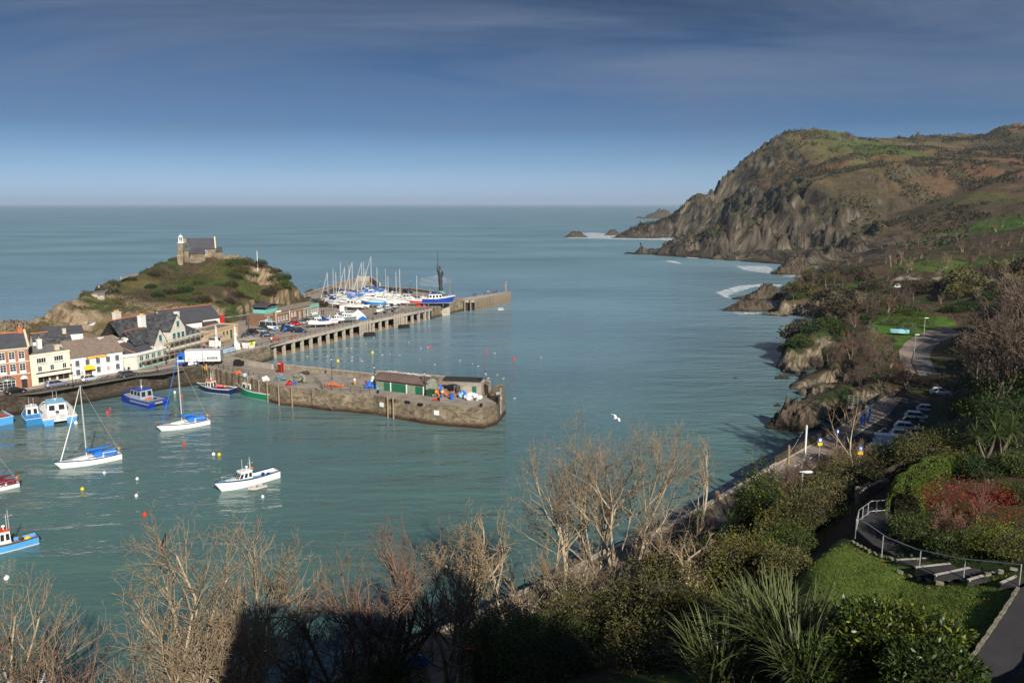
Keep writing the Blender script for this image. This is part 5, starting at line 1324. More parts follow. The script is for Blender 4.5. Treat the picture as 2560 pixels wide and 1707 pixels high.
m=MB();c=sum((Vector((p.x,p.y,0))for p in tp_),Vector())/4;m.prism([(p.x-c.x,p.y-c.y)for p in tp_],-2.5,0);tag(m.build('terrace',ASPH_L,None,(c.x,c.y,tz)),kind='structure')
for q0,q1,lab in((PD(229,733,245),PD(243,735,245),'left low pale wall of the ridge lookout terrace'),(PD(243,737,244),PD(261,738,244),'right low pale wall below the ridge lookout terrace')):
 wallrun('terrace_wall',[v2(q0),v2(q1)],1.1,0.4,CONC,lab,z=q0.z-1.4)
wallrun('ridge_path_wall',[v2(PD(303,700,266)),v2(PD(330,689,274)),v2(PD(360,673,282))],0.7,0.4,CONC,'pale path wall climbing the skyline ridge toward the chapel',z=PD(330,689,274).z-.4)
e=empty('shelter',P(1108,757,Q),AR,'small stone shelter with curved brown roof and turquoise posts by the statue','shelter')
m=MB();m.b2(0,4.6,1.2,4.5,0,2.3);m.build('wall',STONE_W,e)
m=MB();pr=[(-0.4+5.6*j/8,2.35+0.75*math.sin(math.pi*j/8))for j in range(9)];m.ext(pr+[(x,z-.12)for x,z in reversed(pr)],0.2,5,'y');m.build('roof',mat('brown_shelter_roof',(0.12,0.085,0.07),0.8,0.1,1),e)
for k in range(3):m=MB();m.b2(.1+2.2*k,.24+2.2*k,.3,.44,0,2.4);m.build('post',TURQ,e)
BRONZE=mat('dark_bronze',(0.055,0.062,0.060),0.5,0.3,1.5,metal=0.5)
sp0=P(1102,735,Q)
e=empty('statue',sp0,0,'towering dark bronze figure with a long upright spear at the pier bend','statue')
m=MB();m.cyl((0,0,0),2.4,0.7,12,2.1);m.cyl((0,0,.7),1.8,.8,12,1.4);m.build('plinth',mat('verdigris_base',(0.12,0.22,0.19),0.8,0.3,1),e)
m=MB()
rings=[]
for z,rx,ry,ox in((1.5,.95,.7,0),(2.2,.85,.62,0),(4,.78,.58,-.05),(5.6,.92,.62,-.1),(6.6,.78,.55,-.12),(7.6,.85,.55,-.15),(8.9,1.0,.6,-.2),(9.8,1.05,.5,-.25),(10.2,.55,.4,-.25),(10.5,.28,.28,-.27),(10.75,.36,.38,-.3),(11.2,.44,.46,-.32),(11.7,.36,.38,-.32),(12.0,.12,.12,-.32)):
 rings.append([(ox+rx*math.cos(t)*(1+.07*math.sin(5*t)),ry*math.sin(t),z)for t in[2*math.pi*k/14 for k in range(14)]])
m.loft(rings)
m.tube([(.75,0,9.6),(1.2,-.3,8.4),(.75,-.8,7.4)],[.3,.24,.16],7)
m.tube([(-1.1,0,9.6),(-1.45,-.1,11.0),(-1.05,-.1,12.6)],[.32,.25,.16],7)
m.build('figure',BRONZE,e,smooth=True)
m=MB();m.tube([(-1.0,-.1,11.6),(-1.05,-.1,14.5),(-1.15,-.1,19.2)],[.16,.12,.03],6);m.build('spear',BRONZE,e)
m=MB();m.tube([(0,0,0),(0,0,6.8)],[.16,.12],6);m.box((0,0,6.9),(.4,.4,.3));tag(m.build('marker_post',WOOD,None,P(1125,737,Q)),'plain brown marker post just right of the tall statue','post')
s_a,s_b=P(940,973,Q),P(1060,988,Q)
e,L=frame('pier_store',s_a,s_b,'long pier store with curved brown sheet roof and green double doors','shed')
dpt=4.2
m=MB();m.b2(0,L,0,dpt,-.2,1.85);m.build('wall',GREYGRN,e)
n=12;prf=[(-0.35+(dpt+.7)*j/n,1.8+1.45*math.sin(math.pi*(0.06+0.94*j/n))**.75)for j in range(n)]+[(dpt+.35,1.8)]
m=MB();m.ext(prf+[(y,z-.12)for y,z in reversed(prf)],-.3,L+.4);m.build('roof',mat('rusty_brown_sheet',(0.115,0.078,0.066),0.75,0.2,.5),e)
m=MB()
for k in range(int(L/.55)):
 x=.1+k*.55
 for j in range(n-1):m.add([(x,prf[j][0],prf[j][1]+.02),(x+.12,prf[j][0],prf[j][1]+.07),(x+.24,prf[j][0],prf[j][1]+.02),(x,prf[j+1][0],prf[j+1][1]+.02),(x+.12,prf[j+1][0],prf[j+1][1]+.07),(x+.24,prf[j+1][0],prf[j+1][1]+.02)],[(0,1,4,3),(1,2,5,4)])
o=m.build('roof_corrugation',mat('brown_sheet_edge',(0.15,0.11,0.095),0.75,0.2,.5),e);o['kind']='stuff'
for x0_,x1_,ma in((.02,.17,GREYGRN),(.18,.31,GREENP),(.335,.49,GREENP),(.50,.635,GREENP),(.665,.81,GREYGRN),(.835,.985,GREENP)):
 m=MB();m.b2(L*x0_,L*x1_,-.10,-.003,.05,1.68)
 m.b2(L*(x0_+x1_)/2-.03,L*(x0_+x1_)/2+.03,-.13,-.10,.05,1.68);m.build('door',ma,e)
m=MB()
for x in(.32,.65,.995):m=MB();m.b2(L*x-.1,L*x+.1,-.16,-.004,0,1.85);m.build('frame_post',PWHITE,e)
m=MB();m.ext([(y,z-.13)for y,z in prf[1:-1]]+[(dpt,0),(0,0)],L+.42,L+.5);m.build('end_wall',mat('green_grey_end',(0.25,0.27,0.21),0.85,0.2,1),e)
m=MB();m.b2(L+.6,L+1.9,-0.2,1.2,0,1.1);m.b2(L+.55,L+1.95,-.25,1.25,1.1,1.2);m.build('green_bin',mat('dark_green_bin',(0.02,0.075,0.04),0.6,0),e)
e,L=frame('concrete_hut',P(1128,987,Q),P(1203,990,Q),'grey concrete hut with bowed front, dark shutter and green door on the pier','hut')
m=MB();m.prism([(0,3.0),(.4,.7),(1.4,-.1),(2.6,-.25),(4.0,0),(L,.2),(L,4.6),(0,4.6)],-.2,2.2);m.build('wall',mat('rough_grey_render',(0.33,0.29,0.25),0.92,0.15,1.2,0.02,6),e)
m=MB();m.prism([(-.1,2.9),(.35,.5),(1.4,-.3),(2.6,-.45),(4.0,-.2),(L+.1,.0),(L+.1,4.7),(-.1,4.7)],2.2,2.36);m.build('roof',CONC,e)
m=MB();m.ext([(1.8,2.36),(4.9,2.36),(4.9,2.75),(2.2,2.55)],-2.4,L-.6);m.build('back_roof',mat('black_felt',(0.03,0.028,0.027),0.9,0),e)
m=MB();m.b2(1.2,2.0,-.35,-.2,.7,2.0);m.build('shutter',mat('dark_grey_shutter2',(0.06,0.065,0.07),0.6,0),e)
m=MB();m.b2(L*.70,L*.84,-.02,.12,.2,1.9);m.build('door',GREENP,e)
e=empty('phone_box',P(702,932,Q),R(-15),'red telephone box on the stone pier against the pale parapet','telephone box')
m=MB();w=.45
for sx in(-1,1):
 for sy in(-1,1):m.box((sx*w,sy*w,1.15),(.12,.12,2.3))
m.box((0,0,.12),(1.0,1.0,.24));m.box((0,0,2.2),(1.0,1.0,.22));m.box((0,0,2.38),(.92,.92,.14),taper=.75)
for z in(.6,.9,1.2,1.5,1.8):
 for s_ in(-1,1):m.box((0,s_*w,z),(.8,.05,.045));m.box((s_*w,0,z),(.05,.8,.045))
m.build('frame',REDP,e)
m=MB();m.box((0,0,1.15),(.82,.82,1.9));m.build('glass',GLASS,e)
m=MB();m.box((0,-.52,2.2),(.7,.02,.12));m.build('sign',PWHITE,e)
def lamp(p,lab,h=4.6,grp='black heritage lamp posts'):
 e=empty('street_lamp',p,0,lab,'street lamp',grp)
 link('post',LP_P,e,None,None,(1,1,h/4.6));link('lantern',LP_L,e,(0,0,h));link('basket_arm',LP_B,e,(0,0,h*.62));return e
m=MB();m.tube([(0,0,0),(0,0,.8)],[.14,.09],7);m.tube([(0,0,.8),(0,0,4.6)],[.06,.05],6);LP_P=m.mesh('post',BLACKP)
m=MB();m.tube([(0,0,0),(0,0,.45)],[.12,.22],6);m.mi=1;m.tube([(0,0,.45),(0,0,.75)],[.26,.05],6);LP_L=m.mesh('lantern',[mat('lantern_glass',(0.42,0.45,0.45),0.2,0),BLACKP])
m=MB();m.tube([(-.35,0,.1),(.45,0,-.1)],.04,5);m.ball((.5,0,-.12),.2,6,4,(1,1,.5));LP_B=m.mesh('basket_arm',BLACKP)
for px,py,lab in((830,949,'lamp post on the stone pier beside the wire barriers'),(937,971,'lamp post at the left end of the curved shed'),(1062,989,'lamp post at the right end of the curved shed'),(1214,988,'lamp post near the tip of the stone pier'),(655,796,'lamp post by the blue container'),(622,820,'lamp post among the parked cars near the office'),(768,822,'lamp post on the pier walkway in front of the cabin boat'),(933,800,'lamp post on the pier walkway by the yard'),(765,742,'lamp post at the foot of the hill by the sea wall'),(801,728,'lamp post on the sea wall behind the parked cars'),(936,724,'lamp post at the far corner of the yard'),(1026,728,'lamp post behind the parked cars at the back of the yard'),(1084,778,'lamp post beside the blue and white vessel'),(183,968,'lamp post on the harbour road before the yellow awning'),(555,889,'lamp post at the pier gate')):
 lamp(P(px,py,Q),'black '+lab,4.3)
 # ============================================================ BOATS
SAILB=mat('blue_sail_cover',(0.012,0.15,0.52),0.75,0.08,2)
SAILN=mat('navy_canvas',(0.012,0.035,0.19),0.8,0.1,2)
GEL=mat('white_gelcoat',(0.76,0.76,0.73),0.28,0.04,.8,coat=0.3)
GELO=mat('off_white_deck',(0.60,0.66,0.70),0.6,0.06,1)
DKP=mat('dark_deck',(0.10,0.09,0.075),0.8,0.3,2)
MAROON=mat('maroon_canvas',(0.13,0.012,0.025),0.8,0.05,2)
ANTIF=mat('antifouling',(0.16,0.03,0.02),0.8,0.2,2)
ANTIB=mat('blue_antifouling',(0.02,0.03,0.07),0.8,0.2,2)
GREENH=mat('green_hull_paint',(0.008,0.22,0.10),0.35,0.06,1)
BLUEH=mat('royal_blue_hull',(0.008,0.035,0.30),0.35,0.06,1)
PINK=mat('pink_buoy',(0.75,0.10,0.12),0.5,0.1,3)
ROPE=mat('pale_rope',(0.55,0.50,0.38),0.9,0.2,4)
LBLUE=mat('pale_blue_canvas',(0.30,0.52,0.66),0.8,0.1,1)
GREENC=mat('green_tarpaulin',(0.02,0.16,0.09),0.8,0.15,1.5)
TARP=mat('white_tarpaulin',(0.70,0.70,0.68),0.7,0.08,1)
def hull_rings(L,B,F,D,stern=.75,sheer=.25,rake=.12,full=.42,n=14):
 out=[]
 for i in range(n+1):
  t=i/n
  w=(stern+(1-stern)*math.sin(math.pi/2*min(1,t/full)))if t<full else max(0.012,1-((t-full)/(1-full))**2.1)
  w*=B/2
  top=F*(1+sheer*max(0,(t-.35)/.65)**2+.06*max(0,(.3-t)/.3))
  dd=D*(1-max(0,(t-.6)/.4)**2)
  x=-L/2+L*t
  r=[]
  for z,k in((top,1),(top-.13*F,.99),(.10,.93),(.0,.9),(-.5*dd,.66),(-dd,.0)):
   xx=x+(rake*L*max(0,(t-.5)/.5)**2)*(z/F if z>0 else z/max(D,.1)*0.8)*.6
   r.append((xx,w*k,z))
  out.append([(a,-b,c)for a,b,c in r]+[(a,b,c)for a,b,c in reversed(r[:-1])])
 return out
def hull(par,L,B,F,D,side,band,bottom,deck,well=None,**k):
 rg=hull_rings(L,B,F,D,**k);n=len(rg[0]);m=MB()
 vs=[p for r in rg for p in r];m.v=list(vs)
 rowm=[1,0,3,2,2,2,2,3,0,1]
 for i in range(len(rg)-1):
  for j in range(n-1):
   m.f.append((i*n+j,i*n+j+1,(i+1)*n+j+1,(i+1)*n+j));m.m.append(rowm[j])
 m.f.append(tuple(range(n)));m.m.append(0)
 o=m.build('hull',[side,band,bottom,PWHITE],par)
 d=MB();zs=[]
 for i in range(len(rg)-1):
  t=i/(len(rg)-1);t2=(i+1)/(len(rg)-1)
  if well and t2<=well[1]and t>=well[0]-.001:
   zz=lambda p:F*well[2]
   s_=.93
  else:zz=lambda p:p[2]-.02;s_=.99
  a,b=rg[i][0],rg[i][-1];c,e=rg[i+1][0],rg[i+1][-1]
  d.add([(a[0],a[1]*s_,zz(a)),(b[0],b[1]*s_,zz(b)),(e[0],e[1]*s_,zz(e)),(c[0],c[1]*s_,zz(c))],[(3,2,1,0)])
 if well:
  i=int(round(well[1]*(len(rg)-1)));a,b=rg[i][0],rg[i][-1]
  d.add([(a[0],a[1]*.95,F*well[2]),(b[0],b[1]*.95,F*well[2]),(b[0],b[1]*.97,b[2]-.02),(a[0],a[1]*.97,a[2]-.02)],[(3,2,1,0)])
 d.build('deck',deck,par)
 g=MB();g.tube([(p[0][0],p[0][1],p[0][2])for p in rg]+[(p[-1][0],p[-1][1],p[-1][2])for p in reversed(rg)]+[tuple(rg[0][0])],.05,5);g.build('gunwale',band,par)
 return rg
def cabin(par,x0,x1,w,z0,h,ma,roofm=None,win=3,rake=.4,glass=True,back=0.1):
 m=MB();a=[(x0,-w/2,z0),(x1,-w/2*.86,z0),(x1,w/2*.86,z0),(x0,w/2,z0)]
 b=[(x0+back,-w/2*.9,z0+h),(x1-rake,-w/2*.8,z0+h),(x1-rake,w/2*.8,z0+h),(x0+back,w/2*.9,z0+h)]
 m.loft([a,b]);o=m.build('wheelhouse',ma,par)
 m=MB();m.add([(x0-.05+back,-w*.5,z0+h),(x1-rake+.15,-w*.44,z0+h),(x1-rake+.15,w*.44,z0+h),(x0-.05+back,w*.5,z0+h),(x0-.05+back,-w*.48,z0+h+.1),(x1-rake,-w*.4,z0+h+.13),(x1-rake,w*.4,z0+h+.13),(x0-.05+back,w*.48,z0+h+.1)],[(0,3,2,1),(4,5,6,7),(0,1,5,4),(1,2,6,5),(2,3,7,6),(3,0,4,7)]);m.build('roof',roofm or ma,o)
 if glass:
  def qd(p00,p10,p01,p11,u0,u1,v0,v1):
   f=lambda u,v:(Vector(p00)*(1-u)*(1-v)+Vector(p10)*u*(1-v)+Vector(p01)*(1-u)*v+Vector(p11)*u*v)
   nn=(Vector(p10)-Vector(p00)).cross(Vector(p01)-Vector(p00)).normalized()*.025
   g=MB();g.loft([[f(u0,v0)-nn,f(u1,v0)-nn,f(u1,v1)-nn,f(u0,v1)-nn],[f(u0,v0)+nn,f(u1,v0)+nn,f(u1,v1)+nn,f(u0,v1)+nn]]);g.build('window',GLASS,o)
  for k in range(win):
   u0,u1=(k+.18)/win,(k+.85)/win
   qd(a[0],a[1],b[0],b[1],u0,u1,.42,.85);qd(a[3],a[2],b[3],b[2],u0,u1,.42,.85)
  for k in range(3):qd(a[1],a[2],b[1],b[2],(k+.1)/3,(k+.9)/3,.35,.88)
  for k in range(2):qd(a[0],a[3],b[0],b[3],(k+.2)/2,(k+.8)/2,.3,.85)
 return o
def aerials(par,z,xs=(-.3,.5),h=2.0,dome=True,x=0):
 m=MB()
 for k,q in enumerate(xs):m.tube([(x+q,(-1)**k*.4,z),(x+q,(-1)**k*.4,z+h*(1-.2*k))],.022,4)
 m.build('aerials',PWHITE,par)
 if dome:m=MB();m.cyl((x,0,z),.06,.35,5);m.ball((x,0,z+.45),.24,8,5,(1,1,.6));m.build('radar_dome',PWHITE,par)
def yacht(name,p,rz,L,lab,side=None,band=None,cover=None,hood=None,mast=None,afloat=True,lift=0.0,bottom=None,jib='white',rich=True,group=None):
 e=empty(name,p,rz,lab,'yacht',group)
 B=L*.30;F=L*.095+.12;D=.45 if afloat else L*.055
 rg=hull(e,L,B,F,D,side or GEL,band or NAVY,bottom or ANTIF,GELO if rich else GEL,stern=.62,sheer=.28,rake=.14)
 m=MB();z=F*1.02
 m.loft([[(x,-w,z-.05+zz),(x,-w*.82,z+h+zz),(x,w*.82,z+h+zz),(x,w,z-.05+zz)]for x,w,h,zz in((-L*.16,B*.30,.42,0),(L*.02,B*.30,.38,.01),(L*.18,B*.22,.26,.07),(L*.30,B*.09,.06,.16))]);cr_=m.build('coachroof',GEL,e)
 m=MB()
 for s in(-1,1):m.add([(-L*.14,s*B*.298,z+.1),(L*.06,s*B*.287,z+.1),(L*.05,s*B*.268,z+.27),(-L*.14,s*B*.272,z+.27)],[(0,1,2,3)])
 m.build('side_windows',GLASS,cr_)
 m=MB();m.b2(-L*.42,-L*.18,-B*.2,B*.2,z-.02,z+.05);m.build('cockpit',DKP,e)  # dark slab stands in for the shade inside an open cockpit well
 m=MB();m.b2(-L*.44,-L*.17,-B*.30,-B*.2,z-.03,z+.22);m.b2(-L*.44,-L*.17,B*.2,B*.30,z-.03,z+.22);m.build('coaming',GEL,e)
 mh=mast or L*1.18;mx=L*.07;zt=z+mh
 m=MB();m.tube([(mx,0,z+.2),(mx,0,zt)],[.10 if rich else.11,.075],7);mo=m.build('mast',ALU,e)
 m=MB();m.tube([(mx,-B*.32,z+mh*.52),(mx,B*.32,z+mh*.52)],.035,4);m.build('spreaders',ALU,mo)
 r=.018 if rich else.014;m=MB()
 for s in(-1,1):m.tube([(mx-.2,s*B*.46,F),(mx,s*B*.32,z+mh*.52),(mx,0,zt-.2)],r,3)
 m.tube([(-L*.49,0,F),(mx,0,zt-.05)],r,3);m.build('rigging',GALV,mo)
 if jib:m=MB();m.tube([(L*.49,0,F*1.25),(L*.28,0,z+mh*.48),(mx+.15,0,zt-.5)],[.09,.075,.04],6);m.build('furled_jib',{'white':PWHITE,'blue':SAILB}[jib],mo)
 if cover:
  m=MB();m.tube([(mx-.05,0,z+1.45),(mx-.3,0,z+1.25),(-L*.20,0,z+1.25),(-L*.36,0,z+1.38)],[.30,.24,.17,.08],7);m.tube([(mx-.05,0,z+.85),(mx-.05,0,z+1.7)],[.12,.2],6);m.build('boom_cover',cover,e)
 if hood:
  m=MB();m.loft([[(x,-B*.30*k,z+.0),(x,-B*.27*k,z+h),(x,0,z+h+.1),(x,B*.27*k,z+h),(x,B*.30*k,z+0)]for x,k,h in((-L*.02,.9,.42),(-L*.07,1,.85),(-L*.17,1,.92))]);m.build('spray_hood',hood,e)
  m=MB()
  for s in(-1,1):m.b2(-L*.43,-L*.20,s*B*.33-.02,s*B*.33+.02,F*1.05,F*1.05+.55)
  m.build('side_dodger',hood,e)
 if rich:
  m=MB()
  pts=[Vector(rg[i][0])for i in range(0,15,2)];pt2=[Vector(rg[i][-1])for i in range(0,15,2)]
  for ps in(pts,pt2):
   for q in ps:m.tube([q,q+Vector((0,0,.6))],.022,3)
   m.tube([q+Vector((0,0,.6))for q in ps],.016,3)
  m.build('guard_rail',GALV,e)
  m=MB();m.tube([(-L*.47,B*.2,F+.75+.3*math.cos(t),)if False else(-L*.47+.0,B*.22+.28*math.sin(t),F+.8+.28*math.cos(t))for t in[2*math.pi*k/10 for k in range(9)]],.06,5);m.build('life_ring',ORANGE,e)
  m=MB();m.ball((-L*.49,-B*.15,F+.6),.22,6,4);m.build('fender',YELLOW,e)
 if not afloat:
  m=MB();m.ext([(-L*.12,-D*.6),(L*.12,-D*.6),(L*.07,-D-.9),(-L*.09,-D-.9)],-.1,.1,'y');m.build('keel',bottom or ANTIF,e)
  m=MB()
  for x in(-L*.28,L*.22):
   for s in(-1,1):m.tube([(x,s*B*.62,-D-.95),(x,s*B*.30,-.15)],.05,4)
  m.build('cradle',GALV,e)
 return e
def workboat(name,p,rz,L,lab,side,band=PWHITE,cab=GEL,roof=None,cabx=(.05,.32),well=(0,.5,.45),B=None,F=None,cover=None,deck=DKP,bottom=ANTIF,clutter=None,cat='fishing boat',group=None,h=1.7,D=.35,stand=False,rake=.4,mast=None,win=2,rail=True,cabw=.62):
 e=empty(name,p,rz,lab,cat,group)
 B=B or L*.34;F=F or L*.11+.15
 hull(e,L,B,F,D,side,band,bottom,deck,well=well,stern=.85,sheer=.42,rake=.14,full=.5)
 if cabx:o=cabin(e,cabx[0]*L,cabx[1]*L,B*cabw,F*.98 if h<1.3 else F*.6,h,cab,roof,win,rake);aerials(e,F*.6+h+.1,x=cabx[0]*L+.6)
 if mast:m=MB();m.tube([(cabx[0]*L,0,F),(cabx[0]*L,0,F+mast)],.06,5);m.tube([(cabx[0]*L-.5,0,F+mast*.8),(cabx[0]*L+.5,0,F+mast*.8)],.04,4);m.build('mast',GALV,e)
 if cover:m=MB();m.loft([[(x,-w,F*1.02),(x,-w*.5,F*1.02+hh),(x,w*.5,F*1.02+hh),(x,w,F*1.02)]for x,w,hh in((-L*.46,B*.40,.3),(-L*.2,B*.47,.6),(L*.06,B*.44,.8))]);m.build('canvas_cover',cover,e)
 for nm,ma,pts,r in(clutter or[]):
  m=MB()
  for q in pts:m.ball(q,r,7,5,(1,1,.85))
  o=m.build(nm,ma,e)
  if len(pts)>1:o['kind']='stuff'
 if rail and L>6:
  m=MB();m.tube([(L*.25,-B*.36,F*1.15+.5),(L*.45,-B*.12,F*1.4+.5),(L*.50,0,F*1.45+.5),(L*.45,B*.12,F*1.4+.5),(L*.25,B*.36,F*1.15+.5)],.025,4)
  for x,y,k in((.25,.36,1.1),(.38,.24,1.2),(.48,.05,1.35)):
   for s in(-1,1):m.tube([(L*x,s*B*y,F*k),(L*x,s*B*y,F*k+.55)],.022,3)
  m.build('bow_rail',GALV,e)
 if stand:
  m=MB()
  for x in(-L*.3,L*.2):
   m.b2(x-.1,x+.1,-B*.35,B*.35,-D-.45,-D-.25)
   for s in(-1,1):m.tube([(x,s*B*.34,-D-.85),(x,s*B*.34,-.1)],.06,4)
  m.build('trailer',GALV,e)
 return e
def place(bow,stern,z=0.0):
 a,b=P(bow[0],bow[1],z),P(stern[0],stern[1],z);c=(a+b)/2
 return Vector((c.x,c.y,z)),math.atan2((a-b).y,(a-b).x),(a-b).length
p,rz,L=place((152,1171),(303,1144));yacht('yacht',p,rz,L,'large white yacht with blue boom cover and white furled jib, nearest in the harbour',cover=SAILB,hood=SAILB,side=GEL,mast=L*1.36)
p,rz,L=place((404,1077),(523,1058));yacht('yacht',p,rz,L,'white yacht with blue furled jib moored between the blue workboat and the cruiser',cover=SAILB,hood=SAILB,band=MAROON,jib='blue',mast=L*1.46)
p,rz,L=place((-60,1235),(48,1214));yacht('yacht',p,rz,L,'white yacht stern with maroon canvas cut by the left edge',cover=MAROON,hood=MAROON,band=MAROON)
p,rz,L=place((554,1228),(692,1190))
e=workboat('motor_cruiser',p,rz,L,'white motor launch with blue rail and pale blue cockpit moored in mid harbour',GEL,NAVY,GEL,cabx=(-.02,.27),well=(0,.46,.5),deck=mat('pale_blue_deck',(0.16,0.38,0.5),0.7,0.08,1),h=1.55,cat='motor launch',B=L*.29,win=3,rake=.9,mast=2.6,bottom=ANTIB,clutter=[('gear',SAILN,[(-3.0,.3,.9),(-2.4,-.3,.9)],.3),('life_ring',ORANGE,[(-.2,.55,2.55)],.22),('hand_winch',ALU,[(-3.6,.8,1.0)],.22)])
m=MB();m.loft([[(x,-w,F_),(x,-w*.7,F_+.38),(x,w*.7,F_+.38),(x,w,F_)]for x,w,F_ in((L*.20,L*.10,.95),(L*.34,L*.055,1.05),(L*.42,L*.02,1.12))]);m.build('foredeck_cabin',GEL,e)
p,rz,L=place((625,1226),(662,1216));e=empty('dinghy',p,rz,'small grey inflatable dinghy alongside the white motor launch','dinghy')
m=MB();m.tube([(-1.2,-.55,.25),(.5,-.58,.25),(1.1,-.3,.3),(1.35,0,.35),(1.1,.3,.3),(.5,.58,.25),(-1.2,.55,.25)],.22,7);m.build('tube',mat('grey_rubberised_fabric',(0.42,0.40,0.37),0.7,0.05,1),e)
m=MB();m.b2(-1.1,1.0,-.5,.5,.08,.16);m.b2(-1.15,-1.05,-.5,.5,.1,.5);m.b2(-.2,.05,-.5,.5,.35,.4);m.build('floor',GREYP,e)
def cat_boat(name,bow,stern,lab,side,cab,roof,deck,clut=None,ramp=False,topc=None):
 p,rz,L=place(bow,stern);B=L*.42
 e=empty(name,p,rz,lab,'workboat')
 for s in(-1,1):
  m=MB();w=B*.16
  m.loft([[(x,s*B*.34-w*k,1.05+zt),(x,s*B*.34-w*.8*k,-.3),(x,s*B*.34+w*.8*k,-.3),(x,s*B*.34+w*k,1.05+zt)]for x,k,zt in((-L*.5,1,0),(L*.1,1,.05),(L*.35,.75,.25),(L*.5,.08,.5))]);m.build('hull',side,e)
 m=MB();m.loft([[(x,-B*k,.62+zt),(x,-B*k,1.08+zt),(x,B*k,1.08+zt),(x,B*k,.62+zt)]for x,k,zt in((-L*.497,.497,0),(L*.1,.497,.05),(L*.35,.42,.25),(L*.47,.32,.4))]);m.build('deck',deck,e)
 m=MB()
 for s in(-1,1):m.tube([(-L*.5,s*B*.5,1.3),(L*.1,s*B*.5,1.35),(L*.35,s*B*.43,1.55),(L*.5,s*B*.3,1.75)],.10,6)
 m.tube([(-L*.5,-B*.5,1.3),(-L*.5,B*.5,1.3)],.10,6);m.tube([(L*.5,-B*.3,1.75),(L*.5,B*.3,1.75)],.10,6)
 for x in(-.45,-.3,-.15,0,.15):
  for s in(-1,1):m.box((L*x,s*B*.5,1.18),(.12,.06,.3))
 m.build('bulwark',side if topc is None else topc,e)
 cabin(e,-L*.12,L*.26,B*.62,1.1,1.9,cab,roof,3,.5);aerials(e,3.1,(-.8,.9),2.2,x=.4)
 for nm,ma,q,r in(clut or[]):m=MB();m.ball(q,r,7,5,(1.2,1,.5));m.build(nm,ma,e)
 return e
cat_boat('workboat',(322,998),(398,1016),'royal blue twin hulled workboat with grey wheelhouse moored under the quay wall',BLUEH,mat('grey_blue_cabin',(0.30,0.36,0.42),0.6,0.05,1),BLUEH,GREYP,[('orange_gear',ORANGE,(-2.2,.3,1.2),.5),('net_pile',NETS,(-1.2,-.7,1.2),.4),('tyre',RUBBER,(-2.9,-.9,1.2),.35)])
cat_boat('workboat',(133,1023),(152,1060),'sky blue and white twin hulled boat with pale blue roof, stern toward camera',SKYB,GEL,mat('pale_blue_roof',(0.20,0.42,0.62),0.6,0.1,1.5),GEL,[('bench',WOODD,(-1.8,0,1.4),.4)],topc=GEL)
p,rz,L=place((77,1036),(88,1062));workboat('fishing_boat',p,rz,L,'small white and mid blue fishing boat, stern on, left of the twin hulled one',mat('mid_blue_hull',(0.02,0.17,0.38),0.4,0.05,1),GEL,GEL,cabx=(-.05,.28),well=(0,.45,.5),deck=mat('blue_deck',(0.03,0.17,0.42),0.6,0.3,1.5),B=L*.38,h=1.8)
p,rz,L=place((-40,1038),(12,1062));workboat('fishing_boat',p,rz,L,'pale blue fishing boat with red buoys cut off at the left edge',SKYB,GEL,GEL,SKYB,cabx=(.0,.3),clutter=[('buoy_heap',REDP,[(-3.2,-1.0,1.2),(-3.4,-.5,1.3),(-3.6,.1,1.2),(-2.8,-1.2,1.1),(-3.5,.7,1.3)],.28)])
p,rz,L=place((503,975),(584,984));workboat('fishing_boat',p,rz,L,'navy fishing boat with orange roofed white wheelhouse beside the pier corner',NAVY,GEL,GEL,ORANGE,cabx=(.10,.30),well=(0,.55,.45),clutter=[('buoy_heap',PINK,[(-.2,-.6,1.3),(.1,-.2,1.5),(-.5,-.1,1.3),(-.1,.3,1.3),(-1.9,-.5,1.2),(-2.2,-.1,1.3),(-1.7,0,1.5),(-.3,-.9,1.1)],.27),('net_drum',WOODD,[(-3.2,.2,1.1)],.6),('green_gear',GREENC,[(-2.7,-.7,1.0)],.35)],mast=3.6,rail=False)
p,rz,L=place((600,980),(692,1000));workboat('fishing_boat',p,rz,L,'bright green fishing boat with white cabin forward against the stone pier',GREENH,GEL,GEL,GEL,cabx=(.06,.36),well=(0,.50,.45),clutter=[('buoy_heap',PINK,[(-.9,-.7,1.3),(-1.2,-.4,1.4),(-.7,-.3,1.2),(-1.4,-.8,1.1)],.27),('blue_sack',SAILB,[(-2.9,.2,1.2)],.4),('life_ring',ORANGE,[(.3,-.7,2.5)],.22)],rake=.9,mast=3.4)
p,rz,L=place((-85,1398),(94,1353));workboat('fishing_boat',p,rz,L,'blue hulled fishing boat with white cabin and red roof at the left edge',SKYB,WOODD,GEL,mat('orange_red_roof',(0.50,0.07,0.03),0.6,0.08,2),cabx=(-.12,.22),well=(0,.4,.5),deck=WOOD,clutter=[('yellow_sack',YELLOW,[(-L*.36,.2,.8)],.4),('fish_box',WOODD,[(-L*.28,-.5,.8)],.3)],h=1.9,win=4,rail=False,mast=4,B=L*.3)
def YP(cx,cy):return P(780+cx/6.533,640+cy/6.533,Q)
NEARHD=AR
def yd(cx,cy,L,rz,lab,kind='yacht',**k):
 p=YP(cx,cy)
 D=L*.055 if kind=='yacht' else.35
 lift=(D+.95)if kind=='yacht' else D+.85
 p=Vector((p.x,p.y,Q+lift))
 grp='laid up boats in the boatyard'
 if kind=='yacht':return yacht('yacht',p,R(rz),L,lab,afloat=False,rich=False,group=grp,**k)
 k.setdefault('rail',False);return workboat('motor_boat',p,R(rz),L,lab,stand=True,cat='motor boat',group=grp,bottom=k.pop('bottom',ANTIB),**k)
BL,RD=NAVY,REDP
yd(290,800,8.2,155,'white yacht with navy bottom and navy boom cover at the left end of the yard',cover=SAILN,hood=SAILN,bottom=ANTIB,mast=10.2)
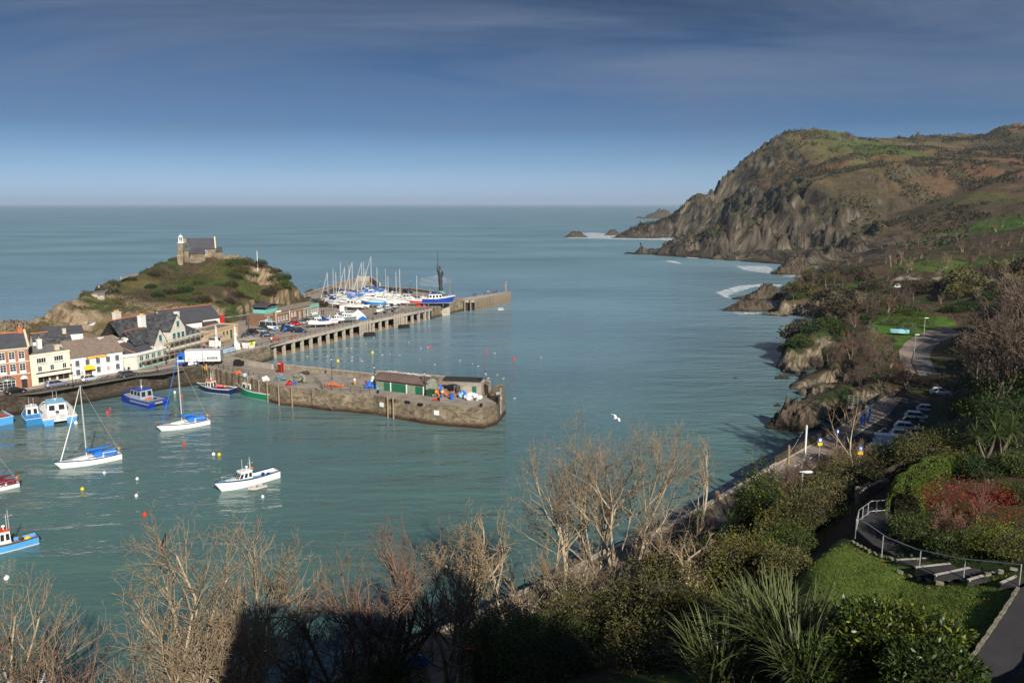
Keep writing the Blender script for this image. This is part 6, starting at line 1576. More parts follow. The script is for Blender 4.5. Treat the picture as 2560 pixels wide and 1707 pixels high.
yd(430,850,8.0,160,'white yacht with plain deck left of the tall white sign in the yard',bottom=ANTIF,jib=None,mast=11)
yd(575,770,8.5,165,'white yacht with bright blue hood behind the green tarpaulin',cover=SAILB,hood=SAILB,mast=11.5)
yd(500,690,8.0,150,'white yacht with navy boom cover, second row, far left',cover=SAILN,mast=12.5,jib=None)
yd(700,740,9.4,165,'white yacht with blue hood and a tall leaning furled jib in the yard',cover=SAILN,hood=SAILB,mast=13.0)
yd(850,690,9.4,168,'white yacht with raised blue hood right of the tallest masts',cover=SAILN,hood=SAILB,mast=12.2)
yd(860,590,7.2,120,'small yacht end on by the concrete ramp',jib=None,mast=11.2)
yd(1010,680,11.0,172,'longest white yacht with tallest mast and blue covers in the yard',cover=SAILB,hood=SAILB,mast=14.2)
yd(900,640,8.0,170,'white yacht with blue boom cover in the farthest row',cover=SAILN,mast=9.0,jib=None)
yd(1190,725,8.0,10,'white yacht with red bottom and bare mast in the middle of the yard',mast=10.4,bottom=RD,band=WOODD,jib=None)
yd(1270,760,7.2,175,'small white yacht tucked behind the cruiser with small windows',mast=8.2,jib=None)
yd(1400,790,6.4,170,'small white yacht with a buff mast and dark bottom on a trailer',mast=10.4,jib=None,bottom=ANTIB)
yd(1460,745,6.6,165,'small white yacht with tall bare mast beside the white tarpaulined boat',mast=10.8,jib=None)
yd(1740,820,7.4,178,'little yacht with bright red hull and white deck near the blue vessel',side=RD,band=GEL,mast=9.4,jib=None,bottom=RD)
K='motor'
yd(650,880,8.6,165,'white cabin motor boat with red waterline in the front row',K,side=GEL,band=WOODD,bottom=ANTIF,cabx=(-.15,.2),well=(0,.3,.5),deck=GEL)
yd(830,870,5.2,150,'little white motor boat with blue canopy beside the white cabin boat',K,side=GEL,cover=SAILN,band=NAVY,cabx=None,well=None,deck=GEL)
yd(1015,845,8.8,165,'bright blue hulled boat with pale blue canvas cover in the yard',K,side=mat('azure_hull',(0.02,0.20,0.50),0.4,0.05,1),cover=LBLUE,cabx=None,well=None,deck=GEL,band=GEL)
yd(1150,800,9.0,168,'white cruiser with a row of small dark windows behind the bright blue boat',K,side=GEL,cabx=(-.2,.25),h=1.2,win=4,deck=GEL,well=None)
yd(930,760,7.5,165,'plain white hull with flush deck behind the azure boat',K,side=GEL,cabx=(-.1,.2),h=.8,win=3,deck=GEL,well=None,band=GEL)
yd(1290,820,7.0,168,'low white day boat between the cruiser and the trailered yacht',K,side=GEL,cabx=(0,.25),h=.7,deck=GEL,well=(0,.4,.6),band=GEL)
yd(1560,765,6.2,150,'boat wholly wrapped in a peaked white tarpaulin',K,side=GEL,cover=TARP,cabx=(-.2,.3),cab=TARP,h=1.6,deck=TARP,well=None,band=TARP)
yd(1840,790,6.0,170,'plain white day boat at the stern of the big blue hulled vessel',K,side=GEL,cabx=(0,.3),h=.9,deck=GEL,band=GEL)
yd(2045,815,11.2,8,'big blue hulled vessel with white upperworks and blue canopy at the yard end',K,side=mat('deep_blue_hull',(0.012,0.05,0.28),0.4,0.05,1),band=GEL,F=1.9,cab=GEL,roof=SAILB,cabx=(-.28,.18),h=2.2,win=4,D=.5,B=3.6,deck=GEL,well=None,rail=True)
yd(125,1170,6.6,200,'white cabin boat with four dark windows and blue hood by the pier railing',K,side=GEL,band=GEL,cabx=(-.1,.28),h=1.5,win=3,cover=SAILN,deck=GEL,bottom=PWHITE)
yd(300,1150,4.8,195,'small boat with red bottom and blue trim next to the four windowed one',K,side=GEL,bottom=RD,band=NAVY,cabx=(-.1,.25),roof=SAILB,h=1.1)
yd(408,1115,4.6,210,'little white boat with square wheelhouse on a trailer by the railing',K,side=GEL,cabx=(-.15,.25),h=1.3,band=GEL)
yd(570,1090,6.0,200,'white boat with dark grey blue hull bottom beside the tent shaped tarpaulin',K,side=mat('slate_blue_hull',(0.06,0.11,0.17),0.5,0.05,1),band=GEL,cabx=(0,.3),h=1.4)
yd(1105,960,4.4,255,'small white box cabined boat facing the harbour, leftmost of three',K,side=GEL,cabx=(-.35,.3),h=1.3,cabw=.85,band=GEL)
yd(1243,940,4.6,262,'small white boat with navy bottom facing the harbour, middle of three',K,side=NAVY,band=GEL,cabx=(-.2,.3),h=1.3,cabw=.8)
yd(1363,915,4.8,268,'small white boat with navy bottom facing the harbour, rightmost of three',K,side=NAVY,band=GEL,cabx=(-.2,.2),h=1.3,cabw=.8)
for k,(cx,cy,L_,rz_,lab)in enumerate(((380,735,7.5,160,'white yacht with no covers between the two leftmost tall masts'),(640,700,7.5,165,'white yacht in the second row behind the blue hooded one'),(770,790,7,168,'white yacht in the middle row just behind the front cabin boat'),(1090,640,7.5,170,'white yacht at the back right of the longest yacht'))):
 yd(cx,cy,L_,rz_,lab,mast=(10.5,11.5,8,9.5)[k],cover=(None,SAILN,SAILB,None)[k],jib=None)
for cx,cy,L_,lab in((480,820,6.0,'white open boat right of the navy bottomed yacht'),(720,830,6.5,'white motor boat behind the front row cabin boat'),(1220,700,6,'white cuddy boat at the back of the middle group'),(1500,815,5,'small white boat right of the trailered yacht'),(1340,700,5.5,'white hull half hidden behind the small yachts')):
 yd(cx,cy,L_,168,lab,K,side=GEL,band=GEL,cabx=(-.05,.25),h=.9,deck=GEL,well=(0,.35,.6))
def tarpheap(cx,cy,w,h,ma,lab):
 p=YP(cx,cy);m=MB();m.loft([[(-w,-w*.8,0),(w,-w*.8,0),(w,w*.8,0),(-w,w*.8,0)],[(-w*.75,-w*.5,h*.5),(w*.7,-w*.5,h*.45),(w*.7,w*.5,h*.45),(-w*.75,w*.5,h*.5)],[(-.15,-.1,h),(.25,-.1,h*.97),(.25,.1,h*.97),(-.15,.1,h)]])
 tag(m.build('tarpaulin',ma,None,p,(0,0,AR)),lab,'tarpaulin')
tarpheap(755,1020,2.3,3.0,TARP,'tent shaped white tarpaulin by the pier railing')
tarpheap(528,800,1.9,1.8,GREENC,'dark green tarpaulin over gear among the yachts')
tarpheap(830,1035,1.4,1.1,SAILB,'blue tarpaulin heap right of the white tent')
m=MB();m.b2(-.8,.8,-.06,.06,.3,2.4);m.b2(-.7,-.6,-.05,.05,0,.3);m.b2(.6,.7,-.05,.05,0,.3);tag(m.build('blank_sign',PWHITE,None,YP(492,920),(0,0,R(10))),'tall blank white board standing by the parked silver cars','sign')
m=MB();m.tube([(0,-.03,1.5),(0,.03,1.5)],.42,12);m.tube([(0,0,0),(0,0,1.3)],.05,5);tag(m.build('round_sign',mat('pink_red_sign',(0.6,0.05,0.1),.5,0),None,YP(1840,885)),'round pink red sign by the corner railing of the yard','sign')
m=MB();m.tube([(0,-.06,.8),(0,.06,.8)],.38,12);tag(m.build('lifebuoy_housing',REDP,None,xs_front(730)[0]+Vector((.1,-.12,0.1))),'round red lifebuoy housing on the pier railing','lifebuoy')
# ============================================================ VEHICLES
def car_mesh(kind):
 L,Wd,H={'hatch':(3.9,1.7,1.45),'estate':(4.5,1.75,1.5),'van':(4.9,1.95,2.0),'minibus':(6.0,2.0,2.6),'jeep':(4.4,1.85,1.8)}[kind]
 h=L/2;w=Wd/2;belt={'hatch':.92,'estate':.93,'van':1.15,'minibus':1.35,'jeep':1.08}[kind]
 hood={'hatch':(1.15,.72),'estate':(1.2,.70),'van':(1.9,.85),'minibus':(2.6,.95),'jeep':(1.2,.95)}[kind]
 tail={'hatch':-h+.25,'estate':-h+.2,'van':-h+.08,'minibus':-h+.08,'jeep':-h+.15}[kind]
 m=MB();R_=[]
 for x,zb,zt,k in((-h,.42,belt*.86,.86),(-h+.12,.24,belt*.98,.96),(-h*.45,.2,belt,1),(.1,.2,belt,1),(hood[0]-.35,.2,belt*.97,1),(h-.45,.22,hood[1]+.05,.96),(h-.1,.26,hood[1]*.92,.88),(h,.36,hood[1]*.75,.78)):
  R_.append([(x,-w*k,zb),(x,-w*k*1.0,(zb+zt)/2),(x,-w*k*.95,zt),(x,w*k*.95,zt),(x,w*k,(zb+zt)/2),(x,w*k,zb)])
 m.loft(R_)
 body=m.mesh('body',MATS['car_paint'],True)
 m=MB();b0,b1=tail,hood[0]-.2;t0,t1=(tail+.35 if kind in('hatch','estate')else tail+.1),hood[0]-(.95 if kind in('hatch','estate','jeep')else.75)
 zt=H-.06
 m.loft([[(b0,-w*.93,belt-.02),(b1,-w*.90,belt-.02),(b1,w*.90,belt-.02),(b0,w*.93,belt-.02)],[(t0,-w*.78,zt),(t1,-w*.76,zt),(t1,w*.76,zt),(t0,w*.78,zt)]]);glass=m.mesh('windows',GLASS)
 m=MB();m.loft([[(t0-.04,-w*.80,zt-.02),(t1+.04,-w*.78,zt-.02),(t1+.04,w*.78,zt-.02),(t0-.04,w*.80,zt-.02)],[(t0+.08,-w*.70,H),(t1-.1,-w*.68,H),(t1-.1,w*.68,H),(t0+.08,w*.70,H)]])
 for x0_,x1_ in((b0+.03,t0+.03),((b0+b1)/2-.1,(t0+t1)/2-.1),(b1-.03,t1-.03)):
  for s in(-1,1):m.tube([(x0_,s*w*.925,belt),(x1_,s*w*.79,zt)],.045,4)
 if kind in('van','minibus')and kind=='van':
  for s in(-1,1):m.add([(b0-.01,s*w*.945,belt),(0.3,s*w*.94,belt),(.2,s*w*.80,zt),(t0-.01,s*w*.81,zt)],[(0,1,2,3)if s<0 else(3,2,1,0)])
 roof=m.mesh('roof',MATS['car_paint'])
 r=.31 if kind!='minibus' else.36
 m=MB();m.tube([(0,-.1,0),(0,.1,0)],r,12);m.mi=1;m.tube([(0,-.115,0),(0,.115,0)],r*.6,8);wheel=m.mesh('wheel',[RUBBER,MATS['hub_cap']])
 m=MB();m.box((0,0,0),(.1,.32,.15));hl_=m.mesh('headlight',MATS['lamp_lens']);m=MB();m.box((0,0,0),(.08,.2,.26));tl=m.mesh('tail_light',MATS['tail_lens'])
 return body,glass,roof,wheel,hl_,tl,(h,w,r,hood[1],belt)
mat('car_paint',(0.5,0.5,0.5),.3,0,coat=.6);mat('hub_cap',(0.5,0.5,0.5),.35,0,metal=.6);mat('lamp_lens',(0.75,0.77,0.8),.1,0);mat('tail_lens',(0.45,0.01,0.01),.2,0)
PAINT={k:mat(k+'_car_paint',c,.28,0,coat=.6,metal=mt)for k,c,mt in(('black',(.010,.010,.012),0),('silver',(.42,.44,.46),.35),('white',(.72,.73,.74),0),('navy',(.012,.022,.06),0),('red',(.45,.015,.012),0),('lilac_grey',(.20,.21,.30),.2),('pale_silver',(.5,.54,.58),.3),('dark_grey',(.05,.055,.06),.1),('blue',(.02,.07,.22),0))}
CARK={}
def car(kind,colr,p,rz,lab,grp='parked cars',cat='car'):
 if kind not in CARK:CARK[kind]=car_mesh(kind)
 body,glass,roof,wheel,hl_,tl,(h,w,r,hz_,belt)=CARK[kind]
 key=(kind,colr)
 if key not in CARK:
  b=body.copy();b.materials[0]=PAINT[colr];rf_=roof.copy();rf_.materials[0]=PAINT[colr];CARK[key]=(b,rf_)
 b,rf_=CARK[key]
 e=empty('parked_'+('van' if kind=='van' else 'minibus' if kind=='minibus' else 'car'),p,rz,lab,cat,grp)
 link('body',b,e);link('windows',glass,e);link('roof',rf_,e)
 for sx in(-.62,.66):
  for s in(-1,1):link('wheel',wheel,e,(sx*h,s*(w-.1),r))
 for s in(-1,1):link('headlight',hl_,e,(h-.13,s*w*.62,hz_*.85),(0,0,s*-.3));link('tail_light',tl,e,(-h+.05,s*w*.74,belt*.78))
 return e
road_d=math.atan2((P(310,944,Q)-P(98,979,Q)).y,(P(310,944,Q)-P(98,979,Q)).x)
Z4=Q+.01
car('hatch','black',P(38,983,Z4),road_d,'black hatchback on the harbour road before the brick building')
car('estate','lilac_grey',P(142,966,Z4),road_d,'lilac grey estate car outside the cream shop')
car('hatch','pale_silver',P(226,952,Z4),road_d,'pale silver hatchback outside the yellow awning')
car('estate','dark_grey',P(320,941,Z4),road_d+.1,'dark grey car at the right corner of the white building')
def K3(x,y):return P(600+x/7.84,730+y/7.84,Z4)
A1=R(-28)
for kind,c,x,y,a,lab in(('hatch','black',250,815,A1,'black hatchback nearest the pier entrance'),('hatch','silver',400,790,A1,'silver hatchback second in the row near the gate'),('estate','dark_grey',490,745,A1,'dark estate beside the white minibus'),('hatch','navy',535,870,R(20),'navy hatchback alone in front of the red crates'),('estate','silver',810,700,A1,'silver estate just right of the white minibus'),('estate','pale_silver',930,680,A1,'pale silver estate third from the minibus'),('jeep','navy',950,765,R(5),'dark navy off roader in front of the two silver estates'),('estate','navy',1160,790,R(2),'navy saloon parked along the pier walkway'),('hatch','red',1080,650,A1,'bright red hatchback in front of the pier office'),('hatch','silver',1195,625,A1,'silver hatchback right of the red one'),('hatch','black',1300,605,A1,'black hatchback before the turquoise shop front'),('hatch','pale_silver',1415,590,A1,'pale silver car at the right end of the office row'),('hatch','blue',1590,560,A1,'blue car behind the four windowed cabin boat'),('hatch','navy',1370,165,R(-10),'navy car at the foot of the hill, leftmost'),('estate','pale_silver',1470,190,R(-5),'pale car parked second below the hill'),('hatch','navy',1480,225,R(0),'dark car just behind the red one under the hill'),('hatch','red',1580,250,R(20),'red hatchback parked at the foot of the hill'),('hatch','dark_grey',160,900,R(15),'dark car half hidden behind the flat kiosk roof')):
 car(kind,c,K3(x,y),a,lab)
car('minibus','white',K3(570,735),A1+.06,'white minibus with dark side windows in the pier car park',cat='minibus')
for kind,c,x,y,a,lab in(('hatch','black',235,630,R(30),'black car by the sea wall at the far left of the yard'),('hatch','dark_grey',330,605,R(35),'dark grey car by the sea wall, second from left'),('jeep','black',405,585,R(40),'black off roader by the sea wall behind the leaning masts'),('hatch','dark_grey',1045,555,R(-20),'dark car behind the longest yacht'),('hatch','black',1262,585,R(-15),'black car at the back of the yard, left of the pair'),('hatch','black',1350,580,R(-15),'black car at the back of the yard, right of the pair'),('jeep','black',1560,605,R(-20),'tall black vehicle with people around it at the back of the yard'),('estate','dark_grey',1715,720,R(-15),'dark estate parked behind the red hulled yacht'),('estate','silver',460,1000,R(2),'silver estate in the yard left of the white car'),('estate','white',620,970,R(-8),'white car behind the tent shaped tarpaulin')):
 car(kind,c,YP(x,y),a,lab)
car('jeep','red',P(490,876,Z4),AR-.2,'bright red off roader by the blue trike at the pier gate')
V5=5.03
def K6(x,y):return P(*C6(x,y),V5)
A6=R(-20)
for kind,c,x,y,lab in(('hatch','white',1450,690,'white car nearest in the roadside bays under the bushes'),('van','white',1560,620,'white van in the roadside car park bays'),('hatch','silver',1700,520,'silver car beyond the white van, half screened by branches'),('estate','pale_silver',1770,440,'pale car under the overhanging tree'),('hatch','dark_grey',1830,370,'dark car third beyond the white van'),('estate','pale_silver',1880,315,'pale roofed car farthest in the roadside bays'),('hatch','silver',1990,230,'silver car glimpsed through twigs'),('hatch','white',2130,30,'white car glimpsed behind the big ivy tree')):
 car(kind,c,K6(x,y),A6,lab,'cars in the roadside bays','van' if kind=='van' else 'car')
a,b=P(440,915,Z4),P(552,913,Z4)
rz=math.atan2((b-a).y,(b-a).x)
e=empty('box_lorry',a,rz,'white box lorry with blue cab parked across the neck of the pier','lorry');L=(b-a).length
m=MB();m.b2(2.2,L,0,2.5,1.0,3.7);bo=m.build('box_body',GEL,e)
m=MB();m.b2(2.15,L+.05,-.06,-.004,3.6,3.75);m.b2(2.15,L+.05,-.06,-.004,.95,1.08);m.b2((2.2+L)/2-.1,(2.2+L)/2+.05,-.07,-.004,1.08,3.6);m.build('body_rails',GREYP,bo)
m=MB()
for y0,y1 in((.08,1.2),(1.3,2.42)):m.b2(L+.004,L+.07,y0,y1,1.15,3.6)
m.build('rear_doors',GREYP,bo)
m=MB();m.loft([[(.1,.05,.5),(2.0,.05,.5),(2.0,2.45,.5),(.1,2.45,.5)],[(0,.02,1.5),(2.05,.02,1.5),(2.05,2.48,1.5),(0,2.48,1.5)],[(.45,.1,2.75),(2.0,.1,2.75),(2.0,2.4,2.75),(.45,2.4,2.75)]]);m.ext([(.7,2.75),(2.0,2.75),(2.0,3.4)],.3,2.2,'y');cb_=m.build('cab',mat('cab_blue',(0.015,0.13,0.50),.35,0.03),e)
m=MB();m.b2(.75,1.6,-.02,.1,1.55,2.35);m.build('side_window',GLASS,cb_);m=MB();m.b2(.3,2.0,-.03,.0,1.05,1.4);m.build('white_stripe',PWHITE,cb_)
m=MB();m.b2(2.2,L-.1,.5,2.0,.7,.98);m.build('chassis',BLACKP,e)
lw=MB().tube([(0,-.14,0),(0,.14,0)],.48,12).mesh('wheel',RUBBER)
for x in(1.2,L-3.0,L-1.9):
 for y in(.2,2.3):link('wheel',lw,e,(x,y,.48))
def text(body,size,parent,loc,ma,rx=90,ext=.01,name='lettering',rz_=0):
 c=bpy.data.curves.new(name,'FONT');c.body=body;c.size=size;c.extrude=ext;c.materials.append(ma)
 c.align_x='CENTER';o=bpy.data.objects.new('t',c);COL.objects.link(o)
 bpy.context.view_layer.update()
 me=bpy.data.meshes.new_from_object(o.evaluated_get(bpy.context.evaluated_depsgraph_get()));bpy.data.objects.remove(o)
 me.name=name
 if not me.materials:me.materials.append(ma)
 return link(name,me,parent,loc,(R(rx),0,R(rz_)))
text('01392 222 626',.85,bo,(2.2+(L-2.2)*.27,-.03,1.25),mat('grey_lettering',(.16,.16,.15),.6,0))
m=MB();m.b2(2.2+(L-2.2)*.62,2.2+(L-2.2)*.92,-.03,-.004,1.55,2.05);m.build('name_panel',mat('dark_green_panel',(.02,.06,.045),.6,0),bo)
text('PARK SHIP',.42,bo,(2.2+(L-2.2)*.77,-.05,1.64),PWHITE)
text('LM',.4,bo,(2.2+(L-2.2)*.77,-.03,2.85),MATS['grey_lettering'])
# ============================================================ PEOPLE
def person_mesh(pose):
 J={'pel':(0,0,.95),'ch':(0,0,1.32),'nk':(0,0,1.50),'hd':(.02,0,1.63),'tp':(.02,0,1.74),'ls':(0,.19,1.42),'rs':(0,-.19,1.42),'lh':(0,.10,.92),'rh':(0,-.10,.92)}
 if pose=='walk':J.update(le=(-.1,.25,1.15),lw=(.12,.26,.95),re=(.05,-.25,1.15),rw=(-.14,-.26,.92),lk=(.16,.10,.50),lf=(.08,.10,.08),lt=(.26,.10,.05),rk=(-.04,-.10,.48),rf=(-.32,-.10,.12),rt=(-.18,-.1,.04))
 else:J.update(le=(-.04,.26,1.15),lw=(.10,.24,.93),re=(-.04,-.26,1.15),rw=(.14,-.20,1.0),lk=(.03,.11,.50),lf=(0,.12,.08),lt=(.18,.13,.04),rk=(.02,-.11,.50),rf=(-.03,-.12,.08),rt=(.15,-.13,.04))
 names=list(J);E=[('pel','ch'),('ch','nk'),('nk','hd'),('hd','tp'),('ch','ls'),('ls','le'),('le','lw'),('ch','rs'),('rs','re'),('re','rw'),('pel','lh'),('lh','lk'),('lk','lf'),('lf','lt'),('pel','rh'),('rh','rk'),('rk','rf'),('rf','rt')]
 rad=dict(pel=.15,ch=.16,nk=.06,hd=.105,tp=.08,ls=.075,le=.05,lw=.04,rs=.075,re=.05,rw=.04,lh=.10,lk=.065,lf=.045,lt=.04,rh=.10,rk=.065,rf=.045,rt=.04)
 me=bpy.data.meshes.new('body');me.from_pydata([J[n]for n in names],[(names.index(a),names.index(b))for a,b in E],[])
 o=bpy.data.objects.new('b',me);COL.objects.link(o)
 md=o.modifiers.new('s','SKIN')
 for i,n in enumerate(names):me.skin_vertices[0].data[i].radius=(rad[n],rad[n]*(1.25 if n in('ch','pel')else 1));me.skin_vertices[0].data[i].use_root=(n=='pel')
 o.modifiers.new('u','SUBSURF').levels=1
 bpy.context.view_layer.update()
 out=bpy.data.meshes.new_from_object(o.evaluated_get(bpy.context.evaluated_depsgraph_get()));bpy.data.objects.remove(o)
 out.name='body';return out
PM={k:person_mesh(k)for k in('stand','walk')};PC={}
HAIR=mat('dark_hair',(.03,.02,.015),.8,0)
def person(p,rz,top,legs,lab,pose='stand',h=1.0):
 key=(pose,top.name,legs.name)
 if key not in PC:
  me=PM[pose].copy()
  for q in(legs,top,SKIN,HAIR,RUBBER):me.materials.append(q)
  for pl_ in me.polygons:
   c=pl_.center;z=c.z
   pl_.material_index=3 if(z>1.66 or(z>1.56 and c.x<-.02))else 2 if z>1.50 else(2 if abs(c.y)>.15 and z<.98 and z>.8 else 1 if z>.93 or(abs(c.y)>.17 and z>.8)else 4 if z<.10 else 0)
  PC[key]=me
 o=link('person',PC[key],None,p,(0,0,rz),h);return tag(o,lab,'person')
CL={k:mat(k+'_cloth',c,.9,.1,8)for k,c in(('dark',(.02,.022,.03)),('denim',(.04,.07,.14)),('grey',(.2,.2,.2)),('tan',(.35,.26,.16)),('crimson',(.4,.03,.03)),('royal',(.03,.09,.4)),('ochre',(.65,.33,.01)),('cream',(.6,.57,.5)))}
c_=CL
for(px,py,z,rz,t,l,lab,po)in((312,936,Q,1,c_['royal'],c_['denim'],'person in royal blue top at the corner of the white building','stand'),(323,934,Q,2,c_['dark'],c_['cream'],'person in black top and pale trousers beside the blue topped person','walk'),(416,911,Q,2,c_['dark'],c_['dark'],'person all in black walking below the scaffolding','walk'),(393,930,Q,0,c_['dark'],c_['dark'],'hunched dark clothed person leaning on the quay parapet','stand'),(517,927,Q,0,c_['ochre'],c_['ochre'],'fisher in orange yellow oilskins beside the lorry wheels','stand'),(511,925,Q,1,c_['dark'],c_['ochre'],'crouched worker in dark top and yellow oilskins left of the standing fisher','stand'),(494,918,Q,1,c_['royal'],c_['dark'],'person in blue by the middle of the lorry','stand'),(404,884,Q+1.8,1,LIME,c_['dark'],'worker in bright yellow vest on the lower scaffold deck','stand'),(424,877,Q+2.65,1,LIME,c_['grey'],'worker in yellow vest on the middle scaffold deck','walk'),(442,845,Q+4.7,1,LIME,c_['denim'],'worker in yellow on the top scaffold deck by the gable','stand'),(887,963,Q,2,c_['cream'],c_['ochre'],'person with white top and yellow oilskin trousers on the stone pier','walk'),(916,968,Q,1,c_['crimson'],c_['denim'],'person in red top beside the blue drums','stand'),(804,787,Q,1,c_['dark'],c_['dark'],'left one of two dark clothed people right of the pier office','walk'),(809,786,Q,1,c_['dark'],c_['dark'],'right one of two dark clothed people right of the pier office','walk'),(620,840,Q,2,c_['dark'],c_['denim'],'person in black by the nearest black hatchback','stand'),(679,857,Q,2,c_['cream'],c_['dark'],'person with white top at the pier railing beside the red crates','stand'),(1008,776,Q,1,c_['tan'],c_['denim'],'person in tan jacket near the yard railing','walk'),(531,884,Q,1,c_['royal'],c_['dark'],'person in blue at the pier gate behind the lorry','stand'),(547,880,Q,2,c_['dark'],c_['dark'],'dark clothed person behind the rear of the lorry','stand'),(1012,730,Q,1,c_['cream'],c_['denim'],'person in white beside the tall black vehicle','stand'),(1005,731,Q,1,c_['crimson'],c_['dark'],'person in red at the left of the tall black vehicle','stand'),(1184,742,Q,1,c_['dark'],c_['dark'],'left of two dark figures on the outer pier arm','walk'),(1190,742,Q,1,c_['dark'],c_['denim'],'second figure on the outer pier arm','walk'),(1212,738,Q,1,c_['denim'],c_['dark'],'figure in blue midway along the outer arm','stand'),(1220,736,Q,1,c_['cream'],c_['dark'],'figure in white midway along the outer arm','stand'),(1233,735,Q,1,c_['royal'],c_['dark'],'figure in blue in the cluster near the arm end','stand'),(1237,734,Q,2,c_['crimson'],c_['dark'],'figure in red in the cluster near the arm end','stand'),(1241,734,Q,2,c_['dark'],c_['denim'],'figure in black in the cluster near the arm end','stand')):
 person(P(px,py,z+.03),rz,t,l,lab,po)
for dx_,dz_,t,lab in((0,0,c_['cream'],'seated visitor in white at the left of the ridge terrace'),(1.2,.5,c_['dark'],'dark clothed visitor standing on the ridge terrace, left group'),(3.9,.2,c_['dark'],'dark clothed visitor at the right of the ridge terrace'),(4.9,.9,c_['denim'],'visitor in blue at the far right of the ridge terrace')):
 b_=PD(247,720,253);person((b_.x+dx_,b_.y+dz_,tz),1,t,c_['dark'],lab)
b_=P(*C2(1254,545),7.1);person(b_,1,c_['denim'],c_['dark'],'dog walker in blue on the lawn footpath','walk')
for cx,cy,t,lab in((1150,1225,c_['dark'],'person in black leaning by the promenade bin'),):person(P(*C2(cx,cy),5.05),1,t,c_['dark'],lab)
# ============================================================ GEAR ON THE PIER, BUOYS, BIRDS
def heap(name,p,ma,rx,ry,h,n,r,lab,cat,box=False,mats=None,part='piece'):
 e=empty(name,p,R(-15),lab,cat);ms=[]
 for q in(mats or[ma]):
  m=MB();(m.box((0,0,0),(r*2,r*1.5,r*1.1))if box else m.ball((0,0,0),r,7,5));ms.append(m.mesh(part,q))
 for k in range(n):
  f=(k+.5)/n;lev=f**1.3;a=random.uniform(0,6.28);d=math.sqrt(random.random())*(1-lev*.7)
  link(part,random.choice(ms),e,(rx*d*math.cos(a),ry*d*math.sin(a),r*.6+lev*h),(random.uniform(-.4,.4),random.uniform(-.4,.4),a))
 return e
POTS=mat('teal_pot_mesh',(0.035,0.07,0.08),.9,.5,9,col2=(.25,.38,.38));POTG=mat('grey_green_pot_mesh',(0.05,0.055,0.045),.9,.5,9,col2=(.36,.36,.28))
heap('lobster_pots',P(702,951,Q),POTS,1.5,.9,1.2,26,.36,'rounded stack of teal lobster pots in front of the phone box','lobster pots',part='pot')
heap('lobster_pots',P(748,955,Q),POTG,2.6,1.2,1.5,46,.36,'long stack of grey green lobster pots right of the teal ones','lobster pots',True,part='pot')
heap('lobster_pots',P(764,936,Q),WOODD,1.7,.5,.5,12,.3,'low row of dark pots against the parapet','lobster pots',True,part='pot')
heap('net_pile',P(835,966,Q),NETS,2.8,.8,.4,26,.34,'flat heap of orange brown netting on the stone pier','nets',part='bundle')
heap('net_pile',P(596,935,Q),NETS,1.8,.6,.4,14,.32,'orange net heap on the pier neck behind the railing','nets',part='bundle')
heap('net_pile',P(613,941,Q),LBLUE,.8,.5,.3,7,.3,'pale blue gear beside the orange net heap','nets',part='bundle')
heap('white_sacks',P(664,951,Q),TARP,1.1,.6,.5,9,.4,'white sacks above the wheelhouse of the green boat','sacks',part='sack')
heap('crates',P(724,963,Q),REDP,.5,.4,.3,4,.42,'red crates at the pier edge','crates',True,part='crate')
heap('crates',P(735,962,Q),BLUEB,.25,.3,.2,2,.42,'blue crates next to the red ones at the pier edge','crates',True,part='crate')
heap('drums',P(925,969,Q),BLUEB,1.0,.6,.8,12,.42,'blue drums at the left end of the curved shed','drums',part='drum')
heap('white_sacks',P(933,961,Q),TARP,.9,.5,1.3,10,.4,'pile of white bags behind the blue drums','sacks',part='sack')
e=heap('drums',P(1098,992,Q),BLUEB,1.8,1.0,2.0,34,.36,'tall jumble of blue drums and orange nets between store and hut','drums',mats=[BLUEB,BLUEB,SAILB,YELLOW,POTG,NETS],part='drum')
heap('net_pile',P(1131,990,Q),mat('rust_net',(.3,.12,.05),.9,.3,5),.8,.5,.7,14,.3,'rust brown net heap beside the bowed hut','nets',part='bundle')
heap('net_pile',P(1158,994,Q),LBLUE,1.1,.6,.9,14,.4,'blue net heap before the bowed hut','nets',mats=[LBLUE,BLUEB],part='bundle')
heap('white_sacks',P(1183,1000,Q),TARP,2.2,.8,1.0,26,.42,'big mound of white net sacks before the green hut door','sacks',part='sack')
heap('red_rope',P(1093,1001,Q),REDP,.9,.3,.1,10,.2,'low coil of red rope in front of the green bin','rope',part='coil')
m=MB();m.cyl((0,0,0),.35,1.2,10);m.cyl((0,0,1.2),.37,.06,10);tag(m.build('drum',BLUEB,None,P(1130,999,Q)),'single upright blue drum in front of the rust nets','drum')
m=MB();m.cyl((0,0,0),.5,.6,10);tag(m.build('tub',SKYB,None,P(945,973,Q)),'squat light blue tub before the curved shed','tub')
heap('crates',P(690,850,Q),mat('faded_red_plastic',(.30,.06,.035),.7,.2,2),2.4,.6,.25,16,.38,'long row of faded red crates on the pier by the railing','crates',True,part='crate')
m=MB();m.b2(-1.1,1.1,-.6,.6,.3,1.2);m.b2(-1.0,.3,-.5,.5,1.2,1.5);tag(m.build('black_tank',RUBBER,None,P(597,915,Q),(0,0,R(-15))),'black plastic tank against the short parapet','tank')
e=empty('wire_barrier',P(800,956,Q),R(-10),'galvanised wire barriers round the net heap on the pier','barrier')
for k in range(3):
 m=MB()
 for x in range(0,9):m.tube([(x*.3,0,.1),(x*.3,0,1.5)],.018,3)
 m.tube([(0,0,1.5),(2.4,0,1.5)],.03,4);m.tube([(0,0,.1),(2.4,0,.1)],.03,4);m.build('panel',GALV,e,(k*2.2,.3*k+(1.5 if k==2 else 0),0))
e=empty('road_barrier',P(455,919,Q),road_d,'white and dark barrier boards along the quay before the lorry','barrier')
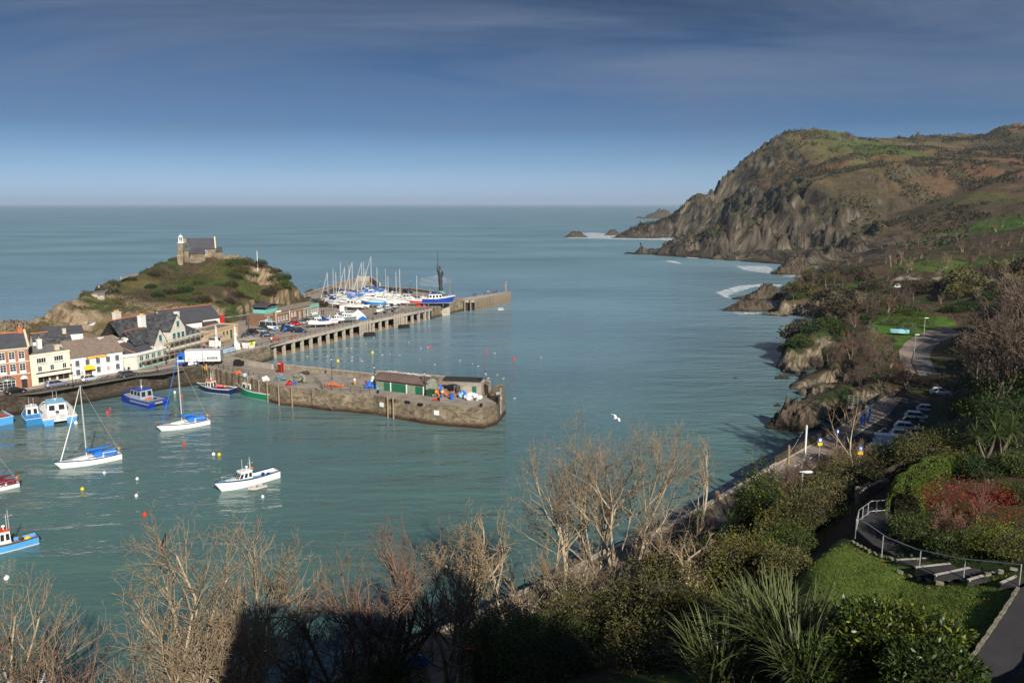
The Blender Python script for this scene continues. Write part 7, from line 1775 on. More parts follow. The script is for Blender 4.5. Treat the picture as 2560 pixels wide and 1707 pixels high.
for k in range(5):m=MB();m.b2(k*1.6,k*1.6+1.3,-.04,.04,.3,1.0);m.build('board',PWHITE if k in(1,2,4)else BLACKP,e)
for px,py,lab in((688,826,'left'),(714,828,'right')):
 m=MB();m.b2(-.45,.45,-.05,.05,.9,1.6);m.tube([(0,0.06,0),(0,.06,.8)],.06,5);tag(m.build('tariff_board',BLUEB,None,P(px,py+4,Q),(0,0,R(5))),lab+' blue parking board among the cars on the pier','sign')
e=empty('trike',P(508,880,Q),AR,'blue motor trike standing beside the red off roader','trike')
m=MB();m.loft([[(-.9,-.4,.5),(-.9,.4,.5),(-.9,.3,.9),(-.9,-.3,.9)],[(.9,-.15,.5),(.9,.15,.5),(.9,.1,1.0),(.9,-.1,1.0)]]);m.tube([(.9,-.4,1.15),(.9,.4,1.15)],.04,4);m.build('frame',BLUEB,e)
for x,y in((-.8,-.5),(-.8,.5),(1.1,0)):link('wheel',CARK['hatch'][3],e,(x,y,.31))
def buoy(px,py,ma,r,lab):
 e=MB();e.ball((0,0,r*.45),r,10,6);e.tube([(0,0,r*1.35),(0,0,r*1.7)],r*.22,5);tag(e.build('mooring_buoy',ma,None,P(px,py,0)),lab,'buoy','mooring buoys on the water')
YB,WB,RB=mat('yellow_buoy',(.72,.52,.01),.5,0),mat('white_buoy',(.75,.75,.72),.5,0),mat('red_buoy',(.62,.04,.02),.5,0)
for px,py,ma,r,lab in((269,1033,RB,.35,'red buoy right of the sky blue twin hulled boat'),(275,1022,RB,.2,'tiny red buoy just above the red one near the quay'),(461,1113,RB,.3,'red buoy below the second yacht'),(362,1288,RB,.32,'red buoy in open water above the trees'),(402,1363,RB,.26,'red buoy under the perched crow'),(534,1137,WB,.3,'white buoy left of the small yellow one'),(548,1138,YB,.3,'yellow buoy beside a white one above the launch'),(206,1224,YB,.28,'dull yellow buoy below the nearest yacht'),(261,1183,WB,.24,'white buoy close under the nearest yacht'),(343,1198,WB,.24,'white buoy in open water, upper of two'),(341,1240,WB,.24,'pinkish white buoy, lower of two'),(657,1243,WB,.24,'white buoy below the dinghy'),(17,1447,WB,.3,'white buoy at the lower left below the red roofed boat'),(845,904,YB,.42,'bright yellow buoy beyond the stone pier'),(931,883,YB,.42,'yellow orange buoy farther out between the piers'),(1075,868,RB,.35,'red buoy off the concrete pier'),(1215,882,RB,.35,'red buoy in the outer bay, left'),(1285,898,RB,.35,'red buoy in the outer bay, right'),(190,1059,WB,.35,'white buoy at the stern of the sky blue boat'),(437,982,WB,.3,'white buoy beside the mast of the second yacht'),(455,990,RB,.25,'small red buoy right of the second yacht mast')):
 buoy(px,py,ma,r,lab)
GULLW,GULLG=mat('gull_white',(.75,.75,.74),.8,0),mat('gull_grey',(.35,.37,.39),.8,0)
m=MB();m.loft([[(x+.0,w*math.cos(t),.14+z+w*.9*math.sin(t))for t in[2*math.pi*k/6 for k in range(6)]]for x,w,z in((-.28,.02,.02),(-.12,.08,0),(.05,.10,.01),(.16,.06,.08),(.24,.055,.14),(.30,.01,.14))]);m.mi=1
m.add([(-.34,.03,.17),(.08,.11,.2),(.0,.12,.1),(-.34,-.03,.17),(.08,-.11,.2),(.0,-.12,.1),(.05,0,.245)],[(0,1,2),(3,5,4),(0,3,4,6,1)]);GULL=m.mesh('gull',[GULLW,GULLG])
def gull(p,lab,rz=None,grp='gulls'):tag(link('gull',GULL,None,p,(0,0,random.uniform(0,6.3)if rz is None else rz),1.15),lab,'gull',grp)
a_,b_=P(940,973,Q),P(1060,988,Q);dd=(b_-a_).normalized();nn=Vector((-dd.y,dd.x,0));LL=(b_-a_).length
for k in range(34):
 t=.10+.88*((k*.618)%1);yy=random.uniform(2.4,4.1);f=(yy+.35)/5.3
 q=a_+dd*LL*t+nn*yy;gull((q.x,q.y,Q+1.86+1.45*math.sin(math.pi*(.06+.94*f))**.75),'white gull resting on the curved roof of the pier store',grp='gulls on the store roof')
for px,py in((1112,944),(1135,943),(1167,948),(1220,940),(1190,948)):gull(P(px,py+8,Q+1.8),'white gull on the tall parapet behind the bowed hut',grp='gulls on the parapet')
for px,py in((866,872),(878,872),(878,877),(934,846),(935,809),(830,877),(768,892),(818,892),(880,895),(879,903),(900,900),(905,904),(956,889),(975,887),(975,890),(1000,890),(1052,872),(1022,860),(1050,902),(1087,913),(1181,912),(1195,917),(1215,940),(1243,939),(1258,948),(1286,998),(915,861),(1022,857),(1237,884),(1352,895),(700,890),(1150,903),(1070,1000-130)):
 gull(P(px,py,-.02),'white gull floating on the water off the piers',grp='gulls floating off the piers')
m=MB();m.loft([[(x,w*math.cos(t),z+w*.8*math.sin(t))for t in[2*math.pi*k/6 for k in range(6)]]for x,w,z in((-.3,.03,0),(-.1,.09,0),(.12,.09,.01),(.26,.05,.03),(.34,.01,.02))])
for s in(-1,1):m.add([(.14,s*.06,.03),(-.10,s*.06,.03),(-.14,s*.42,.20),(.10,s*.42,.22),(-.22,s*.86,.08),(-.08,s*.90,.10)],[(0,1,2,3),(3,2,4,5)])
FLY=m.mesh('flying_gull',GULLW)
for px,py,Y,rz,lab,s in((228,812,150,2.9,'gull gliding in front of the tawny cliff',2.3),(2243,717,150,2.8,'gull gliding over the bare trees in front of the meadow',2.2),(1541,1046,60,.4,'gull flying at the top of the tallest bare tree',.8),(108,1700,45,.3,'gull flying at the bottom left above the water',.7)):
 tag(link('flying_gull',FLY,None,PD(px,py,Y),(R(10),R(8),rz),s),lab,'gull')
for q,ma,lab in(((1150,1588),ORANGE,'orange pile of fish boxes on the near quay'),((1003,1630),BLUEB,'blue crates at the near quay edge')):
 heap('crates',P(q[0],q[1],5.0)+Vector((1.5,-2,0)),ma,1.0,.7,.6,10,.35,lab,'crates',True,part='crate')
 # ============================================================ NEAR SHORE: WALKWAY, ROAD, GARDEN PATH
q2=[v2(p)for p in quay]
strip(q2,-7.2,0,5.0,'quay_walk',CONC_D,th=11)
strip(q2,-0.5,0.06,5.14,'quay_edge_coping',CONC,th=0.3)
wallrun('sea_wall',[v2(P(1940,1157,5)),v2(P(2057,1093,5)),v2(P(2156,1024,5)),v2(P(2215,988,5))],.95,.5,STONE_D,'long dark stone sea wall beside the promenade and car park',z=5)
X,Y=G2.X,G2.Y
def flatp(pts,z,name,ma,drape=None):
 m=MB();m.add([(p.x,p.y,z)for p in pts],[tuple(range(len(pts)))]);return tag(m.build(name,ma),kind='structure')
prom=[P(*C6(*q),5)for q in((150,1000),(270,830),(800,525),(1245,215),(1420,90),(1640,70),(1560,240),(1250,430),(900,690),(640,900),(420,1120))]
flatp(prom,5.06,'promenade',PAVE)
roadp=[P(*C6(*q),5)for q in((420,1120),(640,900),(900,690),(1250,430),(1560,240),(1740,20),(2300,20),(2150,330),(1900,560),(1650,720),(1250,830),(900,1060),(700,1200))]
flatp(roadp,5.03,'coast_road',ASPH)
strip([v2(P(*C6(*q),5))for q in((640,900),(900,690),(1250,430),(1560,240))],-.12,.1,5.13,'promenade_kerb',KERB,th=.12)
LINE=mat('road_paint',(.62,.61,.57),.8,.1,3)
strip([v2(P(*C6(*q),5))for q in((1130,790),(1400,590),(1560,480),(1720,350))],-.05,.05,5.04,'bay_line',LINE)
a,b=P(*C6(1430,445),5.05),P(*C6(1515,398),5.05);d=(b-a).normalized();nn=Vector((-d.y,d.x,0));m=MB()
m.add([a-nn*.12,b-d*.9-nn*.12,b-d*.9+nn*.12,a+nn*.12],[(0,1,2,3)]);m.add([b-d*1.0-nn*.5,b,b-d*1.0+nn*.5],[(0,1,2)]);m.v=[(v[0],v[1],5.042)for v in m.v];tag(m.build('road_arrow',LINE),kind='structure')
def ribbon(L_,R_,name,ma,up=.14,n=24):
 def samp(ps):
  ps=[P(*q)for q in ps];return[along(ps,plen(ps)*k/n)[0]for k in range(n+1)]
 A,B=samp(L_),samp(R_);m=MB();vs=[]
 for a,b in zip(A,B):
  for f in(0,.5,1):c=a.lerp(b,f);vs.append((c.x,c.y,max(G2.h(c.x,c.y),c.z-.2)+up))
 m.add(vs,[(3*i+j,3*i+j+1,3*i+j+4,3*i+j+3)for i in range(n)for j in(0,1)]);return tag(m.build(name,ma),kind='structure')
c2=lambda x,y,z:C2(x,y)+(z,)
ribbon([c2(1445,880,5.3),c2(1425,780,5.5),c2(1412,695,6),c2(1475,612,6.4),c2(1600,550,6.9),c2(1760,503,7.3)],[c2(1540,880,5.3),c2(1500,780,5.5),c2(1520,700,6),c2(1570,640,6.4),c2(1680,580,6.9),c2(1800,530,7.3)],'curved_pavement',PAVE)
ribbon([c2(1560,880,5.3),c2(1505,780,5.5),c2(1525,700,6),c2(1575,640,6.4),c2(1685,580,6.9),c2(1805,530,7.3)],[c2(1700,880,5.3),c2(1640,780,5.5),c2(1640,720,6),c2(1690,660,6.4),c2(1780,610,6.9),c2(1880,560,7.3)],'curved_road',ASPH_L,.10)
nov=np.zeros(X.shape)
for pl_ in(prom,roadp,lawn_poly,[P(*C2(1190,500),7),P(*C2(1300,440),7.6),P(*C2(1750,445),8),P(*C2(1840,480),8),P(*C2(1880,560),7.2),P(*C2(1640,720),6.2),P(*C2(1700,880),5.3),P(*C2(1440,880),5.4),P(*C2(1395,700),6.2),P(*C2(1150,660),6.4)],[Vector((p.x,p.y))for p in quay]+[Vector((p.x+5,p.y-5))for p in reversed(quay)],[P(*C2(1370,165),12),P(*C2(1560,165),13),P(*C2(2100,190),14.5),P(*C2(2080,215),14),P(*C2(1560,190),12.6)]):
 nov=np.maximum(nov,polymask(pl_,1.0))
gp_=[P(*C3(*q),21.05)for q in((1195,455),(1350,440),(1400,600),(1640,755),(1395,772),(1250,700),(1135,600))]
up_=.45
m=MB();m.add([(p.x,p.y,21.3)for p in gp_],[tuple(range(7))]);tag(MB().add([(p.x,p.y,21.3)for p in gp_]+[(p.x,p.y,19.5)for p in gp_],[tuple(range(7))]+[(i,(i+1)%7,7+(i+1)%7,7+i)for i in range(7)]).build('garden_path',ASPH),kind='structure')
nos=[((1395,772),(1640,758)),((1520,820),(1745,795)),((1645,870),(1870,822)),((1860,902),(2050,845)),((2075,920),(2222,855)),((2180,950),(2300,880))]
e=empty('garden_steps',P(*C3(1645,870),22),0,'broad tarmac garden steps with pale nosings climbing to the right','steps')
o_=e.location
for k in range(5):
 z=21.84+.47*k;a,b=[P(*C3(*q),z)for q in nos[k]];c,d=[P(*C3(*q),z)for q in nos[k+1]]
 pl_=[(p.x-o_.x,p.y-o_.y)for p in(a,c,d,b)]
 m=MB();m.prism(pl_,-4,z-o_.z);m.build('step',ASPH,e)
 dd=(b-a).normalized();n2_=Vector((-dd.y,dd.x,0))*-.08
 m=MB();m.prism([((p.x-o_.x),(p.y-o_.y))for p in(a+n2_,b+n2_,b-n2_,a-n2_)],z-o_.z-.06,z-o_.z+.02);m.build('nosing',KERB,e)
lowp=[P(*C3(*q),24.0)for q in((2180,965),(2320,900),(2500,1700),(1700,1700),(1760,1567),(1940,1330),(2110,1080))]
tag(MB().add([(p.x,p.y,24.02)for p in lowp]+[(p.x,p.y,22)for p in lowp],[tuple(range(7))]+[(i,(i+1)%7,7+(i+1)%7,7+i)for i in range(7)]).build('lower_path',ASPH),kind='structure')
ks=MB().box((0,0,0),(.5,.13,.26)).mesh('kerb_stone',mat('mossy_edging',(.19,.175,.13),.9,.35,3));ke=empty('path_edging',P(*C3(1940,1330),24),0,'line of small edging stones bounding the lawn along the paths','edging')
def kst(c,d,l):link('kerb_stone',ks,ke,(c.x-ke.location.x,c.y-ke.location.y,random.uniform(-.05,.03)),(random.uniform(-.1,.1),0,math.atan2(d.y,d.x)+random.uniform(-.1,.1)),(1,1,random.uniform(.8,1.1)))
run_pieces([v2(P(*C3(*q),24))for q in((2185,955),(2110,1080),(1940,1330),(1760,1567),(1700,1690))],.52,kst)
for zz,pp in((21.3,((1110,600),(1240,700),(1390,775))),(22.2,((1395,790),(1520,838),(1645,890))),(22.7,((1645,890),(1860,925),(2180,965)))):run_pieces([v2(P(*C3(*q),zz))for q in pp],.45,lambda c,d,l,zz=zz:link('kerb_stone',ks,ke,(c.x-ke.location.x,c.y-ke.location.y,G2.h(c.x,c.y)+.12-ke.location.z),(random.uniform(-.3,.3),.1,math.atan2(d.y,d.x)+random.uniform(-.4,.4)),(random.uniform(.4,.8),random.uniform(.8,1.5),random.uniform(.4,.8))))
ps_=[(1133,605,21.3),(1212,655,21.4),(1328,740,21.5),(1515,820,21.8),(1795,890,22.6),(2190,940,23.7)]
gr_m=MB().tube([(0,0,-.3),(0,0,1.1)],.03,6).mesh('post',GALV)
hr=[P(*C3(x,y),z)for x,y,z in ps_]
railing(hr,'galvanised handrail with slim posts along the garden steps',3.0,ma=GALV,postm=gr_m,rails=(1.0,),r=.028,cat='handrail')
railing([P(*C3(1133,605),21.3),P(*C3(1150,530),21.3),P(*C3(1230,470),21.3),P(*C3(1350,462),21.3)],'dark railing across the turn of the garden path',.9,h=.85,ma=GALV,postm=gr_m,rails=(1.0,.15),r=.02)
ge=empty('garden_wall',P(*C3(1140,385),20.2),0,'sunlit rubble garden wall of jagged upright stones at the path bend','wall')
sm_=[MB().box((0,0,0),(.30,.42,.24),taper=t).mesh('stone',STONE_W)for t in(.8,.9,.7)]
def gst(c,d,l):
 for r_ in range(5):link('stone',random.choice(sm_),ge,(c.x+random.uniform(-.04,.04)-ge.location.x,c.y-ge.location.y,.0+r_*.24),(random.uniform(-.15,.15),random.uniform(-.1,.1),math.atan2(d.y,d.x)),(1,1,1 if r_<4 else random.uniform(.8,1.8)))
run_pieces([v2(P(*C3(1140,385),20.4)),v2(P(*C3(1235,315),20.9)),v2(P(*C3(1340,270),21))],.31,gst)
wallrun('garden_wall',[v2(P(*C3(1340,270),21)),v2(P(*C3(1450,200),21)),v2(P(*C3(1560,140),21))],1.5,.45,STONE_D,'shaded back stretch of the rubble wall behind the clipped hedge',z=20.4)  # same wall as the pale stretch; darker stone paints its shade
# ============================================================ SEA ROCKS
m_rock=terrain_mat('sea_rock',(0.060,0.048,0.036),(0.15,0.118,0.085),1.3,1.5,0.4,0.9,2.0,1.2,.1)
def rock(q0,q1,h,lab,dp=.6,seed=1,skew=0.0):
 global m_rock
 a,b=P(*q0,0),P(*q1,0);c=(a+b)/2;rx=(b-a).length/2;ry=rx*dp;d=max(rx/30,.10)
 G=Ground(c.x-rx*1.15,c.x+rx*1.15,c.y-ry*1.3,c.y+ry*1.3,d)
 u=(G.X-c.x)/rx;v=(G.Y-c.y)/ry;r=np.sqrt(u*u+v*v)+(fbm(u*2+seed,v*2,seed)-.5)*.5
 pk=np.exp(-((u-skew)**2)*2.2)
 s=3.2/rx
 G.Z=h*(.35+.75*pk)*(.7+.6*fbm(G.X/rx*3.5,G.Y/rx*3.5,seed+2,3))*np.clip(1-r**2.2,-1,1)+np.clip(1-r,0,.5)*h*(ridged(G.X*s+G.Y*s*.5,G.Y*s*1.3,seed+5,5,.65)-.55)*2.6-.15
 G.Z+=np.clip(G.Z,0,1)*(((G.X*.5+G.Z*1.1)/max(h*.28,.5)+fbm(G.X/rx*3,G.Y/rx*3,seed)*2)%1.0-.5)*h*.18
 o=G.build('sea_rock',m_rock,np.ones(G.X.shape+(3,))*np.array([.07,.06,.03]),zmin=-.6)
 del o['kind'];tag(o,lab,'rock')
rock(C2(515,135),C2(835,130),9.0,'pyramid shaped brown rock standing in the cove',.5,3,.15)
rock(C2(218,312),C2(650,315),5.0,'broad jagged rock with surf on its left, off the second headland',.5,8,.1)
rock(C2(188,412),C2(500,375),3.2,'low dark rock just in front of the broad jagged one',.4,12)
rock(C2(436,1240),C2(900,1250),4.0,'dark weed covered rock near the promenade wall',.45,17,-.2)
rock(C2(900,1215),C2(1100,1200),3.5,'black rock wedged against the promenade wall',.6,19)
rock(C2(500,884),C2(640,892),.9,'flat half sunken rock left of the pale spit',.4,23);rock(C2(678,880),C2(765,880),1.4,'small rounded rock between the cliff and the pale spit',.6,27);rock(C2(500,1090),C2(572,1090),.6,'tiny rock awash above the dark rock',.5,29)
rock(C2(940,1000+60),C2(1100,1070),3.5,'dark rock in shade below the ivy trees',.6,31)
rock(C1(440,501),C1(590,499),18,'distant low island beyond the headland tip',.5,37);rock(C1(370,500),C1(440,500),5,'small distant skerry left of the far island',.4,41)
rock(C1(20,594),C1(140,594),6,'isolated dark skerry ringed by surf at far left of the headland',.4,43);rock(C1(225,584),C1(310,584),6,'pair of low rocks off the headland tip',.4,47);rock(C1(560,636),C1(700,630),4,'reef awash before the front bluff',.3,53)
rock((692+60,752),(742+60,745),3,'boulders at the seaward foot of the chapel hill',.5,57)
# ============================================================ VEGETATION
BARK=mat('pale_bark',(.37,.31,.225),.9,.25,3);BARKD=mat('grey_bark',(.13,.105,.08),.9,.25,3);TWIG=mat('tan_twig',(.26,.20,.13),.9,.15,2);TWR=mat('russet_twig',(.185,.115,.08),.9,.15,2);TWG=mat('grey_brown_twig',(.115,.085,.065),.9,.2,.6)
def leafm(n,c,v=.25,isl=.45,tr=.25,rough=.6):return mat(n,c,rough,v,.5,island=isl,trans=tr,spec=.25)
LIVY=leafm('ivy_leaf',(.062,.088,.020));LYEL=leafm('yellow_green_leaf',(.15,.16,.015));LDK=leafm('dark_evergreen_leaf',(.036,.062,.019));LLAU=leafm('laurel_leaf',(.040,.065,.014),rough=.35);LHED=leafm('clipped_hedge_leaf',(.085,.125,.018));LBR=leafm('brown_bramble_leaf',(.112,.104,.036));LRED=leafm('red_photinia_leaf',(.30,.035,.025));LVAR=leafm('variegated_leaf',(.12,.13,.02),isl=.7);LPAL=leafm('pale_blossom',(.42,.34,.18));LGREY=leafm('grey_green_leaf',(.13,.15,.08));LGRS=leafm('grass_blade',(.13,.17,.03),tr=.3);LSC=leafm('heath_leaf',(.065,.052,.028));LFAR=leafm('far_scrub_leaf',(.040,.040,.018),isl=.3);LPH=leafm('flax_leaf',(.095,.115,.042),isl=0,rough=.4);LCO=leafm('cordyline_leaf',(.075,.105,.028),isl=0,rough=.4);LDRY=leafm('fallen_leaf',(.35,.17,.05))
def tubes(Pt,Rd,ns=3):
 N,k,_=Pt.shape;T=np.gradient(Pt,axis=1);T/=np.linalg.norm(T,axis=2,keepdims=True)+1e-9
 ref=np.where(np.abs(T[...,2:3])>.9,np.array([1.,0,0]),np.array([0,0,1.]));A=np.cross(T,ref);A/=np.linalg.norm(A,axis=2,keepdims=True)+1e-9;B=np.cross(T,A)
 ang=np.arange(ns)*2*np.pi/ns
 V=Pt[:,:,None]+(A[:,:,None]*np.cos(ang)[None,None,:,None]+B[:,:,None]*np.sin(ang)[None,None,:,None])*Rd[:,:,None,None]
 base=(np.arange(N)*k*ns)[:,None,None]+(np.arange(k-1)*ns)[None,:,None]+np.arange(ns)[None,None,:]
 nx=base-np.arange(ns)+(np.arange(ns)+1)%ns
 return V.reshape(-1,3),np.stack([base,nx,nx+ns,base+ns],-1).reshape(-1,4)
def grow(seed,H,lv,spread=.5,stems=1,r0=None,up=.12,lean=(0,0),wob=.13):
 """returns [(points, radii)] per level; lv: (children, angle, length ratio, points)"""
 g=np.random.default_rng(seed);out=[]
 S=np.zeros((stems,3));S[:,:2]=g.normal(0,.25,(stems,2))*(stems>1)
 D=np.zeros((stems,3));D[:,2]=1;D[:,:2]=g.normal(0,spread*(.55 if stems>1 else.12),(stems,2))+np.array(lean)
 Ln=np.full(stems,H*.55)*g.uniform(.8,1.15,stems);Rr=np.full(stems,r0 or H*.016)
 for li,(m_,ang,ratio,k)in enumerate(lv+[(0,0,0,4)]):
  N=len(S);D/=np.linalg.norm(D,axis=1,keepdims=True);Pt=np.zeros((N,k,3));Pt[:,0]=S;d=D.copy();dirs=[d.copy()]
  for j in range(1,k):
   d=d+g.normal(0,wob*(1+.5*li),(N,3));d[:,2]+=up;d/=np.linalg.norm(d,axis=1,keepdims=True);Pt[:,j]=Pt[:,j-1]+d*(Ln/(k-1))[:,None];dirs.append(d.copy())
  Rd=Rr[:,None]*np.linspace(1,.45,k)[None];out.append((Pt,Rd))
  if not m_:break
  idx=np.repeat(np.arange(N),m_);t=g.uniform(.22 if li else.30,1.0,len(idx));t[::m_]=1.0
  f=t*(k-1);i0=np.minimum(f.astype(int),k-2);fr=(f-i0)[:,None]
  S2=Pt[idx,i0]*(1-fr)+Pt[idx,i0+1]*fr;DD=np.stack(dirs,1)[idx,i0+1]
  rv=g.normal(0,1,(len(idx),3));rv-=(rv*DD).sum(1,keepdims=True)*DD;rv/=np.linalg.norm(rv,axis=1,keepdims=True)
  a_=g.normal(ang,ang*.3,len(idx))[:,None];a_[::m_]*=.5;D=DD*np.cos(a_)+rv*np.sin(a_)
  Ln=Ln[idx]*ratio*g.uniform(.7,1.15,len(idx))*(1.25-.5*t);Rr=np.maximum(Rr[idx]*(.74-.3*t)*.82,.006);S=S2
 return out
def cat2(parts):
 Vs,Fs,o=[],[],0
 for V,F in parts:Vs.append(V);Fs.append(F+o);o+=len(V)
 return np.concatenate(Vs),np.concatenate(Fs)
def tree_meshes(seed,H,lv,cut=2,tm=None,cm=None,minr=.009,leaves=None,**k):
 g=grow(seed,H,lv,**k)
 A=cat2([tubes(p,r,7-2*min(i,1))for i,(p,r)in enumerate(g[:cut])]);B=cat2([tubes(p,np.maximum(r,minr),4 if i==0 else 3)for i,(p,r)in enumerate(g[cut:])])
 trm,crm=npmesh('trunk',A[0],A[1],tm or BARK,True),npmesh('crown',B[0],B[1],cm or TWIG)
 tips=g[-1][0][:,1:].reshape(-1,3)
 return trm,crm,tips
def leaves(C,size,ma,name='leaves',asp=.45,seed=0,outw=None,jit=0):
 g=np.random.default_rng(seed);N=len(C);d=g.normal(0,1,(N,3))
 if outw is not None:d+=outw*1.1
 d/=np.linalg.norm(d,axis=1,keepdims=True);w=np.cross(d,g.normal(0,1,(N,3)));w/=np.linalg.norm(w,axis=1,keepdims=True)+1e-9
 s=(size*g.uniform(.6,1.3,N))[:,None];C=C+g.normal(0,1,(N,3))*jit
 V=np.stack([C,C+d*s*.5+w*s*asp*.5,C+d*s,C+d*s*.5-w*s*asp*.5],1).reshape(-1,3)
 return npmesh(name,V,np.arange(4*N).reshape(N,4),ma)
def blobpts(blobs,n,seed=0,rough=.18):
 g=np.random.default_rng(seed);ar=np.array([b[3]*b[4]+b[3]*b[5]+b[4]*b[5]for b in blobs]);ch=g.choice(len(blobs),n,p=ar/ar.sum());Bv=np.array(blobs)[ch]
 d=g.normal(0,1,(n,3));d[:,2]=np.abs(d[:,2])*.9-.25;d/=np.linalg.norm(d,axis=1,keepdims=True)
 lump=1+rough*(fbm(d[:,0]*3+ch*7,d[:,1]*3+d[:,2]*2,seed+3,3)-.5)*4
 r=(1-g.random(n)**2*.3)*lump
 return Bv[:,:3]+d*Bv[:,3:6]*r[:,None],d
BUSHC={}
def bush(p,r,h,ma,lab,n=3500,size=.16,cat='bush',name='bush',nb=7,seed=None,core=True,twigs=None,group=None,asp=.45,flat=1,extra=None):
 sd=seed if seed is not None else int(abs(p[0]*13+p[1]*7));g=np.random.default_rng(sd)
 bl=[(0,0,h*.35,r*.8,r*.8,h*.62)]+[(r*.55*math.cos(a)*g.uniform(.5,1.1),r*.55*math.sin(a)*g.uniform(.5,1.1),h*g.uniform(.25,.55),r*g.uniform(.35,.55),r*g.uniform(.35,.55),h*g.uniform(.3,.45))for a in np.arange(nb)*2*np.pi/nb]
 C,d=blobpts(bl,n,sd);e=empty(name,p,0,lab,cat,group)
 link('foliage',leaves(C,size,ma,'foliage',asp,sd,d),e)
 if extra:C,d=blobpts(bl,n//4,sd+9);link('new_growth',leaves(C*np.array([1.02,1.02,1.04]),size,extra,'new_growth',asp,sd+1,d),e)
 tm_=grow(sd,h*.95,[(6,.6,.7,4),(5,.6,.6,4)],stems=4,r0=.05,spread=.8);V,F=cat2([tubes(a,b,3)for a,b in tm_]);link('stems',npmesh('stems',V,F,twigs or BARKD),e)
 if core:m=MB();m.ball((0,0,h*.30),r*.62,10,6,(1,1,h*.5/r));m.build('shaded_core',mat('painted_inner_shade',(.022,.022,.010),1,.3,2),e)  # near-black solid ball stands in for shade deep among the leaves
 return e
def G(x,y):return G2.h(x,y)
LVB=[(6,.62,.66,6),(5,.5,.62,5),(5,.5,.62,4),(3,.5,.7,4)]
def tree(px,py,base,lab,H=None,seed=1,stems=1,tm=None,cm=None,lv=None,spread=.5,cut=2,lf=None,lsz=.10,ldens=1,minr=.0115,up=.12,name='bare_tree',zoff=-.4,**k):
 """px,py photo position of the crown top; base = (x, y) world"""
 z=G(*base)+zoff
 if H is None:H=PD(px,py,base[1]).z-z
 a,b,tips=tree_meshes(seed,H*.92,lv or LVB,cut,tm,cm,minr,spread=spread,stems=stems,up=up,**k)
 top=np.percentile(tips[:,2],99.2);s=H/top
 e=empty(name,(base[0],base[1],z),0,lab,'tree')
 for o in(link('trunk',a,e),link('crown',b,e)):o.scale=(s*k.get('sx',1),s,s)
 if lf:
  n=int(len(tips)*ldens);g=np.random.default_rng(seed);t=tips[g.integers(0,len(tips),n)]*s
  link('leaves',leaves(t,lsz,lf,seed=seed,jit=.06),e)
 return e
def bx(px,py,z):q=P(px,py,z);return(q.x,q.y)
tree(20,1500,(-31,42),'slender bare tree with ivy at the bottom left corner',seed=3,stems=3,lf=LYEL,ldens=.12,lsz=.16)
tree(190,1385,(-25.7,42.5),'bare brown twigged tree at lower left below the red roofed boat',seed=5,stems=2,cm=TWR,spread=.55)
tree(455,1300,(-19.6,43),'big pale bare tree with crow perched in it, left stem group',seed=11,stems=3,spread=.5,lv=[(7,.6,.7,6),(6,.45,.64,5),(5,.45,.62,4),(3,.45,.7,4)])
tree(640,1320,(-15.0,44),'big pale bare tree right beside the one with the crow',seed=17,stems=2,spread=.45,lv=[(7,.6,.7,6),(6,.45,.64,5),(5,.45,.62,4),(3,.45,.7,4)])
tree(790,1500,(-12.5,44),'dark shaded bare tree low in the gap left of the ivy mass',seed=19,stems=2,tm=BARKD,cm=TWG,spread=.7)
tree(950,1290,(-8.5,50),'russet twigged tree rising above the ivy mass',seed=23,stems=3,minr=.009,cm=TWR,tm=BARKD,spread=.55)
tree(860,1405,(-11.5,48),'lower russet twigged tree left of the taller russet one',seed=24,stems=2,cm=TWR,tm=BARKD,spread=.7)
tree(1090,1350,(-4.5,52),'small tree hung with pale tan seed heads',seed=29,stems=3,lf=LPAL,ldens=.5,lsz=.12,spread=.45)
tree(1118,1265,(-4.0,56),'thin bare sapling behind the tree with pale seed heads',seed=31,lv=[(7,.5,.35,6),(5,.6,.5,4),(4,.6,.5,4)],spread=.2)
tree(1275,1275,(0.5,55),'wide bare tree with whippy upright twigs above the quay',seed=37,stems=3,spread=.7,lv=[(6,.5,.62,6),(5,.5,.6,5),(4,.5,.6,4),(3,.5,.6,4)])
tree(1375,1120,(4.4,60),'tall forked bare tree with the left leaning crown',seed=41,minr=.009,r0=.26,spread=.5,lean=(-.10,0),lv=[(7,.6,.78,6),(6,.5,.66,5),(5,.5,.6,4),(3,.55,.6,4)])
tree(1550,1035,(9.0,61),'tallest bare tree with a broad fan of upright branches',seed=43,minr=.009,stems=4,r0=.2,spread=.6,lv=[(8,.5,.7,6),(6,.42,.66,5),(5,.45,.62,4),(3,.5,.6,4)])
tree(1480,1330,(6.0,54),'tangled pale thicket tree between the two tallest trees',seed=47,stems=3,spread=.9)
tree(1700,1340,(11.8,50),'shaggy dome shaped bare tree with a thick pale trunk',seed=53,stems=2,r0=.22,spread=.6,lv=[(8,.8,.6,6),(7,.6,.6,5),(5,.55,.6,4),(3,.5,.6,4)],up=.05)
tree(1742,1120,(18.0,74),'slim bare sapling against the water right of the tallest tree',seed=59,r0=.09,lv=[(7,.5,.4,6),(5,.6,.5,4),(4,.6,.5,4)],spread=.3)
tree(2060,985,(40.5,91),'bare forked tree beside the road sign on the promenade',seed=61,lv=[(5,.35,.8,6),(4,.45,.55,5),(3,.5,.6,4)],cut=2,spread=.3,r0=.16)
wood_later=True
def ivy(px,py,z,r,h,ma,lab,n,size=.17,dz=0,**k):
 q=P(px,py,z);return bush((q.x,q.y,G(q.x,q.y)-.3+dz),r,h,ma,lab,n,size,**k)
bush((-8.6,49,G(-8.6,49)-1),3.4,7.8,LIVY,'tall dark ivy smothered mass with yellow green crown, left of the seed head tree',12000,.16,extra=LYEL,name='ivy_mass')
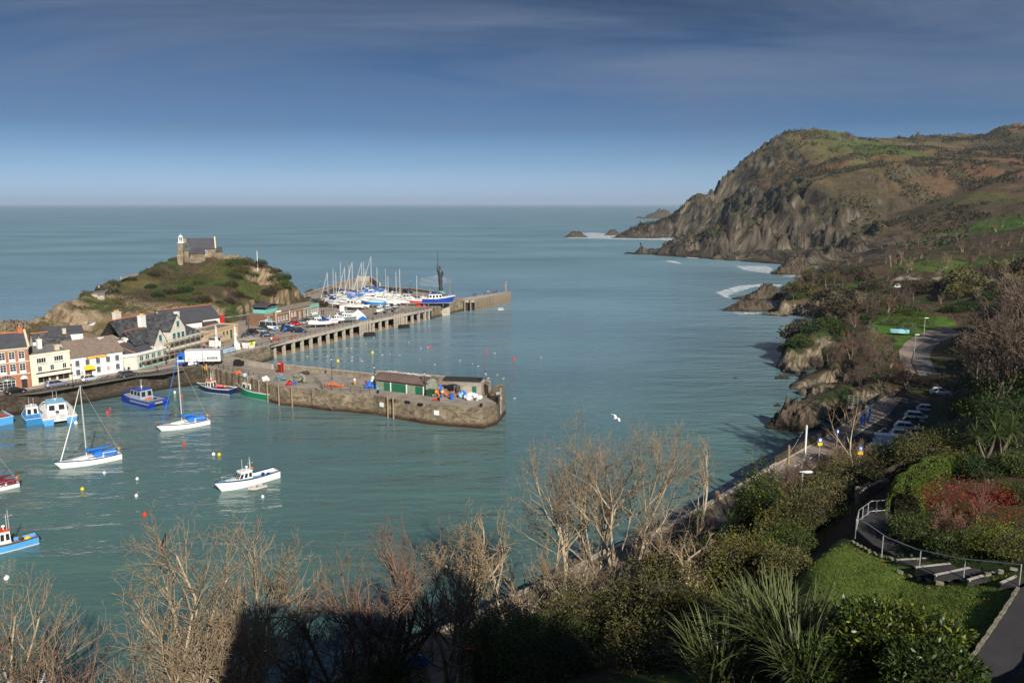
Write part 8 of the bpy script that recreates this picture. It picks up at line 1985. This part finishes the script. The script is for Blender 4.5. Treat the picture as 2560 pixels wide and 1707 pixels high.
bush((-0.6,46.5,G(-.6,46.5)-1),3.3,6.4,LIVY,'rounded evergreen mound standing in the shadow at bottom centre',12000,.15,name='ivy_mass',nb=4)
for k,(x,y,r,h,ma,lab)in enumerate(((5.0,48.5,4.2,5.2,LBR,'broad olive brown bush right of the shaded mound'),(10,46.5,4.0,5.0,LBR,'brown green bush below the tangled thicket'),(2.5,42,4,4.0,LIVY,'bush at the bottom edge right of centre'),(8,40,3.5,3.6,LBR,'bramble mound at the bottom edge before the flax'),(19.0,51.6,2.6,3.2,LIVY,'green shrub touching the upper left corner of the lawn'),(17.2,46.5,2.2,2.4,LBR,'low bramble against the left edge of the lawn'),(20.5,56,2.4,3.4,LBR,'russet bush above the lawn corner beside the handrail'),(11.4,44,3.0,3.0,LBR,'brown bramble left of the small lawn'),(15.6,49.5,3.2,4.6,LBR,'rusty mixed shrub with yellow green tips left of the lawn'),(14.5,54,2.6,4.4,LIVY,'green shrub below the cabbage palms'),(22.5,56.5,3.3,4.2,LBR,'olive shrub behind the lawn corner'),(26.5,61,4.2,4.4,LBR,'sprawling bramble in front of the street lamp'),(30,68,4.2,4.6,LBR,'brown shrub beyond the street lamp'),(35.5,75,4.5,4.8,LBR,'tawny shrub bank above the road'),(22,66,3.4,4.4,LIVY,'green shrub between palms and promenade'),(33,60,3.2,3.6,LBR,'low shrub behind the rubble wall'),(40,72,4,3.2,LDK,'shaded shrub behind the hedge'),(12,60,3.4,4.0,LBR,'brown bush under the tallest bare tree'),(6,57,2.4,4.6,LYEL,'bright yellow green ivy clump under the forked tree'),(16,68,3.0,3.6,LBR,'scrub on the quay bank under the tallest tree'),(29,78,3.2,3.4,TWG and LBR,'twiggy shrub on the bank beside the promenade'))):
 bush((x,y,G(x,y)-.5),r,h,ma,lab,7000,.16,extra=LYEL if k in(7,8,6)else None,nb=8)
q=PD(1895,1300,63);zt=PD(1895,1150,63).z;zb=G(q.x,q.y)-.5;bush((q.x,q.y,zb),2.6,(zt-zb)/.97,LDK,'upright dark glossy evergreen against the water with yellow green patch',10000,.2,extra=LYEL,cat='tree',name='evergreen_tree')
for x,y,r,h,lab in((26.5,39.5,4.2,3.4,'large glossy laurel bush below the lawn, right of the flax'),(29.5,36.5,2.6,2.6,'glossy laurel shoulder at the bottom edge by the path'),(23.5,36,3.0,2.8,'laurel part touching the flax at the bottom edge')):
 pass
def pb(px,py,z,dz=-.25):q=P(px,py,z);return(q.x,q.y,max(G(q.x,q.y),z-1.5)+dz)
bush(pb(2250,1650,23),3.0,2.6,LLAU,'large glossy laurel bush below the lawn right of the flax',8000,.24,extra=LYEL,asp=.4,nb=8)
bush(pb(2060,1700,22.6),2.3,2.1,LLAU,'smaller laurel shoulder between the flax and the large laurel',4000,.24,asp=.4)
bush(pb(2330,1740,24),2.0,1.8,LLAU,'laurel clump at the bottom edge beside the dark path',3000,.24,asp=.4)
def hedge(pts,w,h,z,lab,n,ma=LHED):
 o=Vector((pts[0][0],pts[0][1],z));e=empty('hedge',o,0,lab,'hedge');C,D=[],[];g=np.random.default_rng(5);PV=[Vector((p[0],p[1],0))for p in pts];Lt=plen(PV)
 for _ in range(n):
  q,d=along(PV,g.random()*Lt);a=g.uniform(-.15,math.pi+.15);nn=Vector((-d.y,d.x,0));ca,sa=math.cos(a),math.sin(a)
  ca=abs(ca)**.5*math.copysign(1,ca);sa=abs(sa)**.5*math.copysign(1,sa);lp_=1+.12*math.sin(q.x*2.1+q.y*1.3)
  C.append(q-Vector((o.x,o.y,0))+nn*ca*w*lp_+Vector((0,0,max(.05,sa)*h*(.96+.06*lp_))));D.append(nn*ca+Vector((0,0,sa)))
 link('foliage',leaves(np.array([tuple(c)for c in C]),.13,ma,'foliage',.5,3,np.array([tuple(c)for c in D])),e)
 m=MB();k=14;m.loft([[(q.x-o.x+nn.x*s*w*.7,q.y-o.y+nn.y*s*w*.7,zz)for s,zz in((-1,-1.5),(-1,h*.7),(-.75,h*.9),(.75,h*.9),(1,h*.7),(1,-1.5))]for q,nn in[((lambda r_:(r_[0],Vector((-r_[1].y,r_[1].x,0))))(along(PV,Lt*i/k)))for i in range(2,k-1)]]);m.build('shaded_core',MATS['painted_inner_shade'],e);return e  # near-black solid core stands in for shade inside the hedge
hedge([v2(P(*C3(1440,560),21)),v2(P(*C3(1470,430),21)),v2(P(*C3(1640,270),21.5)),v2(P(*C3(1780,190),22))],1.0,2.2,21.0,'tall clipped hedge lit on top beside the garden path',17000)
hedge([v2(P(*C3(1600,190),21)),v2(P(*C3(1700,150),21)),v2(P(*C3(1810,170),21.5))],1.3,2.0,21.2,'rounded clipped hedge end behind the tall hedge',5000)
bush(pb(2270,1350,21.4),1.6,2.0,LIVY,'dark shrub at the foot of the hedge above the steps',4000,.13)
bush(pb(2400,1400,22),2.0,1.6,LIVY,'low green shrub behind the steps',4000,.13)
bush(pb(2430,1300,22),3.6,3.4,LRED,'large thin leaved shrub with red tips at the right edge',3800,.10,core=False,twigs=TWR,nb=9)
tree(2330,1210,pb(2360,1340,22)[:2],'bare pinkish brown shrub stems in front of the red tipped shrub',H=2.6,seed=71,stems=5,cm=TWR,tm=TWR,spread=1.0,lv=[(7,.6,.6,5),(6,.5,.6,4),(4,.5,.6,3)],name='bare_shrub',lf=LRED,ldens=.25,lsz=.08,minr=.01)
bush(pb(2520,1395,22.8),2.4,1.8,LVAR,'yellow variegated shrub at the right edge above the steps',6000,.11)
bush(pb(2545,1240,23),1.4,1.6,LIVY,'small green bush behind the red tipped shrub',3000,.12)
bush(pb(2440,1195,22),2.2,1.6,LDK,'low dark shrub between the palms and the red tipped shrub',4000,.15)
bush(pb(2550,1190,22.5),2.0,1.6,LIVY,'green shrub at the right edge under the palms',4000,.15)
def blade(L,w,droop,ma,n=8):
 m=MB();vs=[];x=z=0.0;th=.10+droop*.35
 for i in range(n+1):
  t=i/n;ww=w*(1-t**3)*(.5+.5*min(1,t*4))+.002;vs+=[(x,-ww/2,z),(x-ww*.12,0,z-ww*.12),(x,ww/2,z)]
  th+=droop*1.9/n*(.4+1.4*t);x+=L/n*math.sin(th);z+=L/n*math.cos(th)
 m.add(vs,[(3*i+j,3*i+j+1,3*i+j+4,3*i+j+3)for i in range(n)for j in(0,1)]);return m.mesh('leaf',ma)
FB=[blade(2.0,.05,d,LPH)for d in(.12,.32,.55,.85)];CB=[blade(.85,.045,d,LCO)for d in(.1,.3,.6)]
def flax(px,py,z,s,n,lab):
 p=pb(px,py,z,.25);e=empty('flax',p,0,lab,'flax plant','flax clumps below the lawn')
 for k in range(n):
  a=random.uniform(0,6.28);f=random.random()**.7;rr=.8*s*random.random()
  link('leaf',FB[min(3,int(f*4))],e,(rr*math.cos(a),rr*math.sin(a),0),(random.uniform(-.15,.15),random.uniform(-.1,.25),a+random.uniform(-.5,.5)),s*random.uniform(.7,1.1))
flax(1985,1640,21.4,2.0,290,'largest flax clump with long arching leaves, right of three');flax(1890,1615,20.8,1.9,290,'middle flax clump left of the largest');flax(1800,1700,20.2,1.6,240,'lowest flax clump at the bottom edge');flax(1940,1585,21.0,1.7,280,'upper flax clump nearest the lawn');flax(2010,1740,22,1.2,200,'flax clump under the laurel at the bottom edge')
def palm(p,H,heads,lab,n=60,s=1.0,seed=1):
 e=empty('cabbage_palm',p,0,lab,'palm tree');g=random.Random(seed);m=MB();hd=[]
 for k in range(heads):
  a=6.28*k/heads+g.uniform(-.4,.4);d=(.0 if heads==1 else g.uniform(.5,1.1))*H*.3;t=Vector((d*math.cos(a),d*math.sin(a),H*g.uniform(.85,1.1)));hd.append(t)
  m.tube([(0,0,0),(t.x*.2,t.y*.2,H*.4),(t.x*.7,t.y*.7,H*.7),tuple(t)],[.12*s,.08*s,.06*s,.05*s],6)
 m.build('trunk',BARKD,e)
 for t in hd:
  for k in range(n):
   a=g.uniform(0,6.28);link('leaf',g.choice(CB),e,t+Vector((0,0,g.uniform(-.2,.1))),(0,g.uniform(-.2,1.5)if k%3 else g.uniform(.9,1.9),a),s*g.uniform(.8,1.15))
 return e
q=pb(1743,1330,15);palm(q,PD(1743,1290,q[1]).z-q[2],1,'small cabbage palm left of the other beside the shaggy tree',60,.9,2)
q=pb(1822,1340,15.5);palm(q,PD(1822,1300,q[1]).z-q[2],1,'cabbage palm with full round head before the evergreen tree',90,1.25,3)
q=PD(2500,1150,58);z=G(q.x,q.y);palm((q.x,q.y,z-.3),PD(2500,1060,58).z-z,5,'many headed cabbage palm at the right edge',56,1.6,5)
q=PD(2462,1170,57);z=G(q.x,q.y);palm((q.x,q.y,z-.3),PD(2440,1075,57).z-z,2,'cabbage palm with two heads just left of the many headed one',56,1.5,7)
bush(pb(2520,1110,21),3.2,5.5,LDK,'dark green broadleaf bush behind the palms at the right edge',7000,.22)
bush(pb(2380,1130,19),3.4,3.6,LIVY,'green shrub left of the palms',6000,.18)
bush(pb(2250,1130,17),3.6,2.6,LDK,'dark shaded shrub above the car park bays',5000,.18)
TM=[tree_meshes(100+k,9,[(6,.55,.62,5),(6,.5,.6,4),(5,.55,.6,3)],1,BARKD if k%2 else BARK,(TWG,TWG,TWIG,TWG,TWR)[k%5],.022,stems=(1,3,2,4,3)[k%5],spread=.6)for k in range(5)]
SB=[]
for k,(ma,sz)in enumerate(((LIVY,.3),(LBR,.3),(LDK,.34),(LSC,.3),(LHED,.2),(LGREY,.2))):
 C,d=blobpts([(0,0,.7,1.9,1.9,1.4),(1.1,.4,.6,1.2,1.2,1.1),(-.9,-.8,.6,1.3,1.2,1.0),(.2,1.2,.5,1.1,1,1)]if k<4 else[(0,0,.9,2,2,1.5)],1700,k,.18 if k<4 else.05);SB.append(leaves(C,sz,ma,'foliage',.5,k,d))
BR0=MB().tube([(0,0,-.3),(.1,0,.6),(.4,.2,1.5)],[.12,.09,.03],5).mesh('stem',BARKD)
def wood(poly_px,n,hr_,lab,grp,kinds,gh=G2,seed=1,mind=1.5,name='bare_tree',cat='tree'):
 """plant inside a world polygon"""
 g=random.Random(seed);xs=[p[0]for p in poly_px];ys=[p[1]for p in poly_px];done=[];tries=0
 def inside(x,y):
  c=False;n_=len(poly_px)
  for i in range(n_):
   (x1,y1),(x2,y2)=poly_px[i],poly_px[(i+1)%n_]
   if(y1>y)!=(y2>y)and x<(x2-x1)*(y-y1)/(y2-y1)+x1:c=not c
  return c
 while len(done)<n and tries<n*40:
  tries+=1;x,y=g.uniform(min(xs),max(xs)),g.uniform(min(ys),max(ys))
  if not inside(x,y)or any((x-a)**2+(y-b)**2<mind**2 for a,b in done):continue
  z=gh.h(x,y)
  if z<1.2:continue
  if gh is G2 and nov[int(min(max((y+6)/.75,0),nov.shape[0]-1)),int(min(max((x+46)/.75,0),nov.shape[1]-1))]>.3:continue
  done.append((x,y));h=g.uniform(*hr_);kd=g.choice(kinds);e=empty(name,(x,y,z-.3),g.uniform(0,6.28),lab,cat,grp);s=h/(9 if kd[0]=='T' else 2.4)
  if kd[0]=='T':
   a,b,_=TM[int(kd[1])];link('trunk',a,e,None,None,s);link('crown',b,e,None,None,s)
  else:link('foliage',SB[int(kd[1])],e,None,None,(s*g.uniform(.9,1.3),s,s));link('stem',BR0,e,None,None,s)
def w2(*qs):return[v2(P(*C2(x,y),z))for x,y,z in qs]
TT=['T0','T1','T2','T3','T4']
wood([(9,63),(13,61),(24,71),(35,84),(46,96),(42,101),(30,89),(18,75)],42,(3.2,6.5),'bare twiggy thicket tree on the bank beside the promenade','thicket along the promenade bank',['T4','T2','T0'],seed=20,mind=1.5,name='thicket_tree')
wood([(58,86),(76,96),(112,140),(135,180),(175,222),(150,228),(118,192),(92,158),(76,132),(62,118)],80,(8,14),'grey brown bare tree in the dense wood on the right bank above the car park','trees of the wood on the right bank',['T0','T1','T3','T2'],seed=2,mind=3.0)
wood([(54,80),(80,70),(150,130),(180,190),(140,175),(100,128)],40,(9,13),'taller bare tree high on the right bank at the frame edge','trees high on the right bank',['T0','T1','T3'],seed=3,mind=4)
wood([(50,84),(62,80),(95,120),(120,165),(100,170),(70,118)],34,(2,4),'dark evergreen understorey shrub below the bank trees','understorey shrubs on the right bank',['B0','B2','B1'],seed=4,mind=3,name='shrub',cat='shrub')
wood([(70,158),(84,160),(96,188),(100,205),(88,210),(74,196),(72,180)],46,(3.5,6.5),'reddish grey bare thicket tree between the pale spit and the curved road','thicket above the near cove',['T4','T3','T1','T3'],seed=5,mind=1.8,name='thicket_tree')
wood([(76,206),(86,204),(93,224),(82,228),(76,218)],12,(2.8,4.2),'dense dark evergreen crowning the small pale cliff','evergreens on the small cliff',['B2','B0'],seed=6,mind=2.4,name='evergreen_bush',cat='bush')
wood([(78,222),(100,222),(122,262),(122,300),(106,300),(84,250)],40,(4,8),'bare tree on the slope behind the bush lawn beside the cove','trees behind the bush lawn',TT+['B3'],seed=7,mind=3)
wood([(118,244),(190,244),(215,285),(150,296),(125,280)],60,(4,8),'bare tree in the brown belt below the pale gravel terrace','trees below the gravel terrace',TT+['B1','B3'],seed=8,mind=3)
wood([(100,240),(185,238),(190,246),(110,250)],26,(2,3.5),'green shrub in the hedge line behind the bush lawn','hedge shrubs behind the bush lawn',['B0','B0','B2'],seed=9,mind=2,name='shrub',cat='shrub')
wood([(106,302),(150,300),(168,350),(150,430),(128,400),(112,330)],60,(3,6.5),'bare tree or scrub on the slope above the second headland','trees on the second headland',TT+['B1','B3'],seed=10,mind=3.2,name='headland_tree')
wood([(150,300),(240,305),(300,380),(180,430),(165,350)],60,(4,9),'bare tree standing at the edge of the green meadow','trees at the meadow edge',TT,seed=11,mind=5,name='meadow_tree')
wood([(105,303),(124,312),(128,330),(112,330)],14,(2,3.4),'green gorse clump on the lip of the second headland cliff','gorse on the second headland',['B1','B0'],seed=12,mind=2,name='gorse_bush',cat='bush')
wood([(170,440),(330,440),(420,520),(300,560),(200,500)],60,(5,9),'distant bare tree scattered below the scrub hill','distant trees under the scrub hill',TT,gh=G1,seed=13,mind=7,name='distant_tree')
wood([(-104,276),(-76,280),(-66,304),(-78,312),(-104,306)],46,(1.8,3.6),'brown green thorn bush on the seaward flank of the chapel hill','bushes on the right flank of the chapel hill',['B1','B0','B3'],gh=G3,seed=14,mind=2,name='thorn_bush',cat='bush')
wood([(-150,245),(-125,250),(-95,258),(-90,272),(-130,285)],20,(1.2,2.6),'low bush on the turf face of the chapel hill','low bushes on the chapel hill face',['B1','B0','B3','B2'],gh=G3,seed=15,mind=3,name='low_bush',cat='bush')
for px,py,r,k,lab in((1290,482,2.2,4,'leftmost golden green clipped bush on the lawn'),(1403,465,2.0,4,'golden green clipped bush second from left at the back'),(1466,450,2.8,4,'largest rear golden green bush'),(1590,482,3.6,4,'biggest golden green bush at the right of the group'),(1405,505,3.0,4,'front golden green bush left of the pair'),(1496,513,3.2,4,'front golden green bush right of the pair'),(1472,537,2.6,5,'grey green cushion bush nearest the pale blue boat'),(1345,505,2.3,5,'grey green cushion bush left of the pair'),(1336,600,2.0,2,'dark bush alone at the lower left of the lawn'),(1660,495,1.4,5,'small grey bush near the road edge')):
 q=P(*C2(px,py),7.2);e=empty('lawn_bush',(q.x,q.y,G(q.x,q.y)-.1),0,lab,'bush','clipped bushes on the lawn');link('foliage',SB[k],e,None,None,(r/2.1,r/2.1,r/2.6));link('stem',BR0,e,None,None,.6)
q0_,q1_=P(*C2(1358,560),7.1),P(*C2(1484,562),7.1);e=empty('beached_boat',((q0_+q1_)/2),math.atan2((q0_-q1_).y,(q0_-q1_).x),'pale sky blue boat shaped planter lying on the lawn','boat');e.location.z=7.25
hull(e,(q1_-q0_).length,2.0,.8,.1,mat('powder_blue',(.25,.58,.72),.5,.03),MATS['powder_blue'],MATS['powder_blue'],MATS['powder_blue'],well=(0.1,.55,.3),stern=.6,full=.3)
def pole(p,h,lab,name,ma=GALV,r=.07,head=None,cat='street lamp'):
 e=empty(name,p,0,lab,cat);m=MB();m.tube([(0,0,-.5),(0,0,h)],[r*1.3,r],7);m.build('post',ma,e)
 if head=='lamp':m=MB();m.loft([[(x,w*math.cos(t),h-.05+.6*w*math.sin(t))for t in[2*math.pi*k/8 for k in range(8)]]for x,w in((-.3,.04),(-.1,.12),(.45,.2),(.8,.16),(.95,.03))]);m.build('lamp_head',PWHITE,e,smooth=True)
 if head=='arm':m=MB();m.tube([(-1.3,0,h*.42),(0,0,h*.46),(1.3,0,h*.58)],.045,5);m.tube([(0,0,h),(-2.6,1.5,h*.3)],.012,3);m.build('yard_arm',PWHITE,e)
 return e
q=PD(2001,1263,66);zt=PD(2008,1178,66).z;zb=G(q.x,q.y);pole((q.x,q.y,zb),zt-zb,'near street lamp with white oval head above the shrubs','street_lamp',head='lamp')
q=PD(2010,1170,98);zt=PD(2013,1063,98).z;pole((q.x,q.y,5),zt-5,'white signal mast with crossed yard arm on the promenade','signal_mast',PWHITE,.12,'arm','mast')
q=PD(1968,1190,98);zt=PD(1973,1113,98).z;pole((q.x,q.y,5),zt-5,'plain wooden pole left of the white signal mast','wooden_pole',WOOD,.15,None,'pole')
for cx,cy,lab in((1522,745,'street lamp on the pavement of the curved road, nearer one'),(1592,612,'street lamp on the pavement of the curved road, farther one')):q=P(*C2(cx,cy),6.2);pole((q.x,q.y,G(q.x,q.y)),6.0,lab,'street_lamp',head='lamp')
for cx,cy,Yd,lab in((1228,605,88,'blue and yellow parking sign standing nearest the bushes'),(772,515,100,'blue and yellow sign on the promenade by the bare forked tree'),(970,420,112,'small blue sign on its post midway along the promenade')):
 q=PD(*C6(cx,cy),Yd);zb=5 if cx<1000 else G(q.x,q.y);e=pole((q.x,q.y,zb),q.z-zb,lab,'road_sign',GALV,.05,None,'sign');h_=q.z-zb;w_=.30 if cx!=970 else.2
 m=MB();m.b2(-w_,w_,-.09,-.05,h_-.6,h_);m.build('blue_panel',BLUEP,e);m=MB();m.b2(-w_*.5,w_*.5,-.11,-.091,h_-.48,h_-.14);m.build('white_symbol',PWHITE,e)
 if cx!=970:m=MB();m.b2(-w_,w_,-.09,-.05,h_-1.05,h_-.62);m.build('yellow_panel',YELLOW,e)
for cx,cy,ma,w_,h_,lab in((1250,375,BLUEP,.25,1.9,'dark blue ticket machine on the promenade'),(1288,330,GALV,.3,2.6,'grey information post beyond the ticket machine'),(1325,325,BLUEB,.12,2.2,'slim bright blue post on the promenade')):m=MB();m.b2(-w_,w_,-.2,.2,0,h_);m.b2(-w_*1.2,w_*1.2,-.25,.25,h_,h_+.12);tag(m.build('promenade_post',ma,None,P(*C6(cx,cy),5.06)),lab,'post')
e=empty('boat_deck_frame',P(*C6(1300,170),5.1),R(-25),'white railed viewing platform over the rocks past the promenade wall','platform');m=MB()
for k in range(9):m.tube([(-3.2+k*.8,0,0),(-3.2+k*.8,0,1.9)],.04,4)
for z in(.5,.95,1.4,1.9):m.tube([(-3.2,0,z),(3.2,0,z)],.035,4)
m.build('rails',GALV,e);m=MB();m.b2(-3.2,3.2,-1.5,0,-.2,0);m.build('platform',CONC,e)
tp2=MB().tube([(0,0,-6),(0,0,1.2)],.28,7).mesh('post',WOOD)
for px,py,lab in((1188,1506,'stout timber post at the edge of the near quay'),(1363,1440,'timber post by the quay below the wide whippy tree'),(1792,1250,'leaning pale post at the end of the quay')):q=P(px,py,5);tag(link('quay_post',tp2,None,q),lab,'post','timber posts on the near quay')
m=MB();m.loft([[(x,w*math.cos(t),z+w*math.sin(t))for t in[2*math.pi*k/7 for k in range(7)]]for x,w,z in((-.36,.02,-.22),(-.2,.05,-.12),(-.05,.095,0),(.1,.09,.13),(.17,.06,.22),(.22,.065,.27),(.28,.04,.27),(.40,.006,.24))]);q=PD(411,1350,42);tag(m.build('crow',BLACKP,None,(q.x,q.y,q.z),(0,R(-25),.3),smooth=True),'black crow perched on the left side of the big pale tree','crow')
def cover(gh,n,size,ma,name,test,seed,zup=.1,asp=.6):
 g=np.random.default_rng(seed);x=g.uniform(gh.xs[0]+1,gh.xs[-1]-1,n*4);y=g.uniform(gh.ys[0]+1,gh.ys[-1]-1,n*4);z=gh.hv(x,y);sl=np.hypot(gh.hv(x+.8,y)-z,gh.hv(x,y+.8)-z)/.8
 k=test(x,y,z,sl)&(z>1.5);x,y,z=x[k][:n],y[k][:n],z[k][:n];C=np.stack([x,y,z+g.uniform(0,1,len(x))*zup],1);o=link(name,leaves(C,size,ma,name,asp,seed,np.array([0,0,1.0])));tag(o,kind='stuff')
def nv(x,y):return nov[np.clip(((y+6)/.75).astype(int),0,nov.shape[0]-1),np.clip(((x+46)/.75).astype(int),0,nov.shape[1]-1)]<.3
vis=lambda x,y:(np.abs(x)<y*.68+4)
cover(G2,60000,.24,LBR,'bramble_cover',lambda x,y,z,s:nv(x,y)&vis(x,y)&(y>30)&(y<110)&(z>5.6)&(fbm(x/5,y/5,7)>.42),31,.35)
cover(G2,40000,.22,LIVY,'ground_ivy',lambda x,y,z,s:nv(x,y)&vis(x,y)&(y>30)&(y<120)&(z>5.6)&(fbm(x/4,y/4,8)>.5),32,.3)
cover(G2,45000,.55,LSC,'heath_scrub',lambda x,y,z,s:nv(x,y)&vis(x,y)&(y>120)&(z>4)&(s<1.0)&(fbm(x/9,y/9,9)>.47),33,.6)
cover(G3,24000,.42,LSC,'dry_turf',lambda x,y,z,s:(z>4.8)&(s<1.15)&(fbm(x/7,y/7,10)>.50),34,.45)
cover(G3,14000,.38,LIVY,'green_turf',lambda x,y,z,s:(z>4.8)&(s<1.15)&(fbm(x/6,y/6,12)>.52),35,.35)
cover(G1,60000,2.2,LFAR,'far_gorse',lambda x,y,z,s:(z>6)&(s<1.3)&(fbm(x/34,y/34,47,5)>.52),36,1.4)
lm=lambda x,y:(lambda a:a[np.clip(((y+6)/.75).astype(int),0,a.shape[0]-1),np.clip(((x+46)/.75).astype(int),0,a.shape[1]-1)]>.6)
X,Y=G2.X,G2.Y
_lw=polymask(lawn_poly,.5);inl=lambda x,y:_lw[np.clip(((y+6)/.75).astype(int),0,_lw.shape[0]-1),np.clip(((x+46)/.75).astype(int),0,_lw.shape[1]-1)]>.6
def cover2(n,size,ma,name,seed,asp,zup=0.0,th=0):
 g=np.random.default_rng(seed);x=g.uniform(8,42,n*5);y=g.uniform(28,58,n*5);k=inl(x,y)&(fbm(x/.7,y/.7,seed)>th);x,y=x[k][:n],y[k][:n]
 tag(link(name,leaves(np.stack([x,y,G2.hv(x,y)+zup],1),size,ma,name,asp,seed,np.array([0,0,1.6]))),kind='stuff')
cover2(70000,.10,LGRS,'lawn_grass',41,.22,0,.3);cover2(350,.09,LDRY,'fallen_leaves',42,.7,.05)
e=empty('clifftop_house',(7.5,-14,29.8),0,'tall gabled house standing right behind the viewpoint','building')
m=MB();m.b2(0,17.5,0,9.5,0,20);m.build('wall',PALE,e);gable_roof(e,0,17.5,0,9.5,20,23.4,SLATE2,.4,RIDGE)
m=MB();m.ext([(9.5,0),(9.5,21),(12.8,24.6),(16.1,21),(16.1,0)],9.5,11,'y');m.build('gable_wall',PALE,e)
hm=bpy.data.materials.new('sea_haze');hm.use_nodes=True;t_=hm.node_tree
for n in list(t_.nodes):t_.nodes.remove(n)
o1=t_.nodes.new('ShaderNodeOutputMaterial');o2=t_.nodes.new('ShaderNodeVolumePrincipled');o2.inputs['Color'].default_value=(.60,.78,.98,1);o2.inputs['Density'].default_value=.000055
t_.links.new(o2.outputs[0],o1.inputs['Volume'])
hz=MB().b2(-61000,61000,-250,61000,-10,175).build('haze',hm);tag(hz,kind='stuff')
